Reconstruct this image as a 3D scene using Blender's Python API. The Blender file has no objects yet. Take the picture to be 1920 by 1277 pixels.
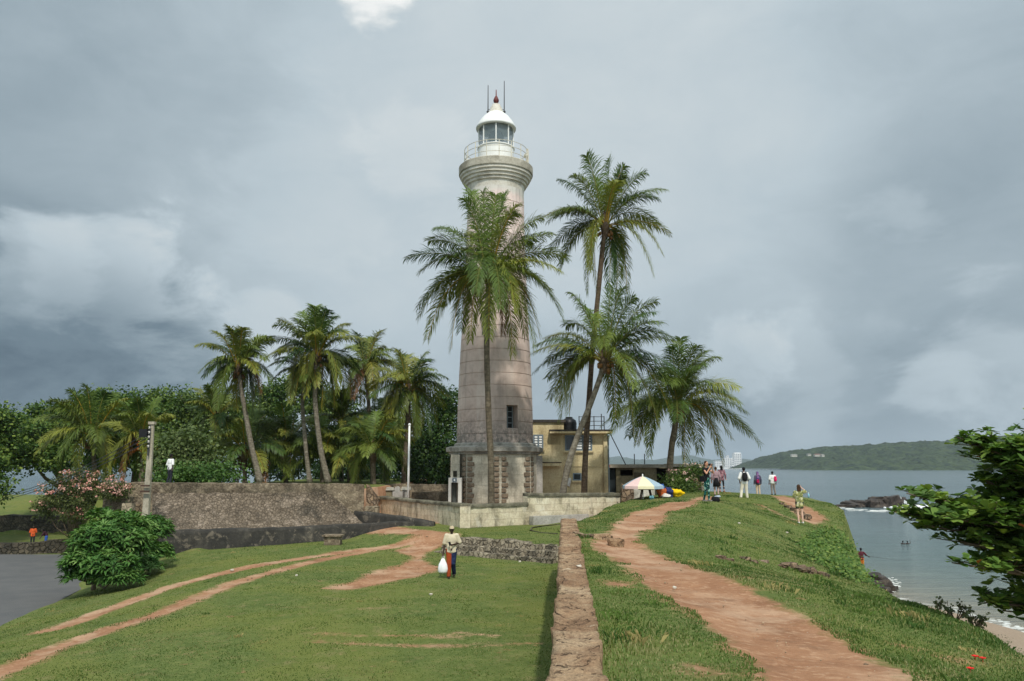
import bpy, bmesh, math, random
import numpy as np
from mathutils import Vector, Matrix, noise as mn

# ------------------------------------------------------------------ camera
sc = bpy.context.scene
COL = sc.collection
F_PX, CX, CY = 1493.33, 960.0, 638.5
PITCH = math.radians(8.94)
EYE = 1.6
cam_d = bpy.data.cameras.new("camera"); cam_d.lens = 28.0; cam_d.sensor_width = 36.0
cam_d.clip_start = 0.1; cam_d.clip_end = 60000
cam = bpy.data.objects.new("camera", cam_d); COL.objects.link(cam)
cam.location = (0, 0, EYE); cam.rotation_euler = (math.radians(90) + PITCH, 0, 0)
sc.camera = cam
sc.view_settings.view_transform = 'Standard'; sc.view_settings.look = 'None'
sc.view_settings.exposure = 0.0; sc.view_settings.gamma = 1.0
sc.render.film_transparent = False
sc.cycles.max_bounces = 6; sc.cycles.transparent_max_bounces = 8; sc.cycles.volume_bounces = 0

CP_, SP_ = math.cos(PITCH), math.sin(PITCH)
def ray(px, py):
    u = (px - CX) / F_PX; v = (CY - py) / F_PX
    return Vector((u, CP_ - v * SP_, SP_ + v * CP_))
def at(px, py, d):                      # the point at forward distance d seen at that pixel of the photograph
    r = ray(px, py); r = r * (d / r.y)
    return Vector((r.x, r.y, r.z + EYE))
def at_z(px, py, z):
    r = ray(px, py); t = (z - EYE) / r.z
    return Vector((r.x * t, r.y * t, z))
def direction(px, py): return ray(px, py).normalized()

# ------------------------------------------------------------------ sun and sky
SUN_EL, SUN_AZ = math.radians(51), math.radians(12)     # azimuth: to the right of straight behind the camera
sun_dir = Vector((math.sin(SUN_AZ) * math.cos(SUN_EL), -math.cos(SUN_AZ) * math.cos(SUN_EL), math.sin(SUN_EL)))
sd = bpy.data.lights.new("sun", 'SUN'); sd.energy = 3.2; sd.angle = math.radians(2.0); sd.color = (1.0, 0.945, 0.86)
sun = bpy.data.objects.new("sun", sd); COL.objects.link(sun)
sun.rotation_euler = sun_dir.to_track_quat('Z', 'Y').to_euler(); sun.location = (20, -40, 60)

def lin(r, g=None, b=None):
    c = (r, g, b) if g is not None else r
    return tuple((x / 255 / 12.92) if x / 255 <= 0.04045 else ((x / 255 + 0.055) / 1.055) ** 2.4 for x in c) + (1.0,)

class NT:                                # short hand for node trees
    def __init__(s, nt): s.nt = nt
    def n(s, typ, **kw):
        nd = s.nt.nodes.new(typ)
        for k, v in kw.items():
            if k.startswith('_'):
                setattr(nd, k[1:], v)
        for k, v in kw.items():
            if k.startswith('_'): continue
            key = int(k[1:]) if k[0] == 'i' and k[1:].isdigit() else k.replace('__', ' ')
            s.set(nd.inputs[key], v)
        return nd
    def set(s, inp, v):
        if isinstance(v, bpy.types.NodeSocket): s.nt.links.new(v, inp)
        elif isinstance(v, bpy.types.Node): s.nt.links.new(v.outputs[0], inp)
        else: inp.default_value = v
    def math(s, op, a, b=0.0, c=0.0, clamp=False):
        return s.n('ShaderNodeMath', _operation=op, _use_clamp=clamp, i0=a, i1=b, i2=c).outputs[0]
    def vmath(s, op, a, b=(0, 0, 0)):
        nd = s.n('ShaderNodeVectorMath', _operation=op, i0=a)
        if op == 'SCALE': s.set(nd.inputs['Scale'], b)
        elif op not in ('NORMALIZE', 'LENGTH'): s.set(nd.inputs[1], b)
        return nd.outputs['Value'] if op in ('DOT_PRODUCT', 'LENGTH', 'DISTANCE') else nd.outputs[0]
    def noise(s, vec, scale, detail=4, rough=0.55, dist=0.0, out=0):
        return s.n('ShaderNodeTexNoise', Vector=vec, Scale=scale, Detail=detail, Roughness=rough, Distortion=dist).outputs[out]
    def smooth(s, v, a, b, lo=0.0, hi=1.0):
        nd = s.n('ShaderNodeMapRange', _interpolation_type='SMOOTHSTEP')
        for i, x in enumerate((v, a, b, lo, hi)): s.set(nd.inputs[i], x)
        return nd.outputs[0]
    def ramp(s, fac, stops, interp='LINEAR'):
        nd = s.nt.nodes.new('ShaderNodeValToRGB'); cr = nd.color_ramp; cr.interpolation = interp
        while len(cr.elements) < len(stops): cr.elements.new(0.5)
        for e, (p, c) in zip(cr.elements, stops): e.position = p; e.color = c
        s.set(nd.inputs[0], fac); return nd.outputs[0]
    def mix(s, fac, a, b, mode='MIX'):
        nd = s.n('ShaderNodeMix', _data_type='RGBA', _blend_type=mode)
        s.set(nd.inputs[0], fac); s.set(nd.inputs[6], a); s.set(nd.inputs[7], b)
        return nd.outputs[2]
    def sep(s, v): return s.n('ShaderNodeSeparateXYZ', i0=v).outputs
    def comb(s, x, y, z): return s.n('ShaderNodeCombineXYZ', i0=x, i1=y, i2=z).outputs[0]

world = bpy.data.worlds.new("World"); sc.world = world; world.use_nodes = True
wt = world.node_tree; wt.nodes.clear(); W = NT(wt)
wout = W.n('ShaderNodeOutputWorld'); bg = W.n('ShaderNodeBackground', Strength=0.1)
wt.links.new(bg.outputs[0], wout.inputs[0])
sky = W.n('ShaderNodeTexSky', _sky_type='NISHITA', _sun_disc=False, _sun_elevation=SUN_EL,
          _sun_rotation=math.radians(180) - SUN_AZ, _altitude=10.0, _air_density=1.0, _dust_density=2.0)
gen = W.n('ShaderNodeTexCoord').outputs['Generated']
dirn = W.vmath('NORMALIZE', gen)
x_, y_, z_ = W.sep(dirn)
zz = W.math('ADD', W.math('ABSOLUTE', z_), 0.22)
plane = W.comb(W.math('DIVIDE', x_, zz), W.math('DIVIDE', y_, zz), 0.0)
n_big = W.noise(plane, 0.7, 3, 0.5, 0.3)
n_mid = W.noise(W.vmath('MULTIPLY', dirn, (1.0, 1.0, 1.7)), 2.6, 7, 0.56, 0.4)
# streaky wisps: finer, stretched along the horizon
flat = W.vmath('MULTIPLY', dirn, (1.0, 1.0, 1.9))
n_puff = W.noise(flat, 6.0, 9, 0.62, 0.35)
wob = W.vmath('SCALE', W.vmath('SUBTRACT', W.noise(flat, 5.0, 5, 0.6, 0, 1), (0.5, 0.5, 0.5)), 0.16)
dirw = W.vmath('NORMALIZE', W.vmath('ADD', dirn, wob))
val = W.math('ADD', 0.545, W.math('MULTIPLY', W.math('SUBTRACT', n_big, 0.5), 0.05))
val = W.math('ADD', val, W.math('MULTIPLY', W.math('SUBTRACT', n_mid, 0.5), 0.11))
val = W.math('ADD', val, W.math('MULTIPLY', W.math('SUBTRACT', n_puff, 0.5), 0.22))
SKY_BLOBS = [   # where the cloud deck is thin or heavy: photograph pixel, angular radius, strength, wobble
    (722, -16, 3.6, 0.36, 1), (905, 170, 26, 0.10, 0), (780, 290, 5, 0.06, 1), (1250, 120, 22, 0.05, 0), (560, 330, 8, 0.03, 1),
    (150, 570, 9, 0.15, 1), (210, 530, 6, 0.08, 1), (70, 505, 5, 0.08, 1), (470, 615, 4, 0.09, 1), (20, 770, 15, -0.34, 0), (220, 760, 11, -0.16, 0), (250, 380, 9, 0.03, 0),
    (-60, 40, 24, -0.12, 0), (1980, -20, 16, -0.05, 0), (1820, 500, 12, -0.08, 0),
    (1365, 690, 4.5, 0.11, 1), (1860, 680, 6, 0.11, 1), (1480, 720, 5, 0.06, 1), (1780, 700, 3, 0.05, 1), (1560, 690, 5, 0.04, 1), (1500, 850, 11, -0.14, 0), (1000, 800, 10, -0.07, 0), (1750, 780, 9, -0.07, 0), (1690, 380, 3.5, 0.06, 1),
]
for (bx, by, rd, amp, wb) in SKY_BLOBS:
    c = direction(bx, by)
    dp = W.vmath('DOT_PRODUCT', dirw if wb else dirn, tuple(c))
    if wb:      # billowing edge
        nm = W.math('ADD', W.math('MULTIPLY', W.math('SUBTRACT', dp, math.cos(math.radians(rd))), 1.0 / (1 - math.cos(math.radians(rd)))), W.math('MULTIPLY', W.math('SUBTRACT', n_puff, 0.5), 2.6))
        val = W.math('ADD', val, W.smooth(nm, 0.10, 0.75, 0.0, amp))
    else:
        val = W.math('ADD', val, W.smooth(dp, math.cos(math.radians(rd)), 1.0, 0.0, amp))
cloud = W.ramp(val, [(0.0, lin(78, 97, 112)), (0.22, lin(110, 129, 142)), (0.42, lin(154, 170, 180)),
                     (0.60, lin(186, 200, 208)), (0.80, lin(211, 219, 222)), (1.0, lin(243, 245, 244))])
# unseen deck behind the camera brightened round the sun, as added fill
sun_fill = W.smooth(W.vmath('DOT_PRODUCT', dirn, tuple(sun_dir)), -0.15, 1.0, 10.0, 20.0)
cloud10 = W.vmath('SCALE', cloud, sun_fill)
gap = W.smooth(W.noise(plane, 1.3, 5, 0.5), 0.66, 0.80, 0.0, 0.35)
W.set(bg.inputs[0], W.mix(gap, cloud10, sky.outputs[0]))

# ------------------------------------------------------------------ mesh helpers
def tag(o, label=None, cat=None, group=None, kind=None):
    if label: o['label'] = label
    if cat: o['category'] = cat
    if group: o['group'] = group
    if kind: o['kind'] = kind
    return o
def thing(name, label, cat, loc=(0, 0, 0), group=None):
    o = bpy.data.objects.new(name, None); COL.objects.link(o); o.location = loc; o.empty_display_size = 0.3
    return tag(o, label, cat, group)

class MB:
    """collects faces (world coordinates) and links them as ONE mesh object"""
    def __init__(s): s.v = []; s.f = []; s.m = []; s.c = None
    def add(s, vs, fs, mi=0):
        b = len(s.v); s.v.extend([tuple(v) for v in vs]); s.f.extend([tuple(i + b for i in f) for f in fs]); s.m.extend([mi] * len(fs)); return s
    def box(s, x0, x1, y0, y1, z0, z1, mi=0):
        vs = [(x, y, z) for z in (z0, z1) for y in (y0, y1) for x in (x0, x1)]
        return s.add(vs, [(0, 2, 3, 1), (4, 5, 7, 6), (0, 1, 5, 4), (2, 6, 7, 3), (0, 4, 6, 2), (1, 3, 7, 5)], mi)
    def obox(s, c, ax, ay, az, mi=0):       # centre and three half-axes
        c, ax, ay, az = map(Vector, (c, ax, ay, az))
        vs = [c + ax * i + ay * j + az * k for k in (-1, 1) for j in (-1, 1) for i in (-1, 1)]
        return s.add(vs, [(0, 2, 3, 1), (4, 5, 7, 6), (0, 1, 5, 4), (2, 6, 7, 3), (0, 4, 6, 2), (1, 3, 7, 5)], mi)
    def tube(s, pts, rad, seg=8, mi=0, caps=True):
        pts = [Vector(p) for p in pts]; n = len(pts)
        if not hasattr(rad, '__len__'): rad = [rad] * n
        vs = []; up = Vector((0.13, 0.2, 1)).normalized()
        for i, p in enumerate(pts):
            t = (pts[min(i + 1, n - 1)] - pts[max(i - 1, 0)]).normalized()
            a = t.cross(up)
            if a.length < 1e-3: a = t.cross(Vector((1, 0, 0)))
            a.normalize(); b = t.cross(a)
            for k in range(seg):
                th = 2 * math.pi * k / seg
                vs.append(p + (a * math.cos(th) + b * math.sin(th)) * rad[i])
        fs = [(i * seg + k, i * seg + (k + 1) % seg, (i + 1) * seg + (k + 1) % seg, (i + 1) * seg + k) for i in range(n - 1) for k in range(seg)]
        if caps: fs += [tuple(range(seg)), tuple(range((n - 1) * seg, n * seg))[::-1]]
        return s.add(vs, fs, mi)
    def lathe(s, c, prof, seg=48, mi=0, skip=None, a0=0.0):     # prof: (radius, z) upwards
        vs = []
        for (r, z) in prof:
            for k in range(seg):
                th = a0 + 2 * math.pi * k / seg
                vs.append((c[0] + r * math.sin(th), c[1] - r * math.cos(th), c[2] + z))
        fs = []
        for i in range(len(prof) - 1):
            for k in range(seg):
                if skip and skip(i, k): continue
                fs.append((i * seg + k, i * seg + (k + 1) % seg, (i + 1) * seg + (k + 1) % seg, (i + 1) * seg + k))
        return s.add(vs, fs, mi)
    def ball(s, c, r, seg=12, rings=8, mi=0):
        rx, ry, rz = r if hasattr(r, '__len__') else (r, r, r)
        vs = [(c[0], c[1], c[2] - rz)]
        for i in range(1, rings):
            ph = -math.pi / 2 + math.pi * i / rings
            for k in range(seg):
                th = 2 * math.pi * k / seg
                vs.append((c[0] + rx * math.cos(ph) * math.cos(th), c[1] + ry * math.cos(ph) * math.sin(th), c[2] + rz * math.sin(ph)))
        vs.append((c[0], c[1], c[2] + rz)); top = len(vs) - 1
        fs = [(0, 1 + (k + 1) % seg, 1 + k) for k in range(seg)]
        for i in range(rings - 2):
            for k in range(seg):
                a = 1 + i * seg
                fs.append((a + k, a + (k + 1) % seg, a + seg + (k + 1) % seg, a + seg + k))
        a = 1 + (rings - 2) * seg
        fs += [(a + k, a + (k + 1) % seg, top) for k in range(seg)]
        return s.add(vs, fs, mi)
    def build(s, name, mat, parent=None, smooth=False, flip=False, recalc=True):
        me = bpy.data.meshes.new(name); off = Vector((0, 0, 0))
        p = parent
        while p is not None: off += Vector(p.location); p = p.parent
        if s.v:
            va = np.array(s.v, dtype=np.float32) - np.array(off, dtype=np.float32)
            me.from_pydata(va.tolist(), [], s.f)
        for m in (mat if isinstance(mat, (list, tuple)) else [mat]): me.materials.append(m)
        me.polygons.foreach_set('material_index', s.m)
        if recalc:
            bm = bmesh.new(); bm.from_mesh(me); bmesh.ops.recalc_face_normals(bm, faces=bm.faces); bm.to_mesh(me); bm.free()
        if smooth: me.polygons.foreach_set('use_smooth', [True] * len(me.polygons))
        o = bpy.data.objects.new(name, me); COL.objects.link(o)
        if parent is not None: o.parent = parent
        return o

def fast_mesh(name, V, Fq, mat, parent=None, col=None, smooth=False, attrs=None):
    """numpy verts (world) and an (n,3) or (n,4) face array"""
    me = bpy.data.meshes.new(name); off = np.zeros(3); p = parent
    while p is not None: off += np.array(p.location); p = p.parent
    V = np.asarray(V, dtype=np.float64) - off
    k = Fq.shape[1]
    me.vertices.add(len(V)); me.vertices.foreach_set('co', V.astype(np.float32).ravel())
    me.loops.add(Fq.size); me.loops.foreach_set('vertex_index', Fq.astype(np.int32).ravel())
    me.polygons.add(len(Fq)); me.polygons.foreach_set('loop_start', np.arange(0, Fq.size, k, dtype=np.int32))
    me.update(calc_edges=True)
    if smooth: me.polygons.foreach_set('use_smooth', np.ones(len(Fq), dtype=bool))
    if col is not None:
        a = me.color_attributes.new('col', 'FLOAT_COLOR', 'POINT')
        c4 = np.ones((len(V), 4), dtype=np.float32); c4[:, :3] = col; a.data.foreach_set('color', c4.ravel())
    for nm, arr in (attrs or {}).items():
        a = me.attributes.new(nm, 'FLOAT', 'POINT'); a.data.foreach_set('value', np.asarray(arr, dtype=np.float32).ravel())
    me.materials.append(mat); me.validate()
    o = bpy.data.objects.new(name, me); COL.objects.link(o)
    if parent is not None: o.parent = parent
    return o

# numpy value noise
def _h(ix, iy, iz, seed):
    n = (ix.astype(np.int64) * 374761393 + iy.astype(np.int64) * 668265263 + iz.astype(np.int64) * 2147483647 + seed * 1274126177) & 0xFFFFFFFF
    n = ((n ^ (n >> 13)) * 1274126177) & 0xFFFFFFFF
    return ((n ^ (n >> 16)) & 0xFFFF) / 65535.0
def vnoise(x, y, z=0.0, seed=0):
    x = np.asarray(x, float); y = np.asarray(y, float) + 0 * x; z = np.asarray(z, float) + 0 * x
    ix, iy, iz = np.floor(x), np.floor(y), np.floor(z)
    fx, fy, fz = x - ix, y - iy, z - iz
    fx, fy, fz = [t * t * (3 - 2 * t) for t in (fx, fy, fz)]
    r = 0
    for dz in (0, 1):
        for dy in (0, 1):
            for dx in (0, 1):
                w = (fx if dx else 1 - fx) * (fy if dy else 1 - fy) * (fz if dz else 1 - fz)
                r = r + w * _h(ix + dx, iy + dy, iz + dz, seed)
    return r
def fbm(x, y, z=0.0, oct=4, seed=0):
    a, s, t = 0.5, 0.0, 0.0
    for i in range(oct):
        s = s + a * vnoise(np.asarray(x) * 2 ** i, np.asarray(y) * 2 ** i, np.asarray(z) * 2 ** i, seed + i * 17); t += a; a *= 0.5
    return s / t
def sstep(a, b, x):
    t = np.clip((x - a) / (b - a), 0, 1); return t * t * (3 - 2 * t)

# ------------------------------------------------------------------ materials
MATS = {}
def newmat(name, rough=0.8, spec=0.3):
    m = bpy.data.materials.new(name); m.use_nodes = True; nt = m.node_tree; b = nt.nodes['Principled BSDF']
    b.inputs['Roughness'].default_value = rough; b.inputs['Specular IOR Level'].default_value = spec
    MATS[name] = m; return m, NT(nt), b
def plain(name, rgb, rough=0.7, var=0.15, scale=6.0, spec=0.3, metal=0.0, bump=0.0):
    """one colour with mottled wear"""
    m, N, b = newmat(name, rough, spec); c = lin(rgb)
    co = N.n('ShaderNodeTexCoord').outputs['Object']; nz = N.noise(co, scale, 5, 0.6)
    N.set(b.inputs['Base Color'], N.ramp(nz, [(0.3, tuple(x * (1 - var) for x in c[:3]) + (1,)), (0.7, tuple(min(1, x * (1 + var)) for x in c[:3]) + (1,))]))
    b.inputs['Metallic'].default_value = metal
    if bump: N.set(b.inputs['Normal'], N.n('ShaderNodeBump', Strength=bump, Distance=0.02, Height=nz).outputs[0])
    return m
def stone(name, cols, scale=2.5, stain=None, stain_amt=0.5, bump=0.5, vor=None, vor_mix=0.6, course=None, dist=0.03, streak=0.0, pale=None, pale_amt=0.6, mortar=0.5):
    """weathered masonry: blotchy colours, optional rubble cells, optional coursed blocks, dark or pale stains"""
    m, N, b = newmat(name, 0.92, 0.2)
    co = N.n('ShaderNodeTexCoord').outputs['Object']
    n1 = N.noise(co, scale, 6, 0.62, 0.4)
    k = len(cols)
    colr = N.ramp(n1, [(0.28 + 0.44 * i / (k - 1), lin(c)) for i, c in enumerate(cols)])
    h = N.math('MULTIPLY', N.noise(co, scale * 7, 6, 0.65), 0.5)
    if vor:
        wv = N.vmath('ADD', co, N.vmath('SCALE', N.noise(co, vor * 0.8, 3, 0.5, 0, 1), 0.75 / vor))
        v = N.n('ShaderNodeTexVoronoi', Vector=wv, Scale=vor, Randomness=1.0)
        v2 = N.n('ShaderNodeTexVoronoi', Vector=wv, Scale=vor, Randomness=1.0, _feature='DISTANCE_TO_EDGE')
        cellr = N.sep(v.outputs['Color'])[0]
        cc = N.ramp(cellr, [(i / (k - 1), lin(c)) for i, c in enumerate(cols)])
        colr = N.mix(vor_mix, colr, cc)
        edge = N.smooth(v2.outputs[0], 0.0, 0.12)
        colr = N.mix(N.math('MULTIPLY', N.math('SUBTRACT', 1.0, edge), N.math('MULTIPLY', N.smooth(n1, 0.35, 0.6), mortar)), colr, tuple(x * 0.35 for x in lin(cols[0])[:3]) + (1,))
        h = N.math('ADD', h, N.math('MULTIPLY', edge, 2.6 * mortar))
    if course:
        w_, hh, mort = course
        sx, sy, sz = N.sep(co)
        bv = N.comb(N.math('ADD', sx, sy), sz, 0.0)
        bt = N.n('ShaderNodeTexBrick', Vector=bv, Scale=1.0)
        bt.inputs['Brick Width'].default_value = w_; bt.inputs['Row Height'].default_value = hh; bt.inputs['Mortar Size'].default_value = mort
        bt.inputs['Color1'].default_value = (0.35, 0.35, 0.35, 1); bt.inputs['Color2'].default_value = (0.65, 0.65, 0.65, 1); bt.inputs['Mortar'].default_value = (0.1, 0.1, 0.1, 1)
        colr = N.mix(0.35, colr, bt.outputs['Color'], 'OVERLAY')
        h = N.math('SUBTRACT', h, N.math('MULTIPLY', bt.outputs['Fac'], 0.7))
    if stain:
        sv = N.vmath('MULTIPLY', co, (1.0, 1.0, 0.35)) if streak else co
        sn = N.noise(sv, scale * 0.6 if not streak else streak, 7, 0.68, 0.3)
        colr = N.mix(N.smooth(sn, 0.47, 0.62, 0, stain_amt), colr, lin(stain))
    colr = N.mix(0.5, colr, N.ramp(N.noise(co, max(scale * 8, 9.0), 7, 0.75), [(0.3, (0.22, 0.22, 0.22, 1)), (0.7, (0.78, 0.78, 0.78, 1))]), 'OVERLAY')
    if pale:
        pn = N.noise(N.vmath('ADD', co, (13.0, 5.0, 9.0)), scale * 1.6, 8, 0.72, 0.6)
        colr = N.mix(N.smooth(pn, 0.54, 0.64, 0, pale_amt), colr, lin(pale))
    N.set(b.inputs['Base Color'], colr)
    N.set(b.inputs['Normal'], N.n('ShaderNodeBump', Strength=bump, Distance=dist, Height=h).outputs[0])
    return m
def leafmat(name, trans=0.3, rough=0.5, spec=0.35):
    """leaf colour comes from each leaf's own colour attribute"""
    m, N, b = newmat(name, rough, spec); nt = N.nt
    a = N.n('ShaderNodeAttribute', _attribute_name='col')
    N.set(b.inputs['Base Color'], a.outputs['Color'])
    tr = N.n('ShaderNodeBsdfTranslucent', Color=N.mix(1.0, a.outputs['Color'], (1.0, 1.1, 0.45, 1), 'MULTIPLY'))
    ms = N.n('ShaderNodeMixShader', Fac=trans)
    nt.links.new(b.outputs[0], ms.inputs[1]); nt.links.new(tr.outputs[0], ms.inputs[2])
    nt.links.new(ms.outputs[0], nt.nodes['Material Output'].inputs['Surface'])
    return m
M = {}
M['leaf'] = leafmat('leaf', 0.22, 0.55, 0.2); M['frond'] = leafmat('palm frond', 0.2, 0.45, 0.22); M['blade'] = leafmat('grass blade', 0.3, 0.6, 0.2)
M['bark'] = stone('bark', [(70, 58, 46), (104, 90, 74), (130, 116, 98)], 6, bump=0.6)
def palm_bark(name, cols):
    m, N, b = newmat(name, 0.9, 0.2); co = N.n('ShaderNodeTexCoord').outputs['Object']
    z = N.sep(co)[2]; wob_ = N.noise(co, 2.0, 3)
    ring = N.math('FRACT', N.math('ADD', N.math('MULTIPLY', z, 5.5), N.math('MULTIPLY', wob_, 1.5)))
    n1 = N.noise(co, 5, 6, 0.65)
    c = N.ramp(n1, [(0.3, lin(cols[0])), (0.5, lin(cols[1])), (0.7, lin(cols[2]))])
    c = N.mix(N.smooth(ring, 0.0, 0.22, 0.55, 0.0), c, tuple(x * 0.4 for x in lin(cols[0])[:3]) + (1,))
    N.set(b.inputs['Base Color'], c)
    N.set(b.inputs['Normal'], N.n('ShaderNodeBump', Strength=0.6, Distance=0.03, Height=N.math('ADD', ring, n1)).outputs[0])
    return m
M['palm_grey'] = palm_bark('palm bark grey', [(88, 80, 68), (120, 112, 98), (150, 143, 128)])
M['palm_brown'] = palm_bark('palm bark brown', [(66, 54, 43), (92, 77, 61), (116, 101, 83)])
M['palm_mid'] = palm_bark('palm bark mid', [(72, 64, 52), (100, 90, 74), (128, 118, 100)])
# ------------------------------------------------------------------ terrain
SEA_Z = -8.0
HAZE = 1.0e-4
def pt_z(px, py, z): p = at_z(px, py, z); return (p.x, p.y, z)
def pt_d(px, py, d): p = at(px, py, d); return (p.x, p.y, p.z)
class TPS:
    def __init__(s, pts, reg=1e-3):
        P = np.array(pts); s.P = P[:, :2]; n = len(P)
        K = s.k(np.linalg.norm(s.P[:, None] - s.P[None], axis=2)) + reg * np.eye(n)
        Q = np.hstack([np.ones((n, 1)), s.P]); A = np.block([[K, Q], [Q.T, np.zeros((3, 3))]])
        sol = np.linalg.solve(A, np.concatenate([P[:, 2], np.zeros(3)])); s.w, s.a = sol[:n], sol[n:]
    @staticmethod
    def k(r): return np.where(r > 1e-9, r * r * np.log(np.maximum(r, 1e-9)), 0.0)
    def __call__(s, X, Y):
        X = np.asarray(X, float); Y = np.asarray(Y, float); out = s.a[0] + s.a[1] * X + s.a[2] * Y
        for (px, py), w in zip(s.P, s.w): out = out + w * s.k(np.hypot(X - px, Y - py))
        return out

RAMP = TPS([
    (0.5, -8, 0.0), (3, -8, -0.05), (0.6, 2, 0.0), (3.0, 2, -0.05),
    pt_z(1128, 1277, 0.0), pt_z(1400, 1277, 0.0), pt_z(1700, 1277, -0.08), pt_z(1920, 1277, -0.4),
    pt_z(1098, 1100, -0.06), pt_z(1300, 1160, -0.04), pt_z(1560, 1185, -0.22), pt_z(1380, 1085, -0.12),
    pt_z(1090, 1030, -0.1), pt_z(1120, 1020, -0.1), pt_z(1080, 975, -0.2), pt_z(1180, 970, -0.1), pt_z(1240, 950, -0.05),
    pt_d(1329, 940, 34), pt_d(1397, 938, 43), pt_d(1354, 922, 51), pt_d(1450, 928, 60), pt_d(1502, 982, 35),
    pt_d(1165, 935, 45), pt_d(1100, 958, 36), pt_d(1245, 930, 46),
    pt_d(1340, 1025, 19.5), pt_d(1400, 980, 28), pt_d(1540, 1060, 22.5), pt_d(1480, 1020, 26),
    pt_d(1480, 1085, 15.5), pt_d(1540, 1095, 18.0),
    pt_d(1920, 1215, 10), pt_d(1850, 1180, 12.5), pt_d(1750, 1140, 17), pt_d(1640, 1100, 24), pt_d(1620, 1080, 27),
    pt_d(1600, 1000, 34), pt_d(1598, 958, 44), pt_d(1560, 942, 54), pt_d(1500, 931, 66),
    (14, 90, -1.2), (26, 85, -1.5), (8, 60, -0.6),
], 2e-3)
LAWN = TPS([
    pt_z(500, 1277, -2), pt_z(1000, 1277, -2), pt_z(100, 1277, -2.1), pt_z(0, 1262, -2.25), (-6, 0, -2), (0, 0, -2), (-14, 2, -2.6),
    pt_z(0, 1183, -3.1), pt_z(75, 1142, -3.2), pt_z(150, 1106, -3.2), pt_z(300, 1050, -2.9), pt_z(340, 1037, -2.35), pt_z(450, 1030, -2.15), pt_z(600, 1019, -2.0),
    pt_z(810, 1003, -1.92), pt_z(640, 1100, -2), pt_z(850, 1085, -2), pt_z(1030, 1058, -2.02), pt_z(870, 1036, -2), pt_z(240, 1135, -2.4),
    pt_z(450, 1090, -2.05), pt_z(250, 1200, -2.12),
], 1e-3)

def wall_left(Y): return 0.26 + 0.066 * (np.asarray(Y) - 6.3)          # left face of the parapet
WALL_END = 27.0
BANK = np.array([(-20, -1.2), (6.3, 0.50), (27, 1.87), (31, 2.9), (36, 3.7), (44, 6.0), (48, 8.5), (52, 11), (60, 14.5), (90, 17)])
EDGE_PTS = [at(1920, 1215, 10), at(1850, 1180, 12.5), at(1750, 1140, 17), at(1640, 1100, 24), at(1620, 1080, 27), at(1600, 1000, 34),
            at(1598, 958, 44), at(1560, 942, 54), at(1500, 931, 66)]
EDGE = np.array([(-20, 2.2), (0, 4.3)] + [(p.y, p.x - 0.32) for p in EDGE_PTS] + [(90, 27), (120, 20)])
_ey = np.arange(-20, 121, 0.4); EDGE = np.stack([_ey, np.interp(_ey, EDGE[:, 0], EDGE[:, 1]) - 0.34 * sstep(14, 24, _ey) + 0.5 * (fbm(_ey * 0.45, 0 * _ey, 0, 4, 61) - 0.5) * sstep(5, 20, _ey)], 1)
STEP_A, STEP_B = at_z(862, 1012, -1.5), at_z(1045, 1026, -1.5)
def shore_x(Y): return np.interp(Y, [0, 45, 52, 58, 62, 66, 80], [32, 30, 29.6, 28.6, 27.4, 26.2, 24])

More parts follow.
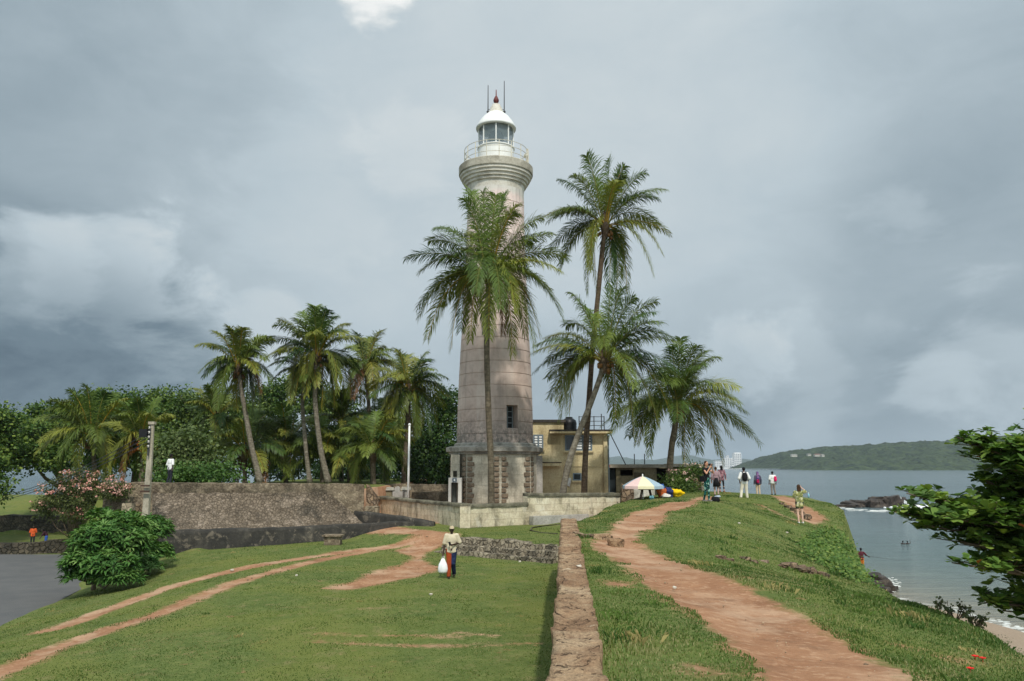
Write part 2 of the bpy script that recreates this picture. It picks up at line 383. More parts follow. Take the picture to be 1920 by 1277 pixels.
def H(X, Y):
    X = np.asarray(X, float); Y = np.asarray(Y, float)
    # ---- lawn side
    Yc = np.clip(Y, -6, 40)
    z = np.clip(LAWN(np.clip(X, -18, 4), Yc), -3.3, -1.8)
    z = np.where(X < -18, -3.3, z)
    # upper lawn behind the stepped stones, and the court round the lighthouse
    ys = STEP_A.y + (X - STEP_A.x) * (STEP_B.y - STEP_A.y) / (STEP_B.x - STEP_A.x)
    up = np.where(X > STEP_A.x, sstep(0.0, 0.25, Y - ys), sstep(33.5, 38.5, Y))
    up = up * sstep(-9.5, -7.5, X + np.maximum(0, 42 - Y) * 0.0) * np.where(X < STEP_A.x, sstep(-6, -3, X + (Y - 36) * 0.6), 1)
    z = z + (np.maximum(-1.45, z) - z) * up
    z = np.where((X > -9.0) & (Y > 43), -1.35, z)
    # bastion platform and the grass bank left of it
    yl = 42.6 + (X + 7.9) * 0.155; plat = sstep(0.25, 0.75, Y - yl) * sstep(-22.5, -20.8, X) * (1 - sstep(-8.5, -8.2, X))
    bank = sstep(36.5, 41.5, Y) * sstep(-21, -17.5, X) * (1 - sstep(-14.6, -13.8, X))
    z = np.maximum(z, z + (-0.55 - z) * bank)
    z = np.maximum(z, z + (0.3 - z) * plat)
    # ground beyond the road, terrace, then down to the bay
    far = sstep(46, 50, Y) * (1 - sstep(-26, -22, X))
    z = z + (-4.0 - z) * far
    ter = sstep(68.0, 68.6, Y) * (1 - sstep(-26, -22, X))
    z = z + (-2.55 + 1.2 * sstep(69, 80, Y) - z) * ter
    z = z + 0.05 * (fbm(X * 0.35, Y * 0.35, 0, 3, 5) - 0.5) * 2
    # ---- rampart
    xb = np.interp(Y, BANK[:, 0], BANK[:, 1]); xe = np.interp(Y, EDGE[:, 0], EDGE[:, 1])
    zr = RAMP(np.clip(X, -4, 30), np.clip(Y, -8, 92)); zr = np.minimum(zr, 0.35)
    zr = zr + 0.10 * (fbm(X * 0.5, Y * 0.5, 0, 3, 9) - 0.5) + 0.05 * (fbm(X * 1.7, Y * 1.7, 0, 3, 19) - 0.5)
    ze = RAMP(np.clip(xe, -4, 30), np.clip(Y, -8, 92))
    s = X - xe
    zr = np.where(s > 0, np.minimum(zr, ze) - s * 0.25 - np.clip(s - 0.25, 0, None) * 3.2, zr)
    inr = np.where(Y < WALL_END - 0.5, (X > xb).astype(float), sstep(-0.35, 0.45, X - xb))
    inr = inr * (1 - sstep(92, 98, Y))
    z = z + (zr - z) * inr
    # ---- beach and sea bed (east side), sea all round far away
    sh = X - shore_x(Y)
    bed = np.where(sh < 0, -8.0 - sh * 0.10, -8.0 - sh * 0.05)
    bed = bed - np.clip(Y - 70, 0, None) * 0.1
    z = np.where((X > xe) & (Y < 98), np.maximum(z, np.maximum(bed, -11)), z)
    coast = sstep(84, 93, Y + 4 * (fbm(X * 0.05, Y * 0.05, 0, 3, 2) - 0.5))
    z = z + (-11 - z) * coast
    return z
def Hs(x, y): return float(H(np.array([x]), np.array([y]))[0])
_YS = np.concatenate([np.arange(3, 40, 0.05), np.arange(40, 95, 0.1)])
def ground(px, py, dmin=3.0):           # where the line of sight through that pixel meets the ground
    r = ray(px, py); Y = _YS[_YS >= dmin]
    X = r.x / r.y * Y; Z = EYE + r.z / r.y * Y
    hit = np.nonzero(Z <= H(X, Y))[0]
    if len(hit) == 0: return Vector((X[-1], Y[-1], Z[-1]))
    y = Y[hit[0]]; x = r.x / r.y * y
    return Vector((x, y, Hs(x, y)))

def poly_sd(X, Y, poly):                # signed distance, positive inside
    P = np.array(poly); n = len(P); d = np.full(X.shape, 1e9); ins = np.zeros(X.shape, bool)
    for i in range(n):
        (x0, y0), (x1, y1) = P[i], P[(i + 1) % n]
        dx, dy = x1 - x0, y1 - y0; t = np.clip(((X - x0) * dx + (Y - y0) * dy) / (dx * dx + dy * dy + 1e-12), 0, 1)
        d = np.minimum(d, np.hypot(X - x0 - t * dx, Y - y0 - t * dy))
        c = ((y0 > Y) != (y1 > Y)) & (X < (x1 - x0) * (Y - y0) / (y1 - y0 + 1e-12) + x0); ins ^= c
    return np.where(ins, d, -d)
def line_sd(X, Y, pts, w):              # band of half-width w along a polyline
    d = np.full(X.shape, 1e9)
    for (x0, y0), (x1, y1) in zip(pts[:-1], pts[1:]):
        dx, dy = x1 - x0, y1 - y0; t = np.clip(((X - x0) * dx + (Y - y0) * dy) / (dx * dx + dy * dy + 1e-12), 0, 1)
        d = np.minimum(d, np.hypot(X - x0 - t * dx, Y - y0 - t * dy))
    return w - d
def gp(px, py): g = ground(px, py); return (g.x, g.y)

PATH_MAIN = [(2.2, -8)] + [gp(*p) for p in [(1422, 1277), (1385, 1222), (1300, 1160), (1210, 1098), (1150, 1050), (1104, 1022), (1122, 1008), (1143, 1000), (1148, 982), (1185, 960), (1240, 946), (1300, 936), (1322, 929),
    (1348, 934), (1345, 941), (1300, 948), (1256, 960), (1240, 984), (1196, 1004), (1204, 1020), (1280, 1054), (1380, 1090), (1480, 1140), (1560, 1186), (1640, 1230), (1728, 1277)]] + [(3.6, -8)]
PATH_FAR = [gp(*p) for p in [(1444, 929), (1470, 929), (1506, 946), (1552, 974), (1530, 984), (1504, 976), (1482, 955)]]
TRACK_A = [gp(*p) for p in [(100, 1180), (180, 1150), (250, 1126), (330, 1097), (400, 1079), (470, 1063), (560, 1048), (660, 1033), (760, 1018), (835, 1005)]]
TRACK_B = [gp(*p) for p in [(-160, 1330), (0, 1262), (100, 1216), (200, 1182), (300, 1150), (390, 1112), (450, 1090), (520, 1070), (580, 1055), (640, 1042), (720, 1027)]]
BARE = [gp(*p) for p in [(600, 1104), (660, 1092), (700, 1070), (750, 1060), (775, 1045), (740, 1033), (780, 1014), (850, 1002), (862, 1008), (826, 1024), (800, 1036), (793, 1050), (830, 1066), (780, 1082), (720, 1094), (660, 1106)]]
STREAKS = [[gp(*p) for p in [(610, 1190), (700, 1193), (800, 1192), (870, 1196)]], [gp(*p) for p in [(590, 1203), (720, 1210), (860, 1212), (1010, 1208)]],
           [gp(*p) for p in [(860, 1186), (930, 1192)]], [gp(*p) for p in [(680, 1142), (720, 1140)]]]
GAP = [gp(*p) for p in [(700, 990), (830, 1004)]]
BAREBITS = [[gp(*p) for p in [(1140, 1092), (1172, 1098)]], [gp(*p) for p in [(1370, 1080), (1520, 1100)]], [gp(*p) for p in [(1230, 1118), (1246, 1122)]], [gp(*p) for p in [(1310, 1250), (1350, 1265)]],
            [gp(*p) for p in [(1690, 1210), (1720, 1218)]], [gp(*p) for p in [(1780, 1235), (1800, 1240)]], [gp(*p) for p in [(1420, 945), (1470, 968), (1500, 978)]]]
def dirt_sd(X, Y):
    d = poly_sd(X, Y, PATH_MAIN)
    d = np.maximum(d, poly_sd(X, Y, PATH_FAR)); d = np.maximum(d, poly_sd(X, Y, BARE))
    d = np.maximum(d, line_sd(X, Y, TRACK_A, 0.50)); d = np.maximum(d, line_sd(X, Y, TRACK_B, 0.36))
    for s in STREAKS: d = np.maximum(d, line_sd(X, Y, s, 0.03))
    for s in BAREBITS: d = np.maximum(d, line_sd(X, Y, s, 0.08))
    d = np.maximum(d, line_sd(X, Y, GAP, 0.8))
    d = np.where((Y > 43) & (X > -8.8) & (X < np.interp(Y, BANK[:, 0], BANK[:, 1]) - 0.8), 1.0, d)   # beaten court round the lighthouse
    return d

# grid, finer near the camera
ys = [-8.0]
while ys[-1] < 96: ys.append(ys[-1] + max(0.13, min(0.45, 0.011 * max(ys[-1], 0))))
ys = np.array(ys)
xs = np.concatenate([np.arange(-60, -16, 0.5), np.arange(-16, -1.5, 0.16), np.arange(-1.5, 5, 0.1), np.arange(5, 16, 0.16), np.arange(16, 46, 0.35)])
GX, GY = np.meshgrid(xs, ys)
GZ = H(GX, GY)
DS = dirt_sd(GX, GY)
GZ = GZ - 0.05 * sstep(-0.1, 0.5, DS)                   # paths are worn a little into the turf
nr, ncol = GX.shape
idx = np.arange(nr * ncol).reshape(nr, ncol)
quads = np.stack([idx[:-1, :-1], idx[:-1, 1:], idx[1:, 1:], idx[1:, :-1]], -1).reshape(-1, 4)

xe_g = np.interp(GY, EDGE[:, 0], EDGE[:, 1])
sand = ((GX > xe_g + 1.0) & (GZ < -4.5)).astype(float)
m, N, b = newmat('turf and earth', 0.95, 0.15)
co = N.n('ShaderNodeTexCoord').outputs['Object']
A_d = N.n('ShaderNodeAttribute', _attribute_name='dirt').outputs['Fac']
A_s = N.n('ShaderNodeAttribute', _attribute_name='sand').outputs['Fac']
n_l = N.noise(co, 0.35, 5, 0.6); n_m = N.noise(co, 1.7, 6, 0.65); n_f = N.noise(co, 9, 6, 0.7); n_ff = N.noise(co, 40, 4, 0.7)
g1 = N.ramp(n_m, [(0.25, lin(70, 90, 42)), (0.45, lin(94, 112, 54)), (0.6, lin(114, 126, 66)), (0.78, lin(138, 138, 86))])
g2 = N.ramp(n_f, [(0.3, lin(70, 84, 44)), (0.55, lin(104, 114, 62)), (0.75, lin(146, 144, 96))])
grass = N.mix(0.5, g1, g2)
grass = N.mix(N.smooth(n_l, 0.42, 0.62, 0.0, 0.7), grass, lin(116, 122, 60))
dry = N.smooth(N.noise(co, 1.9, 7, 0.72), 0.52, 0.70, 0, 0.65)
grass = N.mix(dry, grass, lin(140, 130, 88)); grass = N.vmath('SCALE', grass, 0.84)
dirt = N.ramp(N.noise(co, 0.9, 6, 0.65), [(0.3, lin(126, 89, 64)), (0.5, lin(151, 110, 81)), (0.7, lin(171, 132, 101))])
dirt = N.mix(N.smooth(n_f, 0.48, 0.7, 0, 0.6), dirt, lin(194, 158, 126))
streaky = N.noise(N.vmath('MULTIPLY', co, (1.0, 3.2, 1.0)), 3.0, 6, 0.7)
dirt = N.mix(N.smooth(streaky, 0.52, 0.7, 0, 0.5), dirt, lin(132, 96, 72))
dirt = N.mix(N.smooth(N.noise(N.vmath('ADD', co, (31.0, 7.0, 0.0)), 0.55, 6, 0.68), 0.48, 0.64, 0, 0.6), dirt, lin(188, 158, 130))
dirt = N.mix(N.smooth(N.noise(N.vmath('ADD', co, (3.0, 47.0, 0.0)), 1.3, 7, 0.72), 0.56, 0.68, 0, 0.45), dirt, lin(112, 82, 62))
peb = N.n('ShaderNodeTexVoronoi', Vector=co, Scale=11.0, Randomness=1.0)
pebm = N.math('MULTIPLY', N.smooth(peb.outputs['Distance'], 0.16, 0.08), N.smooth(N.sep(peb.outputs['Color'])[1], 0.86, 0.9))
dirt = N.mix(N.math('MULTIPLY', pebm, 0.75), dirt, lin(196, 178, 156))
edge_n = N.math('MULTIPLY', N.math('SUBTRACT', N.math('ADD', N.math('MULTIPLY', n_m, 0.6), N.math('MULTIPLY', n_f, 0.4)), 0.5), 1.5)
mask = N.smooth(N.math('ADD', A_d, edge_n), -0.20, 0.17)
specks = N.smooth(N.noise(co, 2.6, 6, 0.74), 0.61, 0.72, 0, 0.75)
mask = N.math('MAXIMUM', mask, specks)
colr = N.mix(mask, grass, dirt)
colr = N.mix(A_s, colr, N.ramp(n_f, [(0.3, lin(138, 120, 102)), (0.7, lin(162, 144, 124))]))
N.set(b.inputs['Base Color'], colr)
hh = N.math('ADD', N.math('MULTIPLY', n_f, 1.0), N.math('ADD', N.math('MULTIPLY', n_ff, 0.5), N.math('MULTIPLY', pebm, 0.8)))
N.set(b.inputs['Normal'], N.n('ShaderNodeBump', Strength=0.6, Distance=0.05, Height=hh).outputs[0])
M['turf'] = m
gnd = fast_mesh('ground', np.stack([GX, GY, GZ], -1).reshape(-1, 3), quads, m, smooth=True, attrs={'dirt': DS.ravel(), 'sand': sand.ravel()})
tag(gnd, 'green turf with worn reddish earth paths', None, None, 'structure')

# ------------------------------------------------------------------ road
rp = [gp(-40, 1205)] + [gp(*p) for p in [(0, 1184), (75, 1143), (150, 1107)]]
rz = -3.225
road_pts = [at_z(-10, 1192, rz), at_z(40, 1163, rz), at_z(100, 1132, rz), at_z(150, 1106, rz), at_z(180, 1088, rz), at_z(215, 1062, rz), at_z(235, 1048, rz), at_z(190, 1039.5, rz)]
near_x = road_pts[0].x
verts = [(near_x + 1.2, 8, rz), (near_x + 0.5, 18, rz)] + [tuple(p) for p in road_pts] + [(-45, 46.5, rz), (-60, 30, rz), (-60, 8, rz)]
rb = MB()
for i in range(len(road_pts) + 1):
    a, c = verts[i], verts[i + 1]
    rb.add([(-60, a[1], rz), a, c, (-60, c[1], rz)], [(0, 1, 2, 3)])
m, N, b = newmat('worn asphalt', 0.85, 0.3); co = N.n('ShaderNodeTexCoord').outputs['Object']
nz = N.noise(co, 0.8, 6, 0.65); nf = N.noise(co, 30, 4, 0.7)
c = N.mix(0.3, N.ramp(nz, [(0.3, lin(76, 77, 78)), (0.7, lin(96, 95, 93))]), N.ramp(nf, [(0.3, lin(62, 63, 65)), (0.7, lin(112, 110, 106))]))
N.set(b.inputs['Base Color'], c); N.set(b.inputs['Normal'], N.n('ShaderNodeBump', Strength=0.4, Distance=0.01, Height=nf).outputs[0])
o = rb.build('road', m); tag(o, 'grey asphalt road', None, None, 'structure')

# ------------------------------------------------------------------ sea
def axis(lo_far, hi_far, lo, hi, step, g=1.35):
    a = list(np.arange(lo, hi + 1e-6, step)); s = step
    while a[-1] < hi_far: s *= g; a.append(min(a[-1] + s, hi_far))
    s = step; l = []
    x = lo
    while x > lo_far: s *= g; x = max(x - s, lo_far); l.append(x)
    return np.array(l[::-1] + a)
sx = axis(-9000, 9000, -80, 120, 2.0); sy = axis(-3000, 9400, 0, 260, 2.0)
SX, SY = np.meshgrid(sx, sy)
shal = np.exp(-np.clip(SX - shore_x(SY), 0, None) / 9.0) * (1 - sstep(62, 95, SY)) * (SX > 10)
mid = np.exp(-np.clip(SX - shore_x(SY), 0, None) / 40.0) * (1 - sstep(90, 260, SY)) * (SX > 10)
i2 = np.arange(SX.size).reshape(SX.shape)
q2 = np.stack([i2[:-1, :-1], i2[:-1, 1:], i2[1:, 1:], i2[1:, :-1]], -1).reshape(-1, 4)
m, N, b = newmat('sea water', 0.12, 0.5); b.inputs['IOR'].default_value = 1.33
co = N.n('ShaderNodeTexCoord').outputs['Object']
a1 = N.n('ShaderNodeAttribute', _attribute_name='shallow').outputs['Fac']; a2 = N.n('ShaderNodeAttribute', _attribute_name='middling').outputs['Fac']
band = N.noise(N.vmath('MULTIPLY', co, (0.004, 0.02, 1)), 1.0, 5, 0.6)
c = N.ramp(band, [(0.35, lin(66, 84, 90)), (0.65, lin(90, 106, 109))])
c = N.mix(a2, c, lin(96, 114, 108)); c = N.mix(a1, c, lin(138, 130, 112))
rip = N.noise(N.vmath('MULTIPLY', co, (0.16, 0.85, 1)), 1.0, 7, 0.7, 0.6)
c = N.mix(N.smooth(rip, 0.50, 0.64, 0, 0.4), c, lin(48, 64, 68))  # dark ripple shading painted into the water colour
# thin foam lines where the swell runs up the sand and round the reef
fn = N.noise(N.vmath('MULTIPLY', co, (0.35, 0.9, 1)), 1.0, 7, 0.7, 0.8)
foam = N.math('MULTIPLY', N.smooth(a1, 0.84, 0.97), N.smooth(fn, 0.50, 0.60))
c = N.mix(N.math('MULTIPLY', foam, 0.85), c, lin(225, 226, 220))
N.set(b.inputs['Base Color'], c)
N.set(b.inputs['Roughness'], N.math('ADD', 0.14, N.math('MULTIPLY', foam, 0.6)))
w1 = N.noise(N.vmath('MULTIPLY', co, (0.4, 1.0, 1)), 1.0, 7, 0.66, 0.5); w2 = N.noise(N.vmath('MULTIPLY', co, (0.05, 0.16, 1)), 1.0, 5, 0.6)
hgt = N.math('ADD', N.math('MULTIPLY', w1, 0.5), N.math('MULTIPLY', w2, 1.6))
N.set(b.inputs['Normal'], N.n('ShaderNodeBump', Strength=1.0, Distance=0.9, Height=hgt).outputs[0])
o = fast_mesh('sea', np.stack([SX, SY, np.full(SX.shape, SEA_Z)], -1).reshape(-1, 3), q2, m, attrs={'shallow': shal.ravel(), 'middling': mid.ravel()})
tag(o, 'grey green sea', None, None, 'structure')

# ------------------------------------------------------------------ far land
def ridge_hill(name, pts, d, depth, label, mat, bump, seed, nx=420, nd=26, slope_pow=0.7):
    """land with the skyline given as photograph pixels at distance d, rounded towards us and away"""
    P = [at(px, py, d + depth * 0.45) for px, py in pts]
    X = np.linspace(P[0].x, P[-1].x, nx); Zr = np.interp(X, [p.x for p in P], [p.z for p in P])
    T = np.linspace(0, 1, nd); V = []
    XX, TT = np.meshgrid(X, T)
    prof = np.where(TT < 0.45, (np.clip(TT, 0, .45) / 0.45) ** slope_pow, 1 - 0.5 * ((TT - 0.45) / 0.55) ** 2)
    ZZ = SEA_Z - 2 + (Zr[None] - SEA_Z + 2) * prof
    YY = d + depth * TT + 0.0 * XX
    sc_ = bump * 2.2
    ZZ = ZZ + bump * (fbm(XX / sc_, YY / sc_ * 0.7, 0, 4, seed) - 0.45) * 2.6 * sstep(0.02, 0.12, TT) * np.clip((Zr[None] - SEA_Z) / (8 * bump), 0.15, 1)
    YY = YY + bump * 2 * (fbm(XX / sc_, TT * 9, 3.0, 3, seed + 3) - 0.5)
    i = np.arange(XX.size).reshape(XX.shape); q = np.stack([i[:-1, :-1], i[:-1, 1:], i[1:, 1:], i[1:, :-1]], -1).reshape(-1, 4)
    o = fast_mesh(name, np.stack([XX, YY, ZZ], -1).reshape(-1, 3), q, mat, smooth=False)
    return tag(o, label, None, None, 'structure')
def woodmat(name, c1, c2, c3, sc_):
    m, N, b = newmat(name, 0.95, 0.1); co = N.n('ShaderNodeTexCoord').outputs['Object']
    nz = N.noise(co, sc_, 6, 0.7); v = N.n('ShaderNodeTexVoronoi', Vector=co, Scale=sc_ * 3)
    c = N.ramp(nz, [(0.3, lin(c1)), (0.52, lin(c2)), (0.75, lin(c3))]); c = N.mix(0.45, c, N.ramp(N.sep(v.outputs['Color'])[0], [(0, lin(c1)), (1, lin(c3))]))
    N.set(b.inputs['Base Color'], c); N.set(b.inputs['Normal'], N.n('ShaderNodeBump', Strength=1.0, Distance=0.25 / sc_, Height=N.math('SUBTRACT', 1.0, v.outputs['Distance'])).outputs[0]); return m
M['wood_far'] = woodmat('far woodland', (18, 32, 20), (36, 54, 30), (82, 94, 54), 0.03)
M['wood_vfar'] = woodmat('very far woodland', (36, 52, 36), (50, 68, 44), (70, 82, 56), 0.008)
ridge_hill('headland', [(1438, 878), (1450, 871), (1462, 860), (1478, 851), (1510, 844), (1540, 841), (1590, 838), (1640, 834), (1700, 831), (1760, 828), (1800, 827), (1900, 818), (2050, 806), (2250, 812), (2450, 850)], 1750, 700, 'wooded headland across the bay', M['wood_far'], 6.5, 3, nx=1100, nd=44)
ridge_hill('distant_hills', [(990, 866), (1060, 864), (1130, 859), (1160, 856), (1200, 862), (1240, 862), (1288, 853), (1330, 863), (1390, 861), (1440, 864), (1480, 862), (1560, 868), (1640, 872)], 6200, 2200, 'hazy hills beyond the bay', M['wood_vfar'], 16, 8, nx=200, nd=14)
ridge_hill('far_shore', [(-700, 868), (-200, 862), (0, 866), (60, 864), (160, 868), (400, 868), (700, 870)], 3800, 1500, 'low far shore across the bay', M['wood_vfar'], 10, 12, nx=200, nd=14)
ridge_hill('low_shore', [(1296, 873), (1340, 870), (1400, 869), (1440, 870), (1500, 873)], 2700, 400, 'low wooded shore of the bay', M['wood_far'], 6, 15, nx=160, nd=12)

# ------------------------------------------------------------------ turf blades
def make_grass(name, label, n, region, seed, hmin, hmax, wk, tone):
    rng = np.random.default_rng(seed)
    X0, Y0 = region(rng, n)
    d = dirt_sd(X0, Y0) + 0.55 * (fbm(X0 * 2.2, Y0 * 2.2, 0, 3, 77) - 0.5)
    xe = np.interp(Y0, EDGE[:, 0], EDGE[:, 1])
    keep = (d < 0.02) & (X0 < xe + 0.5)
    Xk, Yk = X0[keep], Y0[keep]; Zk = H(Xk, Yk)
    n = len(Xk)
    clump = fbm(Xk * 1.3, Yk * 1.3, 0, 3, 31); big = fbm(Xk * 0.35, Yk * 0.35, 0, 3, 41)
    h = (hmin + (hmax - hmin) * rng.random(n) ** 2) * (0.65 + 0.8 * sstep(0.45, 0.75, clump))
    az = rng.random(n) * 2 * np.pi; lean = 0.25 + 0.75 * rng.random(n)
    w = (0.0022 + wk * Yk) * (0.7 + 0.6 * rng.random(n))
    fa = rng.random(n) * 2 * np.pi
    sxv = np.cos(fa) * w; syv = np.sin(fa) * w
    tx = np.cos(az) * h * lean; ty = np.sin(az) * h * lean
    V = np.empty((n, 5, 3))
    V[:, 0] = np.stack([Xk - sxv, Yk - syv, Zk - 0.02], -1); V[:, 1] = np.stack([Xk + sxv, Yk + syv, Zk - 0.02], -1)
    V[:, 2] = np.stack([Xk + tx * .4 - sxv * .8, Yk + ty * .4 - syv * .8, Zk + h * 0.6], -1); V[:, 3] = np.stack([Xk + tx * .4 + sxv * .8, Yk + ty * .4 + syv * .8, Zk + h * 0.6], -1)
    V[:, 4] = np.stack([Xk + tx, Yk + ty, Zk + h * (1.0 - 0.35 * lean)], -1)
    base = np.arange(n)[:, None] * 5
    F = np.concatenate([base + np.array([[0, 1, 3]]), base + np.array([[0, 3, 2]]), base + np.array([[2, 3, 4]])], 0)
    c1, c2, c3 = [np.array(lin(t)[:3]) for t in tone]
    t = np.clip(0.5 * rng.random(n) + 1.7 * (big - 0.38), 0, 1)[:, None]
    C = c1 + (c2 - c1) * t
    dryv = (rng.random(n) < 0.10 + 0.5 * sstep(0.55, 0.75, fbm(Xk * 0.8, Yk * 0.8, 0, 3, 55)))[:, None]
    C = np.where(dryv, C * 0.3 + c3 * 0.7, C)
    C = np.repeat(C[:, None] * 0.84, 5, 1).reshape(-1, 3)
    o = fast_mesh(name, V.reshape(-1, 3), F, M['blade'], col=C)
    return tag(o, label, 'grass', None, 'stuff')
def region_ramp(rng, n):
    u = rng.random(n); Y = 1.5 * (50 / 1.5) ** u
    xb = np.interp(Y, BANK[:, 0], BANK[:, 1]); xe = np.interp(Y, EDGE[:, 0], EDGE[:, 1])
    lo = np.where(Y < WALL_END, wall_left(Y) + 0.46, xb); return lo + rng.random(n) * (xe + 0.5 - lo), Y
def region_lawn(rng, n):
    u = rng.random(n); Y = 8 * (41 / 8.0) ** u
    hi = np.where(Y < WALL_END, wall_left(Y) - 0.02, np.interp(Y, BANK[:, 0], BANK[:, 1])); lo = np.maximum(-0.72 * Y - 2, -15.6 - 0.1 * (Y - 25) ) + 0 * Y
    return lo + rng.random(n) * (hi - lo), Y
make_grass('rampart_grass', 'longer tufted grass on the rampart beside the earth path', 300000, region_ramp, 1, 0.010, 0.050, 0.00034, [(72, 98, 44), (116, 138, 70), (172, 162, 116)])
make_grass('lawn_grass', 'short cropped grass on the lower lawn', 200000, region_lawn, 2, 0.008, 0.034, 0.00036, [(74, 98, 42), (112, 130, 62), (164, 152, 106)])

# ragged weed clumps, mostly on the rampart, and loose gravel on the worn paths
def weed_clumps():
    rng = np.random.default_rng(7); n = 330; X1, Y1 = region_ramp(rng, n); X2, Y2 = region_lawn(rng, 90); X0 = np.concatenate([X1, X2]); Y0 = np.concatenate([Y1, Y2])
    k = dirt_sd(X0, Y0) < -0.22; X0, Y0 = X0[k], Y0[k]; big_ = rng.uniform(.35, .95, len(X0)) ** 1.5 * np.where(X0 < wall_left(Y0), .5, 1.0); per = 46
    X = np.repeat(X0, per) + rng.normal(size=len(X0) * per) * .10 * np.repeat(big_ + .4, per); Y = np.repeat(Y0, per) + rng.normal(size=len(X0) * per) * .10 * np.repeat(big_ + .4, per); Z = H(X, Y); n = len(X)
    h = np.repeat(big_, per) * .15 * rng.uniform(.3, 1.1, n); az = rng.random(n) * 2 * np.pi; ln_ = rng.uniform(.2, .9, n); w = (.002 + .00038 * Y) * rng.uniform(.7, 1.2, n); fa = rng.random(n) * 6.28
    sx_, sy_ = np.cos(fa) * w, np.sin(fa) * w; tx, ty = np.cos(az) * h * ln_, np.sin(az) * h * ln_
    V = np.stack([np.stack([X - sx_, Y - sy_, Z - .02], -1), np.stack([X + sx_, Y + sy_, Z - .02], -1), np.stack([X + tx * .4 + sx_ * .7, Y + ty * .4 + sy_ * .7, Z + h * .6], -1), np.stack([X + tx, Y + ty, Z + h * (1 - .35 * ln_)], -1)], 1).reshape(-1, 3)
    b = np.arange(n)[:, None] * 4; F = np.concatenate([b + np.array([[0, 1, 2]]), b + np.array([[0, 2, 3]])], 0)
    pal = np.array([lin(66, 94, 42)[:3], lin(94, 118, 56)[:3], lin(164, 150, 100)[:3]]); t = rng.choice(3, len(X0), p=[.45, .3, .25]); C = np.repeat(pal[t], per, 0) * rng.uniform(.75, 1.25, (n, 1))
    o = fast_mesh('weeds', V, F, M['blade'], col=np.repeat(C, 4, 0)); tag(o, 'scattered ragged weed clumps and dry grass in the turf', 'weeds', None, 'stuff')
weed_clumps()
def gravel():
    rng = np.random.default_rng(8); n = 9000; Y = 4 * (44 / 4.0) ** rng.random(n); X = rng.uniform(-16, 12, n); d = dirt_sd(X, Y); k = (d > -.12) & (d < .9) & (rng.random(n) < np.where(d < .2, .9, .25)); X, Y = X[k], Y[k]; Z = H(X, Y) - .04; n = len(X)
    r = (.006 + .018 * rng.random(n) ** 3) * (1 + Y * .03); ico = np.array([(0, 0, .8), (.9, 0, .1), (.2, .8, .1), (-.8, .5, .1), (-.7, -.6, .1), (.3, -.9, .1), (0, 0, -.5)]); V = (ico[None] * rng.uniform(.6, 1.3, (n, 7, 3))) * r[:, None, None] + np.stack([X, Y, Z + r * .4], -1)[:, None]
    f = np.array([(0, 1, 2), (0, 2, 3), (0, 3, 4), (0, 4, 5), (0, 5, 1), (6, 2, 1), (6, 3, 2), (6, 4, 3), (6, 5, 4), (6, 1, 5)]); F = (f[None] + np.arange(n)[:, None, None] * 7).reshape(-1, 3)
    C = np.array(lin(176, 152, 126)[:3]) * rng.uniform(.45, 1.3, (n, 1)); o = fast_mesh('gravel', V.reshape(-1, 3), F, M['blade'], col=np.repeat(C, 7, 0)); tag(o, 'small loose stones scattered on the worn earth paths', 'gravel', None, 'stuff')
gravel()
# ------------------------------------------------------------------ masonry
def resample(pts, step):
    pts = [Vector(p) for p in pts]; out = [pts[0]]
    for a, c in zip(pts[:-1], pts[1:]):
        n = max(1, int((c - a).length / step))
        out += [a.lerp(c, (i + 1) / n) for i in range(n)]
    return out
def rough_wall(mb, line, thick, step=0.25, amp=0.03, freq=2.0, vstep=None, batter=0.0, seed=0.0, notch=0.0, mi=0, back_bot=None):
    """line: (x, y, ztop, zbot) along the front face; thickness runs to the left of the direction of travel"""
    L4 = [np.array(p, float) for p in line]; st = [L4[0]]
    for a, c in zip(L4[:-1], L4[1:]):
        n = max(1, int(np.hypot(*(c - a)[:2]) / step)); st += [a + (c - a) * (i + 1) / n for i in range(n)]
    vstep = vstep or step; rows = []
    hmax = max(p[2] - p[3] for p in st); nv = max(1, int(hmax / vstep)); nt = max(1, int(thick / vstep))
    for i, p in enumerate(st):
        a = st[max(i - 1, 0)]; c = st[min(i + 1, len(st) - 1)]
        t = (c - a)[:2]; t = t / (np.hypot(*t) + 1e-9); nrm = np.array([-t[1], t[0]])
        zt, zb = p[2], p[3]
        if notch: zt = zt + notch * (mn.noise(Vector((p[0] * 1.1, p[1] * 1.1, seed))))
        row = []
        for j in range(nv + 1):
            k = j / nv; off = -batter * (1 - k) * (zt - zb); row.append((p[0] + nrm[0] * off, p[1] + nrm[1] * off, zb + (zt - zb) * k))
        for j in range(1, nt + 1):
            k = j / nt; row.append((p[0] + nrm[0] * thick * k, p[1] + nrm[1] * thick * k, zt))
        for j in range(1, nv + 1):
            k = 1 - j / nv; row.append((p[0] + nrm[0] * thick, p[1] + nrm[1] * thick, zb + (zt - zb) * k))
        out = []
        for q in row:
            v = Vector(q); d = mn.noise_vector(v * freq + Vector((seed, 0, 0))) * amp + mn.noise_vector(v * freq * 3.1) * amp * 0.45 + mn.noise_vector(v * freq * 8.3) * amp * 0.3
            out.append(v + d)
        rows.append(out)
    m_ = len(rows[0]); V = [v for r in rows for v in r]
    F = [(i * m_ + j, i * m_ + j + 1, (i + 1) * m_ + j + 1, (i + 1) * m_ + j) for i in range(len(rows) - 1) for j in range(m_ - 1)]
    F += [tuple(range(m_)), tuple(range((len(rows) - 1) * m_, len(rows) * m_))[::-1]]
    mb.add(V, F, mi)

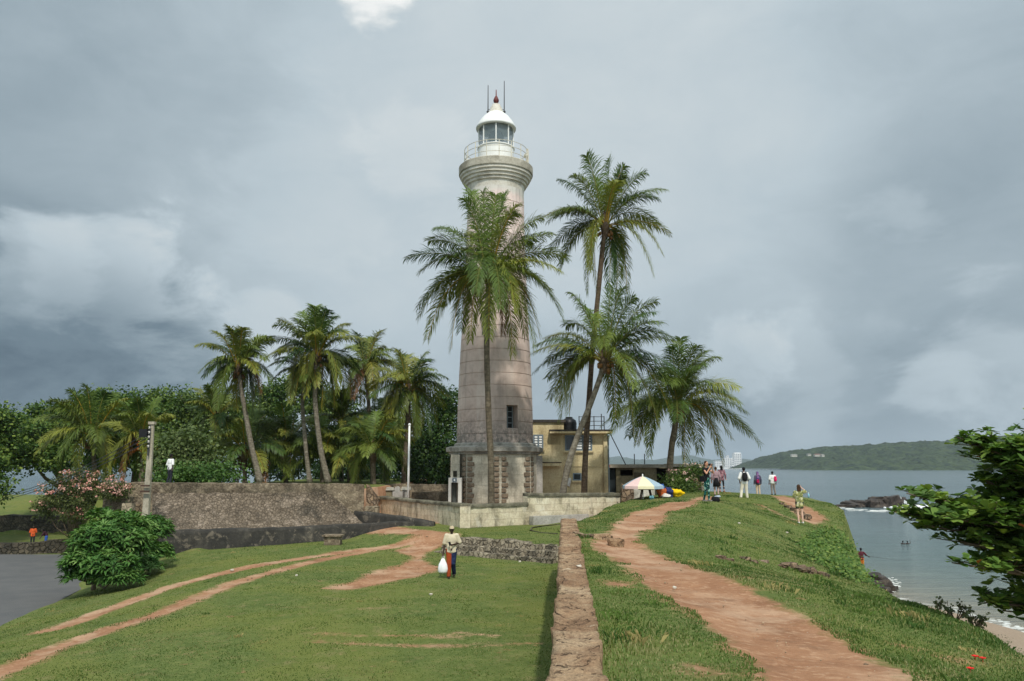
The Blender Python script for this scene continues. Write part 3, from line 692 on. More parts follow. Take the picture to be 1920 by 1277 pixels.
# --- the parapet wall that leads away from the camera
m, N, b = newmat('worn lime plaster over coral stone', 0.93, 0.15); co = N.n('ShaderNodeTexCoord').outputs['Object']
n1 = N.noise(co, 1.1, 7, 0.68, 0.5); n2 = N.noise(co, 5, 7, 0.72); n3 = N.noise(co, 22, 5, 0.7)
c = N.ramp(n1, [(0.28, lin(114, 88, 66)), (0.42, lin(144, 115, 88)), (0.55, lin(167, 140, 110)), (0.72, lin(188, 166, 136))])
c = N.mix(N.smooth(n2, 0.50, 0.66, 0, 0.55), c, lin(110, 82, 64)); c = N.mix(N.smooth(n2, 0.40, 0.30, 0, 0.6), c, lin(206, 190, 164))
c = N.mix(N.smooth(N.noise(co, 2.3, 6, 0.7, 0.8), 0.60, 0.68, 0, 0.75), c, lin(92, 96, 60))
c = N.mix(N.smooth(N.noise(N.vmath('ADD', co, (7, 3, 1)), 1.6, 6, 0.7, 0.6), 0.57, 0.70, 0, 0.6), c, lin(84, 74, 64))
c = N.mix(N.smooth(n3, 0.52, 0.68, 0, 0.55), c, lin(84, 66, 54))
c = N.mix(0.55, c, N.ramp(N.noise(co, 48, 5, 0.75), [(0.3, (0.2, 0.2, 0.2, 1)), (0.7, (0.8, 0.8, 0.8, 1))]), 'OVERLAY')
vc = N.n('ShaderNodeTexVoronoi', Vector=N.vmath('ADD', co, N.vmath('SCALE', N.noise(co, 3, 4, 0.6, 0, 1), 0.5)), Scale=2.6, _feature='DISTANCE_TO_EDGE').outputs[0]
crack = N.math('MULTIPLY', N.smooth(vc, 0.035, 0.0), N.smooth(n2, 0.45, 0.6))
c = N.mix(N.math('MULTIPLY', crack, 0.8), c, lin(66, 54, 44))
N.set(b.inputs['Base Color'], c)
N.set(b.inputs['Normal'], N.n('ShaderNodeBump', Strength=1.0, Distance=0.045, Height=N.math('SUBTRACT', N.math('ADD', n2, N.math('MULTIPLY', n3, 0.7)), crack)).outputs[0])
M['parapet'] = m
mb = MB()
line = []
for Y in np.arange(-3.0, WALL_END + 0.9, 0.5):
    X = float(wall_left(Y)); zr = float(np.mean(H(np.full(9, X + 0.62), np.clip(np.linspace(Y - 1.2, Y + 1.2, 9), -8, 27.8)))) 
    wob_ = 0.04 * mn.noise(Vector((0, Y * 0.6, 3)))
    line.append((X + 0.035 + wob_, Y, zr + 0.09 + 0.015 * mn.noise(Vector((Y * 0.15, 0, 0))), -2.6))
line2 = [(p[0], p[1], p[2], p[3]) for p in line][::-1]            # travel towards the camera so the thickness lies to the east
rough_wall(mb, line2, 0.41, 0.06, 0.045, 3.4, 0.06, 0.0, 1.3, 0.04)
o = mb.build('parapet_wall', M['parapet'], smooth=True)
tag(o, 'long low plastered stone wall running from the camera along the rampart edge', 'wall')

# stone rubble crumbling out of the earth bank past the end of the parapet
M['rubble'] = stone('coral rubble', [(92, 76, 62), (130, 108, 86), (160, 138, 112), (118, 104, 90)], 3, stain=(64, 58, 46), stain_amt=0.7, vor=4.0, vor_mix=0.7, bump=1.0, dist=0.06)
def rock_mesh(mb, c, r, seed, seg=14, rings=9, flat=1.0, rough=0.35, clamp=True):
    vs0 = len(mb.v); mb.ball((0, 0, 0), 1.0, seg, rings)
    rnd = random.Random(seed); rot = Matrix.Rotation(rnd.random() * 6.28, 3, 'Z') @ Matrix.Rotation(rnd.uniform(-.3, .3), 3, 'X')
    for i in range(vs0, len(mb.v)):
        v = Vector(mb.v[i]); k = 1 + rough * mn.noise(v * 1.3 + Vector((seed * 3.7, 0, 0))) + rough * 0.5 * mn.noise(v * 3.1 + Vector((0, seed, 0)))
        v = v * k
        if clamp: v = Vector((max(-.82, min(.82, v.x)), max(-.82, min(.82, v.y)), max(-.7, min(.72, v.z))))
        v = rot @ Vector((v.x * r[0], v.y * r[1], v.z * r[2] * flat)); mb.v[i] = tuple(v + Vector(c))

# --- stepped stone revetment between the two lawns
M['revet'] = stone('dark rubble revetment', [(96, 87, 72), (134, 123, 104), (172, 160, 138), (116, 107, 90)], 3.2, stain=(60, 57, 48), stain_amt=0.7, vor=5.0, vor_mix=0.6, bump=1.0, dist=0.06, pale=(186, 174, 150), pale_amt=.5)
t = thing('stepped_stone_wall', 'low stepped rubble wall between the lower and the upper lawn', 'stone wall', (STEP_B.x - 2, STEP_B.y, -2))
dxy = (STEP_B - STEP_A).normalized()
for k, (off, zt) in enumerate([(-0.02, -1.42), (-0.50, -1.66), (-0.95, -1.86)]):
    mb = MB(); nrm = Vector((-dxy.y, dxy.x, 0))
    A = STEP_A + nrm * off - dxy * 0.6; B = STEP_B + nrm * off + dxy * 0.35
    ln = [(A.x, A.y, zt - 0.05, -2.3)]
    for s in np.linspace(0.15, 1, 12): p = A.lerp(B, s); ln.append((p.x, p.y, zt, -2.3))
    rough_wall(mb, ln, 0.55, 0.13, 0.05, 2.6, 0.12, 0.12, k * 5.0, 0.08)
    mb.build('stone_step', M['revet'], t, smooth=False)

# --- the bastion on the left
M['rubble_face'] = stone('rubble scarp', [(72, 63, 53), (106, 94, 79), (134, 120, 103), (92, 83, 72)], 0.7, stain=(58, 55, 48), stain_amt=0.8, vor=7.0, vor_mix=0.5, bump=1.0, dist=0.06, pale=(166, 150, 132), pale_amt=.55, mortar=.3)
M['parapet_far'] = stone('rubble parapet', [(74, 64, 54), (116, 102, 84), (158, 144, 120), (92, 82, 68)], 0.8, stain=(58, 54, 44), stain_amt=0.7, vor=7.5, vor_mix=0.45, bump=0.9, dist=0.05, pale=(170, 156, 132), pale_amt=.5, mortar=.2)
M['black_plaster'] = stone('blackened plaster', [(44, 44, 42), (60, 58, 54), (86, 82, 74)], 1.3, stain=(52, 50, 46), stain_amt=0.6, bump=0.8, streak=1.1, dist=0.05, pale=(138, 128, 112), pale_amt=.5)  # dark plaster; also gives the ramp wall its painted shadow tone
M['pale_patch'] = stone('pale broken plaster', [(120, 106, 86), (160, 146, 122), (182, 170, 146)], 2.0, stain=(88, 80, 66), stain_amt=0.6, vor=3.5, vor_mix=0.35, bump=0.8)
A = at_z(296, 1052, -2.55); B = at_z(812, 1003, -1.92); A2 = at_z(330, 1037, -2.3)
bt = thing('bastion', 'long sloping rubble bastion with a blackened lower wall, left of the lighthouse', 'bastion', (A2.x + 4, A2.y + 2, -2.2))
def ztop_at(px, py, p): return EYE + ray(px, py).z / ray(px, py).y * p.y
lowpts = []
for px, py in [(300, 998), (327, 994), (459, 991), (560, 988), (668, 982), (740, 979), (790, 979), (806, 980)]:
    s = (px - 296) / (812 - 296); p = A2.lerp(B, max(-0.06, (px - 330) / (812 - 330)))
    lowpts.append((p.x, p.y, ztop_at(px, py, p), Hs(p.x, p.y) - 0.4))
mb = MB(); rough_wall(mb, lowpts, 0.55, 0.2, 0.035, 1.4, 0.18, 0.06, 2.0, 0.05)
mb.build('lower_wall', M['black_plaster'], bt, smooth=True)
# pale broken patch at the right end of the lower wall, a little proud
mb = MB(); pa = A2.lerp(B, (752 - 330) / 482); pb = A2.lerp(B, (802 - 330) / 482); dn = (B - A2).normalized(); nr_ = Vector((dn.y, -dn.x, 0)) * 0.05
rough_wall(mb, [(pa.x + nr_.x, pa.y + nr_.y, ztop_at(752, 985, pa), pa.z - 0.4), (pb.x + nr_.x, pb.y + nr_.y, ztop_at(802, 988, pb), pb.z - 0.4)], 0.2, 0.12, 0.05, 2.5, 0.12, 0.03, 9.0, 0.12)
mb.build('broken_patch', M['pale_patch'], bt)
# the sloping scarp: a curved sheet with depth, from behind the low wall up to the parapet
bot = [(lowpts[0][0] - .45, lowpts[0][1] + .5, lowpts[0][2] - 0.10)]
for q in lowpts[1:5]: bot.append((q[0] - .05, q[1] + .5, q[2] - 0.06))
tops = []
for px, py, d in [(286, 925, 39.3), (327, 925, 39.5), (430, 924.5, 40.1), (540, 924, 40.8), (614, 923, 41.3)]: tops.append(tuple(at(px, py, d)))
nU, nVv = 90, 26; bot_r = np.array([[np.interp(u, np.linspace(0, 1, len(bot)), [q[k] for q in bot]) for k in range(3)] for u in np.linspace(0, 1, nU)])
top_r = np.array([[np.interp(u, np.linspace(0, 1, len(tops)), [q[k] for q in tops]) for k in range(3)] for u in np.linspace(0, 1, nU)])
V = []
for v in np.linspace(0, 1, nVv):
    for i in range(nU):
        p = bot_r[i] * (1 - v) + top_r[i] * v; p[1] += 0.35 * math.sin(v * math.pi) * 0.6
        n_ = mn.noise_vector(Vector(p) * 2.4) * 0.06 + mn.noise_vector(Vector(p) * 6.0) * 0.03
        V.append((p[0] + n_.x, p[1] + n_.y - 0.0, p[2] + n_.z * 0.7))
F = [(j * nU + i, j * nU + i + 1, (j + 1) * nU + i + 1, (j + 1) * nU + i) for j in range(nVv - 1) for i in range(nU - 1)]
# close the body behind and below
nb = len(V); V += [(x, y + 1.6, -2.6) for x, y, z in top_r]; lb = len(V); V += [(x, y, -2.6) for x, y, z in bot_r]
F += [((nVv - 1) * nU + i, (nVv - 1) * nU + i + 1, nb + i + 1, nb + i) for i in range(nU - 1)] + [(i + 1, i, lb + i, lb + i + 1) for i in range(nU - 1)]
F.append(tuple(j * nU for j in range(nVv)) + (nb, lb)); F.append(tuple(j * nU + nU - 1 for j in range(nVv))[::-1] + (lb + nU - 1, nb + nU - 1))
mb = MB(); mb.add(V, F); mb.build('scarp', M['rubble_face'], bt)
# the parapet along the top
pl = []
for px, py, d, pb_ in [(196, 905, 40.6, 934), (310, 905.5, 41.0, 935), (420, 906, 41.3, 935), (540, 906.5, 41.7, 936), (640, 907, 42.2, 958), (683, 908, 42.6, 962)]:
    p = at(px, py, d); q = at(px, pb_, d); pl.append((p.x, p.y, p.z, -2.6))
mb = MB(); rough_wall(mb, pl, 0.9, 0.2, 0.035, 1.6, 0.15, 0.0, 4.0, 0.03)
mb.build('top_parapet', M['parapet_far'], bt, smooth=False)

# broken stub with a pale step beside the end of the parapet
p = at(687, 912, 44.5); q = at(707, 945, 44.5)
t = thing('broken_wall_stub', 'crumbling brown rubble stub beside the end of the bastion', 'ruined wall', (p.x + 0.3, p.y, q.z - 0.5))
mb = MB(); rough_wall(mb, [(p.x, p.y, p.z, q.z - 0.8), ((p.x + q.x) / 2, p.y, p.z - 0.45, q.z - 0.8), (q.x, q.y, p.z - 0.75, q.z - 0.8)], 0.8, 0.12, 0.10, 2.2, 0.12, 0.1, 3.0, 0.3)
mb.build('rubble_core', M['rubble'], t)
a = at(683, 950, 43.4); c = at(708, 957, 43.4); mb = MB(); mb.box(a.x, c.x, a.y, a.y + 0.7, c.z - 0.6, a.z); mb.build('step_block', M['pale_patch'], t)

# ramp wall, the shadow on its face put in as black colour
p0, p1, p2 = at(646, 955, 42.6), at(740, 967, 41.9), at(811, 979, 41.5)
mb = MB(); rough_wall(mb, [(p0.x, p0.y, p0.z, -2.4), (p1.x, p1.y, p1.z, -2.4), (p2.x, p2.y, p2.z, -2.4)], 0.5, 0.2, 0.03, 1.5, 0.15, 0.0, 6.0, 0.03)
o = mb.build('ramp_wall', M['black_plaster'], smooth=True); tag(o, 'wall coloured dark as in shadow, sloping down beside the ramp, behind the bastion lower wall', 'wall')

# back wall behind the flagpole
p0, p1 = at(708, 908, 57), at(845, 908, 57)
mb = MB(); rough_wall(mb, [(p0.x, p0.y, p0.z, -1.6), (p1.x, p1.y, p1.z, -1.6)], 0.7, 0.25, 0.05, 1.5, 0.2, 0, 8.0, 0.05)
o = mb.build('back_wall', M['parapet_far']); tag(o, 'brown rubble wall standing behind the white flagpole', 'wall')
p0, p1 = at(772, 923.5, 54.5), at(840, 921, 54.5)
mb = MB(); rough_wall(mb, [(p0.x, p0.y, p0.z, -1.5), (p1.x, p1.y, p1.z, -1.5)], 0.5, 0.25, 0.03, 1.5, 0.2, 0, 8.5, 0.02)
o = mb.build('inner_wall', M['parapet_far']); tag(o, 'low capped inner wall between the flagpole and the lighthouse door', 'wall')

# --- enclosure wall round the lighthouse
M['lime_wall'] = stone('pale lime wall', [(150, 140, 116), (190, 179, 152), (208, 198, 172), (172, 160, 134)], 0.9, stain=(92, 86, 70), stain_amt=0.65, bump=0.6, course=(0.9, 0.34, 0.012), streak=1.5, pale=(204, 198, 182), pale_amt=.5)
M['coping'] = stone('dark coping', [(74, 72, 60), (108, 104, 88), (140, 134, 114)], 1.6, stain=(56, 56, 48), stain_amt=0.6, bump=0.7)
et = thing('enclosure_wall', 'pale mottled boundary wall with dark coping round the foot of the lighthouse', 'wall', (at_z(872, 990, -1.45).x, at_z(872, 990, -1.45).y, -1.45))
cor = at_z(872, 990, -1.45)
def seg_wall(parent, a, za, c, zc, zb, th, mat, cap=True, nm='wall_panel', over=0.07, capt=0.16):
    mb = MB(); rough_wall(mb, [(a[0], a[1], za - (capt if cap else 0), zb), (c[0], c[1], zc - (capt if cap else 0), zb)], th, 0.3, 0.012, 1.5, 0.25, 0, a[0], 0.0)
    mb.build(nm, mat, parent, smooth=False)
    if cap:
        d = (Vector((c[0], c[1])) - Vector((a[0], a[1]))).normalized(); n_ = Vector((-d.y, d.x))
        a2 = Vector((a[0], a[1])) - n_ * over; c2 = Vector((c[0], c[1])) - n_ * over
        mb = MB(); rough_wall(mb, [(a2.x, a2.y, za, za - capt), (c2.x, c2.y, zc, zc - capt)], th + 2 * over, 0.15, 0.03, 2.0, 0.08, 0, a[0] + 3, 0.04)
        mb.build('coping', M['coping'], parent, smooth=True)
lft = at(708, 930.5, 51.5)
seg_wall(et, (lft.x, lft.y), lft.z, (cor.x - .16, cor.y + .12), ztop_at(858, 945, cor), -2.0, 0.4, M['lime_wall'])
r1 = at(990, 942, 42.6); r1b = at(990, 925, 42.6); r2 = at(1166, 924, 46.2)
seg_wall(et, (cor.x + .16, cor.y + .1), ztop_at(885, 946, cor), (r1.x, r1.y), r1.z, -2.0, 0.4, M['lime_wall'])
seg_wall(et, (r1.x - 0.02, r1.y - 0.03), r1b.z, (r2.x, r2.y), r2.z, -2.0, 0.42, M['lime_wall'])
mb = MB(); zt = ztop_at(870, 946, cor)
rough_wall(mb, [(cor.x - 0.26, cor.y - 0.06, zt - 0.1, -2), (cor.x + 0.26, cor.y - 0.06, zt - 0.1, -2)], 0.55, 0.12, 0.02, 2, 0.15, 0, 1)
mb.build('corner_pier', M['lime_wall'], et)
M['plinth'] = stone('grey plinth', [(140, 138, 132), (164, 160, 152), (178, 174, 164)], 1.2, stain=(112, 108, 98), stain_amt=0.4, bump=0.3)
pa, pb = at(996, 968, 42.5), at(1100, 962, 44.5)
mb = MB(); mb.obox(((pa.x + pb.x) / 2, (pa.y + pb.y) / 2 - .12, -1.45), ((pb.x - pa.x) / 2, (pb.y - pa.y) / 2, 0), (-(pb.y - pa.y) * .05, (pb.x - pa.x) * .05, 0), (0, 0, (pa.z + 1.45)))
mb.build('plinth', M['plinth'], et)
# stumpy end post and whitewashed panel by the parasol
p = at(1165, 915, 45.9); q = at(1188, 945, 45.9)
mb = MB(); rough_wall(mb, [(p.x, p.y - .1, p.z, -1.4), (q.x, q.y - .1, p.z, -1.4)], 0.6, 0.12, 0.05, 2.2, 0.12, 0.04, 11, 0.15)
o = mb.build('end_post', M['rubble']); tag(o, 'stumpy weathered post ending the boundary wall left of the parasol', 'post')
p = at(1188, 914, 46.6); q = at(1213, 950, 46.6); M['whitewash'] = stone('old whitewash', [(150, 146, 132), (186, 182, 168), (204, 200, 188)], 1.4, stain=(112, 104, 88), stain_amt=0.5, bump=0.4)
mb = MB(); rough_wall(mb, [(p.x + .02, p.y, p.z, -1.4), (q.x + 0.5, q.y + .2, p.z - .1, -1.4)], 0.4, 0.15, 0.03, 2, 0.15, 0, 12, 0.05)
o = mb.build('whitewashed_wall', M['whitewash']); tag(o, 'short whitewashed wall standing behind the parasol pole', 'wall')

# ------------------------------------------------------------------ the lighthouse
LX, LY = at(928, 880, 50).x, 50.0
LB = -1.4
lt = thing('lighthouse', 'tall tapering stone lighthouse with a white lantern and an octagonal base', 'lighthouse', (LX, LY, LB))
m, N, b = newmat('lighthouse render', 0.9, 0.15); co = N.n('ShaderNodeTexCoord').outputs['Object']
sx_, sy_, sz_ = N.sep(co)
n1 = N.noise(co, 0.8, 7, 0.66, 0.4); n2 = N.noise(co, 5, 6, 0.7); ns = N.noise(N.vmath('MULTIPLY', co, (1.6, 1.6, 0.16)), 1.0, 6, 0.65)
low = N.ramp(n1, [(0.3, lin(162, 144, 134)), (0.5, lin(190, 170, 158)), (0.72, lin(206, 188, 176))])
hi = N.ramp(n1, [(0.3, lin(208, 188, 178)), (0.5, lin(226, 206, 197)), (0.72, lin(234, 221, 213))])
TOPZ = at(928, 345, LY - 1.9).z - LB
c = N.mix(N.smooth(sz_, 9.0, 16.5), low, hi)
c = N.mix(N.smooth(N.math('ADD', sz_, N.math('MULTIPLY', n1, 1.6)), TOPZ + 0.1, TOPZ + 0.7), c, lin(206, 202, 192))
c = N.mix(N.smooth(ns, 0.50, 0.66, 0, 0.36), c, lin(118, 110, 104)); c = N.mix(N.smooth(ns, 0.47, 0.34, 0, 0.35), c, lin(206, 196, 186))
c = N.mix(N.smooth(n2, 0.55, 0.7, 0, 0.2), c, lin(96, 88, 82))
c = N.mix(N.math('MULTIPLY', N.smooth(sz_, 6.6, 4.2), N.smooth(N.math('ADD', n2, N.math('MULTIPLY', n1, 0.5)), 0.6, 0.85)), c, lin(112, 106, 99))
N.set(b.inputs['Base Color'], c); N.set(b.inputs['Normal'], N.n('ShaderNodeBump', Strength=0.45, Distance=0.02, Height=N.math('ADD', n2, n1)).outputs[0])
M['tower'] = m
def zt_(py, r=1.9): return at(928, py, LY - r).z - LB   # height above the base of a point on the front, r metres nearer than the axis
def rad_(py, half): p = at(928, py, LY - 1.0); return half * (p.y * CP_ + (p.z - EYE) * SP_) / F_PX
z_corn_t, z_corn_b = zt_(832, 2.9), zt_(851, 3.1)
# shaft, with a narrow groove every course
widths = [(345, 53.5), (400, 54.5), (480, 57.5), (560, 61), (600, 63.2), (650, 66.5), (700, 69), (760, 71.5), (832, 73.2)]
zs_ = [zt_(a) for a, _ in widths][::-1]; rs_ = [rad_(a, h) for a, h in widths][::-1]
shaft_top = zt_(345)
prof = []; z = z_corn_t - 0.05; course_h = 0.735
win_z0, win_z1 = zt_(803), zt_(760)
levels = [z_corn_t - 0.05]
zz_ = z_corn_t + 0.62
while zz_ < shaft_top - 0.3: levels.append(zz_); zz_ += course_h
for i, zc in enumerate(levels):
    r = float(np.interp(zc, zs_, rs_))
    if i == 0: prof.append((r, zc)); continue
    prof += [(r, zc - 0.028), (r - 0.03, zc - 0.012), (r - 0.03, zc + 0.012), (r, zc + 0.028)]
prof.append((float(np.interp(shaft_top, zs_, rs_)), shaft_top))
for wz in (win_z0, win_z1):                           # rows at the window's sill and head
    k = next(i for i, p in enumerate(prof) if p[1] > wz)
    prof.insert(k, (float(np.interp(wz, zs_, rs_)), wz))
SEG = 96; wth = math.asin((961.5 - 928) / 72.3); dth = 2 * math.pi / SEG
k0 = int(round((wth - 0.19) / dth)); nk = 5
a0 = wth - 0.5 * nk * dth - k0 * dth
iz0 = next(i for i, p in enumerate(prof) if abs(p[1] - win_z0) < 1e-6); iz1 = next(i for i, p in enumerate(prof) if abs(p[1] - win_z1) < 1e-6)
mb = MB(); mb.lathe((LX, LY, LB), prof, SEG, skip=lambda i, k: iz0 <= i < iz1 and k0 <= k < k0 + nk, a0=a0)
def shell(th, r, z): return Vector((LX + r * math.sin(th), LY - r * math.cos(th), LB + z))
thA, thB = a0 + k0 * dth, a0 + (k0 + nk) * dth
def rr(z): return float(np.interp(z, zs_, rs_))
dep = 0.75; rad_dir = Vector((math.sin(wth), -math.cos(wth), 0))
o4 = [shell(thA, rr(win_z0), win_z0), shell(thB, rr(win_z0), win_z0), shell(thB, rr(win_z1), win_z1), shell(thA, rr(win_z1), win_z1)]
i4 = [p - rad_dir * dep for p in o4]
mb.add(o4 + i4, [(0, 1, 5, 4), (1, 2, 6, 5), (2, 3, 7, 6), (3, 0, 4, 7)])
mb.build('tower_shaft', M['tower'], lt, smooth=False)
M['dark_glass'] = newmat('dark glass', 0.12, 0.5)[0]; MATS['dark glass'].node_tree.nodes['Principled BSDF'].inputs['Base Color'].default_value = lin(38, 44, 46)
M['grey_frame'] = plain('weathered grey paint', (128, 138, 140), 0.6)
wf = MB(); cpt = (i4[0] + i4[2]) / 2; tx = Vector((math.cos(wth), math.sin(wth), 0)); hw = (o4[1] - o4[0]).length / 2; hh_ = (win_z1 - win_z0) / 2
wo = MB(); wo.obox(cpt + rad_dir * 0.05, tx * hw, rad_dir * 0.02, (0, 0, hh_)); wobj = wo.build('shaft_window', M['dark_glass'], lt)
for fx in (-0.93, 0.0, 0.93): wf.obox(cpt + rad_dir * 0.09 + tx * hw * fx, tx * 0.035, rad_dir * 0.018, (0, 0, hh_))
for fz in (-0.96, -0.5, 0, 0.5, 0.96): wf.obox(cpt + rad_dir * 0.11 + Vector((0, 0, hh_ * fz)), tx * hw, rad_dir * 0.015, (0, 0, 0.022))
wf.build('window_bars', M['grey_frame'], wobj)

# cornice between base and shaft (octagonal, stepped)
M['cornice'] = stone('lichened cornice', [(112, 109, 100), (148, 144, 134), (174, 169, 158)], 1.8, stain=(74, 71, 63), stain_amt=0.55, bump=0.7)
OA = math.radians(8) - math.radians(22.5) + math.radians(22.5)
Rb = rad_(900, 84.5)
mb = MB()
mb.lathe((LX, LY, LB), [(Rb * 0.9, z_corn_b - 0.02), (Rb + 0.12, z_corn_b), (Rb + 0.14, z_corn_b + 0.12), (Rb + 0.30, z_corn_b + 0.16), (Rb + 0.32, z_corn_t - 0.18), (Rb + 0.05, z_corn_t - 0.1)], 8, a0=OA)
mb.lathe((LX, LY, LB), [(Rb + 0.05, z_corn_t - 0.1), (Rb * 0.7, z_corn_t - 0.04)], 8, a0=OA)
mb.build('cornice', M['cornice'], lt)
mb = MB(); rbot = rs_[0]
mb.lathe((LX, LY, LB), [(rbot + 0.16, z_corn_t - 0.12), (rbot + 0.16, z_corn_t + 0.03), (rbot + 0.02, z_corn_t + 0.1)], 64); mb.build('shaft_foot', M['cornice'], lt)
# octagonal base
M['ashlar'] = stone('pale ashlar', [(150, 143, 126), (180, 173, 154), (198, 191, 172)], 0.8, stain=(96, 92, 80), stain_amt=0.55, bump=0.4, course=(1.05, 0.62, 0.012), streak=0.9)
mb = MB(); mb.lathe((LX, LY, LB), [(Rb, -0.6), (Rb, z_corn_b + 0.01)], 8, a0=OA); mb.build('octagonal_base', M['ashlar'], lt)
M['quoin'] = stone('brown quoin stone', [(92, 80, 66), (118, 104, 87), (142, 128, 110)], 3, bump=0.9)
zq1 = z_corn_b - 0.12; rows_ = 12; qh = (zq1 + 0.1) / rows_
for k in range(8):
    th = OA + k * math.pi / 4; mb = MB(); V0 = shell(th, Rb, 0)
    for sgn in (-1, 1):
        thn = th + sgn * math.pi / 4; V1 = shell(thn, Rb, 0); al = (V1 - V0).normalized(); out = Vector((math.sin(th + sgn * math.pi / 8), -math.cos(th + sgn * math.pi / 8), 0))
        for r_ in range(rows_):
            wide = 0.42 if (r_ % 2) else 0.30
            zc = zq1 - (r_ + 0.5) * qh
            mb.obox(V0 + al * (0.07 + wide / 2) + out * 0.035 + Vector((0, 0, zc)), al * (wide / 2), out * 0.065, (0, 0, qh * 0.40))
    qo = mb.build('quoin_strip', M['quoin'], lt)
    bv = qo.modifiers.new('edge', 'BEVEL'); bv.width = 0.045; bv.segments = 2
    # plain pilaster on the right-hand corner
th = OA + 2 * math.pi / 4; V0 = shell(th, Rb, 0)
mb = MB(); mb.obox(V0 + Vector((-0.02, -0.22, z_corn_b / 2 - 0.2)), (0.26, 0, 0), (0, 0.3, 0), (0, 0, z_corn_b / 2 + 0.14)); mb.build('pilaster', M['plinth'], lt)
# gallery: mouldings then the concrete slab
M['moulding'] = stone('pale moulding', [(186, 180, 166), (208, 202, 188), (220, 215, 202)], 1.2, stain=(138, 130, 110), stain_amt=0.4, bump=0.3)
M['gallery'] = stone('mouldy concrete', [(144, 138, 122), (172, 166, 150), (192, 187, 172)], 1.3, stain=(104, 97, 82), stain_amt=0.5, bump=0.5)
gz0, gz1 = zt_(306, 2.4), zt_(291, 2.35); Rg = rad_(305, 70.5); rsh = rad_(345, 53.5)
mb = MB()
pm = [(rsh, shaft_top - 0.02)]
steps = [(0.05, 0.16), (0.10, 0.30), (0.30, 0.36), (0.33, 0.47), (0.52, 0.52), (0.55, 0.64), (0.75, 0.69), (0.78, 0.80), (0.95, 0.86), (0.97, 1.0)]
for fr, fz in steps: pm.append((rsh + (Rg - 0.06 - rsh) * fr, shaft_top + (gz0 - shaft_top) * fz))
mb.lathe((LX, LY, LB), pm, 72); mb.build('gallery_moulding', M['moulding'], lt)
mb = MB(); mb.lathe((LX, LY, LB), [(rsh * .8, gz0), (Rg - 0.02, gz0), (Rg, gz0 + 0.05), (Rg + 0.01, gz1 - 0.06), (Rg - 0.06, gz1), (0.3, gz1 + 0.02)], 72); mb.build('gallery_slab', M['gallery'], lt)
M['white_paint'] = plain('white gloss paint', (226, 226, 220), 0.4, 0.06, 3, 0.4)
M['rail_paint'] = plain('rusting white paint', (200, 194, 176), 0.5, 0.25, 8)
M['rust'] = plain('rust brown', (110, 74, 46), 0.8, 0.3, 9)
Rr = Rg - 0.36; rail_h = 1.18
rl = MB()
for k in range(16):
    th = k * math.pi / 8 + 0.12; p = shell(th, Rr, gz1); rl.tube([p, p + Vector((0, 0, rail_h))], 0.030, 6)
for fz in (0.36, 0.68, 1.0):
    ring = [shell(2 * math.pi * i / 64, Rr, gz1 + rail_h * fz) for i in range(65)]; rl.tube(ring, 0.020, 5, caps=False)
rl.build('gallery_railing', M['rail_paint'], lt)
# yellowish ladder-like brackets on the right of the gallery
br = MB()
for off in (-0.04, 0.05):
    p = shell(math.radians(84 + off * 90), Rr + 0.05, gz1); br.tube([p, p + Vector((0, 0, 1.25))], 0.05, 6)
for i in range(5): p = shell(math.radians(80), Rr + 0.05, gz1 + 0.15 + i * 0.24); q = shell(math.radians(89), Rr + 0.05, gz1 + 0.15 + i * 0.24); br.tube([p, q], 0.03, 5)
p = shell(math.radians(76), Rr - 0.05, gz1 + 0.72); br.ball(p, 0.14, 10, 6)
br.build('gallery_lamp_bracket', M['rail_paint'], lt)
# lantern
zl0 = gz1; zl1 = zt_(272) ; zl2 = zt_(236)
Rl = rad_(265, 34); Rglass = rad_(255, 33)
zd = zt_(207.5, 0.55); zl1 = zt_(265.5, 1.2); zl2 = zt_(227, 1.25)
mb = MB(); mb.lathe((LX, LY, LB), [(Rl, zl0), (Rl, zl1 - 0.08), (Rl + 0.06, zl1 - 0.06), (Rl + 0.06, zl1), (0.2, zl1 + 0.01)], 48); mb.build('lantern_drum', M['white_paint'], lt, smooth=False)
m, N, b = newmat('lantern glass', 0.06, 0.5); b.inputs['Base Color'].default_value = lin(120, 134, 138); b.inputs['Alpha'].default_value = 0.55; M['lantern_glass'] = m
mb = MB(); mb.lathe((LX, LY, LB), [(Rglass - 0.02, zl1), (Rglass - 0.02, zl2)], 8, a0=0.02); mb.build('lantern_glazing', M['lantern_glass'], lt)
for k in range(8):
    th = 0.02 + k * math.pi / 4; p = shell(th, Rglass, zl1); mb = MB(); mb.tube([p, p + Vector((0, 0, zl2 - zl1))], 0.045, 6); mb.build('lantern_mullion', M['white_paint'], lt)
M['lens'] = newmat('lens', 0.15, 0.5)[0]; MATS['lens'].node_tree.nodes['Principled BSDF'].inputs['Base Color'].default_value = lin(60, 72, 74)
mb = MB(); zc = (zl1 + zl2) / 2
mb.lathe((LX, LY, LB), [(0.18, zl1), (0.2, zc - 0.5), (0.42, zc - 0.4), (0.55, zc), (0.42, zc + 0.4), (0.2, zc + 0.5), (0.05, zl2)], 16); mb.build('lens', M['lens'], lt, smooth=True)
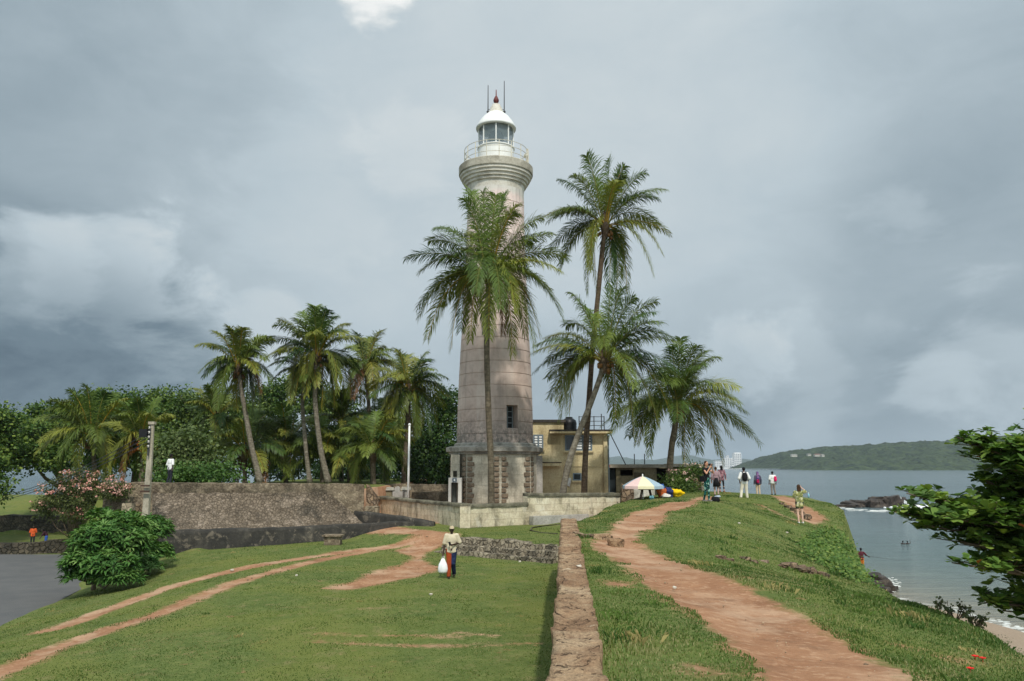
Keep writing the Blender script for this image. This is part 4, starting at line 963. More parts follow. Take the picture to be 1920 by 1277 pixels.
# dome, vent and finial
zd1 = zl2 + 0.05; Rd = rad_(240, 38)
mb = MB()
mb.lathe((LX, LY, LB), [(Rglass - 0.05, zl2 - 0.02), (Rd, zl2 - 0.06), (Rd + 0.02, zl2 + 0.06), (Rd * 0.92, zl2 + 0.06 + (zd - zl2) * .2), (Rd * 0.82, zl2 + (zd - zl2) * .48), (Rd * 0.64, zl2 + (zd - zl2) * .78), (Rd * 0.46, zd - .03), (Rd * 0.43, zd + .01)], 48)
mb.build('dome', M['white_paint'], lt, smooth=True)
mb = MB(); mb.lathe((LX, LY, LB), [(Rd * 0.43, zd), (Rd * 0.40, zd + 0.08), (Rd * 0.35, zd + 0.12), (Rd * 0.30, zd + 0.42), (Rd * 0.25, zd + 0.46), (Rd * 0.21, zd + 0.66), (0.02, zd + 0.72)], 24); mb.build('dome_vent', M['moulding'], lt)
mb = MB(); mb.lathe((LX, LY, LB), [(0.05, zd + 0.70), (0.06, zd + 0.78), (0.17, zd + 0.86), (0.19, zd + 1.0), (0.10, zd + 1.22), (0.04, zd + 1.32), (0.03, zd + 1.72), (0.005, zd + 1.76)], 12); mb.build('finial', plain('dull red paint', (104, 52, 48), 0.6), lt, smooth=True)
M['dark_metal'] = plain('dark metal', (62, 62, 64), 0.5)
for px, pt, pbm in [(915, 160, 206), (943, 152, 204)]:
    sgn = -1 if px < 928 else 1; rA = 0.54; p = Vector((LX + sgn * rA, LY, LB + zd + 0.05)); mb = MB()
    ztip = at(px, pt, LY).z
    mb.tube([p, p + Vector((0, 0, 0.1)), (p.x, p.y, ztip)], [0.045, 0.04, 0.026], 6)
    mb.tube([p + Vector((0, 0, 0.3)), (LX + sgn * 0.3, LY, LB + zd + 0.3)], 0.02, 5); mb.ball(p + Vector((0, 0, 0.12)), 0.1, 8, 6)
    mb.build('antenna', M['dark_metal'], lt)
# entrance porch on the left front face
thd = OA - math.pi * 3 / 8; ofc = Vector((math.sin(thd), -math.cos(thd), 0)); tg = Vector((math.cos(thd), math.sin(thd), 0)); apo = Rb * math.cos(math.pi / 8)
fcen = Vector((LX, LY, LB)) + ofc * apo
# the porch faces the camera so its white jambs read square on
pc = at(852.5, 940, 47.6)
px0, px1 = at(841, 900, 47.2).x, at(865.5, 900, 47.2).x; yP = 47.2
ztp = at(852, 896, yP).z; zhd = at(852, 905, yP).z
mb = MB(); M['porch'] = plain('whitewashed cement', (196, 192, 182), 0.8, 0.08, 4)
wj = (px1 - px0)
mb.box(px0, px0 + wj * 0.2, yP, yP + 1.3, LB - .3, ztp); mb.box(px1 - wj * 0.26, px1, yP, yP + 1.3, LB - .3, ztp); mb.box(px0 + wj * 0.2, px1 - wj * 0.26, yP + 0.003, yP + 1.3, zhd, ztp - .003)
po = mb.build('porch', M['porch'], lt)
mb = MB(); mb.obox((px0 + wj * 0.45, yP + 0.75, (LB - .3 + zhd) / 2), (wj * 0.20, 0.16, 0), (-0.02, 0.03, 0), (0, 0, (zhd - LB + .3) / 2 - .01)); mb.build('door', plain('grey green door', (112, 116, 112), 0.6), lt)
# small dark blue plate with a pale round mark above the doorway
sgx = at(852.3, 900, yP).x; szc = at(852, 900.2, yP).z
mb = MB(); mb.box(sgx - 0.125, sgx + 0.125, yP - 0.025, yP - 0.002, szc - 0.125, szc + 0.125); so = mb.build('sign_plate', plain('blue enamel', (58, 76, 92), 0.4), lt)
mb = MB()
mb.tube([(sgx, yP - 0.028, szc), (sgx, yP - 0.034, szc)], 0.055, 14)
for dx_, dz_ in ((-.08, .08), (.08, .08), (-.08, -.08), (.08, -.08), (0, .09), (0, -.09)): mb.box(sgx + dx_ - .014, sgx + dx_ + .014, yP - .034, yP - .026, szc + dz_ - .012, szc + dz_ + .012)
mb.build('sign_mark', M['white_paint'], so)
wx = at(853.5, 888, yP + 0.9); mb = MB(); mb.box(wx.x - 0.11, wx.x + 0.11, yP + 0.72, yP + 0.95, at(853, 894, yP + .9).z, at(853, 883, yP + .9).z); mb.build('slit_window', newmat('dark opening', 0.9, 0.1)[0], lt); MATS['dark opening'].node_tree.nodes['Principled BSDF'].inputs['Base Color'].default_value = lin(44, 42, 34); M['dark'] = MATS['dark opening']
mb = MB(); x0p = at(845, 890, yP + .8).x; x1p = at(862, 890, yP + .8).x; mb.box(x0p, x1p, yP + 0.8, yP + 2.2, LB, z_corn_b + LB - 0.02); mb.build('porch_shaft', M['ashlar'], lt)
# ------------------------------------------------------------------ keeper's house and outbuildings
M['ochre'] = stone('stained ochre render', [(176, 160, 122), (202, 187, 146), (216, 202, 164)], 0.6, stain=(132, 114, 84), stain_amt=0.6, bump=0.3, streak=0.8)
M['roof_dark'] = stone('black roof edge', [(44, 42, 40), (64, 60, 56), (88, 82, 74)], 2, bump=0.5)
M['blue_frame'] = plain('blue grey joinery', (112, 128, 138), 0.6)
M['louver'] = plain('white louvre', (206, 210, 208), 0.5, 0.05)
HY = 53.0
def wx_(px): return at(px, 880, HY).x
def hz_(py): return at(1080, py, HY).z
ht = thing('keepers_house', 'two storey ochre house with blue windows behind the lighthouse', 'house', (wx_(1075), HY, -1.35))
xl, xm, xr = wx_(990), wx_(1058), wx_(1140)
mb = MB(); mb.box(xl, xm, HY, HY + 8, -1.6, hz_(792)); mb.box(xm - 0.02, xr, HY + 0.003, HY + 7, -1.6, hz_(812)); mb.build('wall', M['ochre'], ht)
mb = MB(); mb.box(xl, xm + 0.12, HY - 0.14, HY + 8.1, hz_(792) + 0.003, hz_(787)); mb.build('upper_roof', M['roof_dark'], ht)
mb = MB(); mb.box(wx_(1030), wx_(1148), HY - 0.6, HY + 7.2, hz_(813) + 0.14, hz_(806)); mb.build('roof_slab', M['roof_dark'], ht)
mb = MB(); mb.box(wx_(1030) + .02, wx_(1148) - .02, HY - 0.58, HY + 7.1, hz_(813), hz_(813) + 0.138); mb.build('soffit', M['ochre'], ht)
def window(px0, px1, py0, py1, cols, parent, dark=False):
    x0, x1, z0, z1 = wx_(px0), wx_(px1), hz_(py1), hz_(py0)
    mb = MB(); f = 0.07
    mb.box(x0, x1, HY - 0.06, HY - 0.004, z1 - f, z1); mb.box(x0, x1, HY - 0.06, HY - 0.004, z0, z0 + f)
    for i in range(cols + 1):
        xx = x0 + (x1 - x0 - f) * i / cols; mb.box(xx, xx + f, HY - 0.057, HY - 0.005, z0 + f, z1 - f)
    w = mb.build('window', M['blue_frame'], parent)
    mb = MB(); mb.box(x0 + .02, x1 - .02, HY - 0.03, HY - 0.006, z0 + .02, z1 - .02); mb.build('pane', M['dark_glass'], w)
    if not dark:
        for i in range(cols):
            if cols == 3 and i == 0: continue
            a = x0 + (x1 - x0 - f) * i / cols + f; c = x0 + (x1 - x0 - f) * (i + 1) / cols
            n = 5; mb = MB()
            for j in range(n):
                zc = z0 + f + (z1 - z0 - 2 * f) * (j + 0.5) / n; mb.obox(((a + c) / 2, HY - 0.05, zc), ((c - a) / 2 * 0.82, 0, 0), (0, 0.006, 0.0), (0, 0.015, 0.055))
            mb.build('louvre_panel', M['louver'], w)
    mb = MB(); mb.box(x0 - .08, x1 + .08, HY - 0.14, HY - 0.004, z0 - 0.12, z0 - 0.003); mb.build('sill', M['ochre'], w)
window(1000, 1019, 815, 843, 2, ht); window(1060, 1111, 816, 845, 3, ht); window(1074, 1090, 887, 901, 1, ht, True)
mb = MB(); mb.box(wx_(1013), wx_(1051), HY - 0.7, HY - 0.003, hz_(874), hz_(868)); mb.build('door_canopy', M['ochre'], ht)
mb = MB(); mb.box(wx_(1012), wx_(1052), HY - 0.74, HY - 0.003, hz_(868) + 0.003, hz_(866.5)); mb.build('canopy_top', M['roof_dark'], ht)
mb = MB(); mb.box(wx_(1132), wx_(1139), HY - 0.16, HY - 0.004, -1.6, hz_(813) - .003); mb.box(wx_(1060), wx_(1131), HY - 0.05, HY - 0.004, hz_(875), hz_(873.5)); mb.build('pilaster', M['ochre'], ht)
mb = MB(); mb.tube([(wx_(1141.5), HY + .1, hz_(816)), (wx_(1141.5), HY + .1, -1.4)], 0.06, 8); mb.build('drainpipe', M['grey_frame'], ht)
# roof railing
mb = MB(); zr0 = hz_(806); zr1 = hz_(781); rx = [wx_(p) for p in (1086, 1100, 1114, 1128, 1133)]
for x in rx: mb.tube([(x, HY - 0.4, zr0), (x, HY - 0.4, zr1 + (0.15 if x == rx[3] else 0))], 0.035, 6)
for f in (0.3, 0.62, 0.95): mb.tube([(rx[0], HY - 0.4, zr0 + (zr1 - zr0) * f), (rx[-1], HY - 0.4, zr0 + (zr1 - zr0) * f)], 0.022, 5)
mb.build('roof_railing', M['dark_metal'], ht)
# water tank on the roof
tx_ = wx_(1070); t = thing('water_tank', 'black round water tank on the flat roof of the ochre house', 'water tank', (tx_, HY + 1.0, hz_(806)))
M['black_plastic'] = plain('black plastic', (26, 26, 27), 0.45)
z0 = hz_(806); mb = MB(); mb.lathe((tx_, HY + 1.0, z0), [(0.02, 0), (0.50, 0.0), (0.52, 0.08), (0.50, 0.14), (0.52, 0.25), (0.50, 0.32), (0.52, 0.45), (0.50, 0.55), (0.46, 0.68), (0.30, 0.80), (0.22, 0.82)], 24); mb.build('tank_body', M['black_plastic'], t, smooth=True)
mb = MB(); mb.lathe((tx_, HY + 1.0, z0), [(0.24, 0.82), (0.24, 0.90), (0.02, 0.92)], 16); mb.build('lid', M['black_plastic'], t)
# white box behind railing
# stay rope
mb = MB(); a = at(1143.5, 812, HY - .5); c = at(1173, 871, 55); mb.tube([a, c], 0.035, 6); o = mb.build('stay_cable', M['dark_metal']); tag(o, 'dark cable stretched from the house roof down to the low outbuilding', 'cable')
# washing on the wall
a = at(1067, 896, HY - .1); mb = MB(); nU, nV_ = 9, 12
V = []; z1 = hz_(896); z0 = hz_(912)
for j in range(nV_):
    f = j / (nV_ - 1)
    for i in range(nU):
        u = i / (nU - 1) - 0.5; w = 0.28 * (1 - 0.45 * f) ; V.append((a.x + u * w + 0.10 * (f - 0.0) * (-1 if f > .6 else 0) * .4, HY - 0.10 - 0.05 * math.sin(u * 14 + f * 2) * (0.4 + f), z1 + (z0 - z1) * (f + 0.22 * abs(u) * f * (1 if u > 0 else -1))))
F = [(j * nU + i, j * nU + i + 1, (j + 1) * nU + i + 1, (j + 1) * nU + i) for j in range(nV_ - 1) for i in range(nU - 1)]
mb.add(V, F); o = mb.build('washing', plain('white cloth', (226, 224, 218), 0.8, 0.04), smooth=True); sm = o.modifiers.new('thick', 'SOLIDIFY'); sm.thickness = 0.012
tag(o, 'white cloth hanging to dry on the ochre house wall beside the small window', 'cloth')

# low outbuilding with a flat roof
M['out_wall'] = stone('grey green render', [(96, 92, 72), (132, 124, 98), (156, 148, 120)], 0.9, stain=(72, 70, 58), stain_amt=0.6, bump=0.4)
M['roof_pale'] = stone('pale concrete roof', [(120, 114, 102), (150, 144, 130), (170, 164, 150)], 1.4, stain=(92, 88, 76), stain_amt=0.5, bump=0.4)
OY = 56.0
def ox_(px): return at(px, 880, OY).x
def oz_(py): return at(1200, py, OY).z
ot = thing('outbuilding', 'long low flat roofed outbuilding between the ochre house and the bay', 'outbuilding', (ox_(1220), OY, -1.0))
mb = MB(); gx = [1136, 1155, 1163, 1188, 1230, 1236, 1256, 1262, 1312]
# wall pieces round the door, the vent and the open bay
mb.box(ox_(1155), ox_(1163), OY, OY + .4, -1.4, oz_(877)); mb.box(ox_(1163), ox_(1187), OY + .003, OY + .4, -1.4, oz_(892)); mb.box(ox_(1163), ox_(1187), OY + .003, OY + .4, oz_(881), oz_(877))
mb.box(ox_(1187), ox_(1231), OY, OY + .4, -1.4, oz_(877)); mb.box(ox_(1255), ox_(1312), OY + .6, OY + 1, -1.4, oz_(877))
mb.box(ox_(1136), ox_(1312), OY + 4, OY + 4.3, -1.4, oz_(877)); mb.build('wall', M['out_wall'], ot)
mb = MB(); mb.box(ox_(1188.5), ox_(1208), OY - .03, OY - .003, oz_(916), oz_(886)); mb.build('wall_panel', plain('brown board', (92, 84, 64), 0.8, 0.2), ot)
mb = MB(); mb.box(ox_(1136.5), ox_(1154.5), OY + 0.2, OY + 0.25, -1.4, oz_(881)); mb.build('door', plain('dark green door', (30, 40, 42), 0.6), ot)
mb = MB(); mb.box(ox_(1136), ox_(1260), OY + 2, OY + 2.05, -1.4, oz_(878)); mb.build('inner_wall', M['dark'], ot)  # near-black sheet behind the openings, painting the shade inside
mb = MB(); mb.box(ox_(1134), ox_(1256), OY - 0.45, OY + 4.5, oz_(877), oz_(870.5)); mb.build('roof', M['roof_pale'], ot)
mb = MB(); mb.box(ox_(1134), ox_(1142), OY - 0.5, OY - 0.454, oz_(876), oz_(872)); mb.build('red_board', plain('faded red board', (158, 64, 56), 0.7), ot)
for px in (1190, 1209):
    mb = MB(); mb.tube([(ox_(px), OY, oz_(871)), (ox_(px), OY, oz_(851))], 0.035, 6); mb.build('roof_rod', M['dark_metal'], ot)
# round ended shelter at the right
cx_ = ox_(1290); st = thing('round_shelter', 'pale round ended concrete shelter behind the flowering bush', 'shelter', (cx_, OY, -1.0))
mb = MB(); prof_pts = []
x0s, x1s = ox_(1256), ox_(1334)
ring = [(x0s, OY - 0.6)] + [(x1s - 1.2 + 1.3 * math.sin(a), OY + 0.7 - 1.3 * math.cos(a)) for a in np.linspace(0, math.pi, 14)] + [(x0s, OY + 2.2)]
zt1, zt0 = oz_(869.5), oz_(875.5)
n = len(ring); V = [(x, y, zt0) for x, y in ring] + [(x, y, zt1 - 0.05 * (x - x0s) / (x1s - x0s)) for x, y in ring]
mb.add(V, [tuple(range(n)), tuple(range(n, 2 * n))] + [(i, (i + 1) % n, n + (i + 1) % n, n + i) for i in range(n)]); mb.build('roof', M['roof_pale'], st)
mb = MB(); xp = ox_(1319); mb.lathe((xp, OY + 0.5, 0), [(0.26, -1.4), (0.26, zt0 - .003)], 16); mb.build('end_pillar', M['roof_pale'], st)
mb = MB(); mb.box(x0s + .1, ox_(1312), OY - .3, OY + .1, -1.4, oz_(893)); mb.build('half_wall', M['rubble'], st)
mb = MB(); mb.box(x0s + .1, ox_(1316), OY + 1.9, OY + 2.0, -1.4, zt0 - .004); mb.build('back_wall', plain('dim brown wall', (88, 66, 52), 0.9, 0.2), st)

# flagpole
p = at(765, 940, 50.5); t_ = at(765, 798, 50.5)
ft = thing('flagpole', 'plain white flagpole left of the lighthouse', 'flagpole', (p.x, p.y, -1.35))
mb = MB(); mb.tube([(p.x, p.y, -1.4), (p.x, p.y, t_.z)], [0.075, 0.06], 10); mb.build('pole', M['white_paint'], ft, smooth=True)
mb = MB(); mb.ball((p.x, p.y, t_.z + 0.06), 0.09, 10, 6); mb.build('pole_cap', M['white_paint'], ft)
# little shrine and tomb behind the enclosure wall
def bx(mb, px0, px1, py0, py1, d, depth):
    a, c = at(px0, py0, d), at(px1, py1, d); mb.box(a.x, c.x, d, d + depth, c.z, a.z)
t = thing('memorial_stone', 'small pale grey round topped memorial on a block behind the boundary wall', 'memorial', (at(745, 930, 53).x, 53, -1.35))
mb = MB(); a = at(736, 922, 53); c = at(755, 922, 53); mb.box(a.x, c.x, 53, 53.8, -1.4, a.z); mb.build('block', M['plinth'], t)
mb = MB(); x0, x1 = at(739.5, 920, 53).x, at(749.5, 920, 53).x; xc = (x0 + x1) / 2; r = (x1 - x0) / 2; zb_ = a.z; ztp_ = at(744, 912, 53).z
out = [(x0, zb_), (x1, zb_)] + [(xc + r * math.cos(q), max(zb_ + .05, ztp_ - r) + r * math.sin(q)) for q in np.linspace(0, math.pi, 12)]
n = len(out); V = [(x, 53.1, z) for x, z in out] + [(x, 53.3, z) for x, z in out]
mb.add(V, [tuple(range(n)), tuple(range(n, 2 * n))] + [(i, (i + 1) % n, n + (i + 1) % n, n + i) for i in range(n)]); mb.build('rounded_stone', M['plinth'], t)
def hip(mb, px0, px1, pyt, pye, d, depth):
    a, c = at(px0, pye, d), at(px1, pye, d); zt = at(px0, pyt, d).z; m_ = (a.x + c.x) / 2
    V = [(a.x, d, a.z), (c.x, d, a.z), (c.x, d + depth, a.z), (a.x, d + depth, a.z), (m_ - .3, d + depth / 2, zt), (m_ + .3, d + depth / 2, zt)]
    mb.add(V, [(0, 1, 2, 3), (0, 1, 5, 4), (1, 2, 5), (2, 3, 4, 5), (3, 0, 4)])
t = thing('stone_tomb', 'low tomb with a pale sloping lid behind the boundary wall', 'tomb', (at(726, 930, 54).x, 54, -1.35))
mb = MB(); hip(mb, 715, 738, 914, 919.5, 54, 1.4); mb.build('lid', M['roof_pale'], t)
mb = MB(); a, c = at(718, 920, 54.1), at(735, 920, 54.1); mb.box(a.x, c.x, 54.1, 55.2, -1.4, a.z + .005); mb.build('chest', M['out_wall'], t)
t = thing('gabled_shrine', 'small shrine with a pale sloping cap beside the flagpole', 'shrine', (at(760, 930, 53.6).x, 53.6, -1.35))
mb = MB(); hip(mb, 751, 769, 913, 919, 53.6, 1.0); mb.build('cap', M['roof_pale'], t)
mb = MB(); a, c = at(754, 919.5, 53.7), at(766, 919.5, 53.7); mb.box(a.x, c.x, 53.7, 54.4, -1.4, a.z + .005); mb.build('chest', M['plinth'], t)

# concrete electricity pole
pb_, ptp = at(273.5, 965, 35.0), at(287, 796, 35.0)
xP = pb_.x; t = thing('utility_pole', 'tapering concrete electricity pole with a rack of insulators', 'utility pole', (xP, 35, -2.6))
M['pole_conc'] = stone('pole concrete', [(140, 132, 114), (164, 156, 138), (182, 174, 156)], 2, stain=(110, 104, 90), stain_amt=0.4, bump=0.3)
mb = MB(); w0, w1 = 0.165, 0.09; zt = ptp.z
V = [(xP + sx * w * 1.0, 35 + sy * w * 0.8, z) for z, w in ((-3.2, w0), (zt, w1)) for sx, sy in ((-1, -1), (1, -1), (1, 1), (-1, 1))]
mb.add(V, [(0, 1, 2, 3), (4, 5, 6, 7)] + [(i, (i + 1) % 4, 4 + (i + 1) % 4, 4 + i) for i in range(4)]); o = mb.build('pole_shaft', M['pole_conc'], t); bv = o.modifiers.new('edge', 'BEVEL'); bv.width = .02
mb = MB(); mb.box(xP - 0.13, xP + 0.13, 35 - .12, 35 + .12, zt + 0.003, zt + 0.12); mb.build('cap', M['pole_conc'], t)
z_ins = [zt - 0.15 - i * 0.2 for i in range(5)]
mb = MB(); mb.box(xP - 0.03, xP + 0.03, 34.78, 34.84, zt - 1.35, zt - 0.05)
for z in z_ins: mb.box(xP - 0.02, xP + 0.02, 34.7, 34.86, z - .015, z + .015)
mb.build('insulator_rack', M['dark_metal'], t)
for z in z_ins:
    mb = MB(); mb.lathe((xP + 0.01, 34.74, z - 0.05), [(0.015, 0), (0.05, 0.01), (0.035, 0.045), (0.05, 0.08), (0.015, 0.1)], 10); mb.build('insulator', M['porch'], t, smooth=True)
mb = MB(); mb.box(xP - 0.20, xP + 0.17, 34.72, 34.80, at(280, 912, 35).z, at(280, 909, 35).z); mb.box(xP - .19, xP + .19, 34.70, 34.79, at(280, 923, 35).z, at(280, 919.5, 35).z); mb.build('clamp_bands', plain('rusty iron', (74, 56, 46), 0.8), t)
mb = MB(); mb.box(xP - 0.48, xP - 0.14, 34.85, 35.1, zt - 0.55, zt - 0.2); mb.box(xP - .14, xP - .08, 34.9, 35.05, zt - .42, zt - .36); mb.build('junction_box', M['black_plastic'], t)
mb = MB()
for k in range(3):
    a = Vector((xP, 34.74, z_ins[k + 1])); c = at(-30 - 5 * k, 935 + 4 * k, 62); pts = []
    for s in np.linspace(0, 1, 20): p = a.lerp(c, s); p.z -= 1.1 * 4 * s * (1 - s) * 0.5; pts.append(p)
    mb.tube(pts, 0.018, 5)
o = mb.build('wires', M['black_plastic'], t)

# walls and terraces at the far left
M['dark_ruin'] = stone('dark old rubble', [(52, 50, 43), (80, 74, 63), (116, 106, 90)], 1.2, stain=(44, 44, 40), stain_amt=0.6, vor=4.0, vor_mix=0.6, bump=0.9, dist=0.07)  # dark grey-brown rubble with darker stains
a, c = at(-60, 1022, 44.9), at(150, 1010, 47.5)
mb = MB(); rough_wall(mb, [(a.x, a.y, a.z, -3.9), (at(60, 1017, 46).x, 46, at(60, 1017, 46).z, -3.9), (c.x, c.y, c.z, -3.9)], 0.5, 0.2, 0.06, 1.6, 0.2, 0, 21, 0.12)
o = mb.build('roadside_wall', M['dark_ruin']); tag(o, 'low mossy rubble wall along the far side of the road', 'wall')
a, c = at(-80, 965, 68), at(150, 968, 68)
mb = MB(); rough_wall(mb, [(a.x, a.y, a.z, -5), (c.x, c.y, c.z, -5)], 0.8, 0.35, 0.08, 0.9, 0.3, 0, 23, 0.1)
o = mb.build('terrace_wall', M['dark_ruin']); tag(o, 'dark retaining wall below the grass terrace at far left', 'wall')
for k, (px0, px1, py, d) in enumerate([(8, 60, 951, 74), (22, 92, 942, 77)]):
    a, c = at(px0, py, d), at(px1, py + 1, d); mb = MB(); rough_wall(mb, [(a.x, a.y, a.z, a.z - 1), (c.x, c.y, c.z, c.z - 1)], 0.6, 0.3, 0.08, 1.2, 0.2, 0, 25 + k, 0.1)
    o = mb.build('ruined_ledge', M['rubble']); tag(o, ['lower brown stone ledge on the grass terrace by the bay', 'upper brown stone ledge on the grass terrace by the bay'][k], 'stone ledge', 'stone ledges on the terrace')
# small stone post left of the utility pole
p = at(238, 944, 38); q = at(238, 966, 38)
mb = MB(); rough_wall(mb, [(p.x - .22, p.y, p.z, q.z - 1.2), (p.x + .22, p.y, p.z, q.z - 1.2)], 0.4, 0.12, 0.03, 2, 0.12, 0, 31, .05); o = mb.build('stone_post', M['pale_patch']); tag(o, 'squat weathered stone post on the grass bank left of the utility pole', 'post')
p = at(256, 944, 39); q = at(272, 960, 39)
mb = MB(); rough_wall(mb, [(p.x - .3, p.y, p.z, q.z - 1), (q.x, p.y, p.z - .05, q.z - 1)], 0.4, 0.12, 0.05, 2, 0.12, 0, 33, .1); o = mb.build('stone_kerb', M['rubble']); tag(o, 'short ruined stone kerb just left of the utility pole', 'stone kerb')

# the wall foot along the sea with its walkway
mb = MB(); pts = []
for Y in (40, 47, 55, 60, 66, 77): X = 21.4 + (Y - 47) * 11.6 / 30; pts.append((X - 0.9 + 0.0, Y, -6.0, -9.5))
rough_wall(mb, [(x + 0.05, y, zt, zb) for x, y, zt, zb in pts], 1.0, 0.4, 0.05, 1.0, 0.35, 0.05, 41, 0.05)
o = mb.build('sea_wall', M['dark_ruin'], smooth=False); tag(o, 'dark narrow masonry sea wall below the grassy rampart', 'sea wall')
# ------------------------------------------------------------------ palms
GREEN = np.array(lin(74, 102, 46)[:3]); DKGREEN = np.array(lin(50, 76, 34)[:3]); YEL = np.array(lin(140, 134, 58)[:3]); OLIVE = np.array(lin(108, 120, 52)[:3]); BROWN = np.array(lin(120, 84, 52)[:3])
def frond(P0, tip, L, rng, V, F, C, colr, nleaf, stemcol, leaf_k=0.17, sag=0.5, wid=0.03):
    """one feather leaf: a bent stalk with drooping leaflets on both sides"""
    P0 = np.array(P0); T = np.array(tip) - P0; n = np.linalg.norm(T)
    if n > 0.95 * L: T = T * (0.95 * L / n); n = 0.95 * L
    L = max(L, 1.2 * n)
    slack = math.sqrt(max(0.0, L * L - n * n))
    up = np.array([0, 0, 1.0]); horiz = np.array([T[0], T[1], 0.0]); hn = np.linalg.norm(horiz)
    horiz = horiz / hn if hn > 1e-3 else np.array([0, -1.0, 0])
    ctrl = P0 + T * 0.45 + up * slack * sag + horiz * (0.25 * slack if T[2] < -0.4 * L else 0)
    ts = np.linspace(0, 1, 14)[:, None]
    pts = (1 - ts) ** 2 * P0 + 2 * ts * (1 - ts) * ctrl + ts ** 2 * (P0 + T)
    tang = np.gradient(pts, axis=0); tang /= np.linalg.norm(tang, axis=1)[:, None] + 1e-9
    side0 = np.cross(tang, up); sl = np.linalg.norm(side0, axis=1)
    ref = np.cross(horiz, up); side0 = np.where((sl < 0.25)[:, None], ref, side0); side0 /= np.linalg.norm(side0, axis=1)[:, None]
    roll = rng.uniform(-0.5, 0.5); nrm0 = np.cross(side0, tang); side0 = side0 * math.cos(roll) + nrm0 * math.sin(roll); nrm0 = np.cross(side0, tang)
    # stalk: a three sided tapering rod
    base = len(V) and sum(len(v) for v in V) or 0
    r = np.interp(ts[:, 0], [0, 0.15, 1], [0.085, 0.05, 0.012])[:, None]
    ring = np.stack([pts + side0 * r, pts - side0 * r, pts - nrm0 * r * 0.9], 1).reshape(-1, 3)
    V.append(ring); sc_ = np.tile(stemcol, (len(ring), 1)); C.append(sc_)
    f = []
    for i in range(13):
        for k in range(3):
            a, b2 = base + i * 3 + k, base + i * 3 + (k + 1) % 3; f += [(a, b2, b2 + 3), (a, b2 + 3, a + 3)]
    F.append(np.array(f))
    base += len(ring)
    t = np.linspace(0.13, 0.995, nleaf); t = t + rng.uniform(-.4, .4, nleaf) / nleaf; t = np.clip(t, 0.12, 0.999)
    n2 = nleaf * 2; tt = np.concatenate([t, t]); sg = np.concatenate([np.ones(nleaf), -np.ones(nleaf)])[:, None]
    def itp(A): return np.stack([np.interp(tt, ts[:, 0], A[:, k]) for k in range(3)], 1)
    p, tg, sd, nm = itp(pts), itp(tang), itp(side0), itp(nrm0)
    prof = np.interp(tt, [0, .13, .3, .55, .85, 1], [.4, .6, 1.0, .95, .62, .35])[:, None]
    ll = L * leaf_k * prof * rng.uniform(.8, 1.2, (n2, 1))
    fwd = np.interp(tt, [0, 1], [0.55, 1.25])[:, None]
    d1 = sd * sg + tg * fwd + nm * rng.uniform(.05, .45, (n2, 1)) + rng.normal(0, .10, (n2, 3)); d1 /= np.linalg.norm(d1, axis=1)[:, None]
    droop = rng.uniform(.2, 1.0, (n2, 1))
    d2 = d1 + np.array([0, 0, -1.0]) * droop; d2 /= np.linalg.norm(d2, axis=1)[:, None]
    d3 = d2 + np.array([0, 0, -1.0]) * droop * 1.2; d3 /= np.linalg.norm(d3, axis=1)[:, None]
    w = wid * rng.uniform(.8, 1.2, (n2, 1))
    wv = np.cross(d1, nm); wl = np.linalg.norm(wv, axis=1)[:, None]; wv = np.where(wl > .2, wv / (wl + 1e-9), tg)
    q1 = p + d1 * ll * .35; q2 = q1 + d2 * ll * .40; q3 = q2 + d3 * ll * .27
    L_ = np.stack([p - wv * w * .4, p + wv * w * .4, q1 - wv * w, q1 + wv * w, q2 - wv * w * .8, q2 + wv * w * .8, q3], 1)
    V.append(L_.reshape(-1, 3))
    b_ = (base + np.arange(n2) * 7)[:, None]
    F.append(np.concatenate([b_ + np.array([[0, 1, 3]]), b_ + np.array([[0, 3, 2]]), b_ + np.array([[2, 3, 5]]), b_ + np.array([[2, 5, 4]]), b_ + np.array([[4, 5, 6]])], 0))
    cc = colr * rng.uniform(.75, 1.3, (n2, 1)) * np.array([1, 1, 1.0]); C.append(np.repeat(cc, 7, 0))

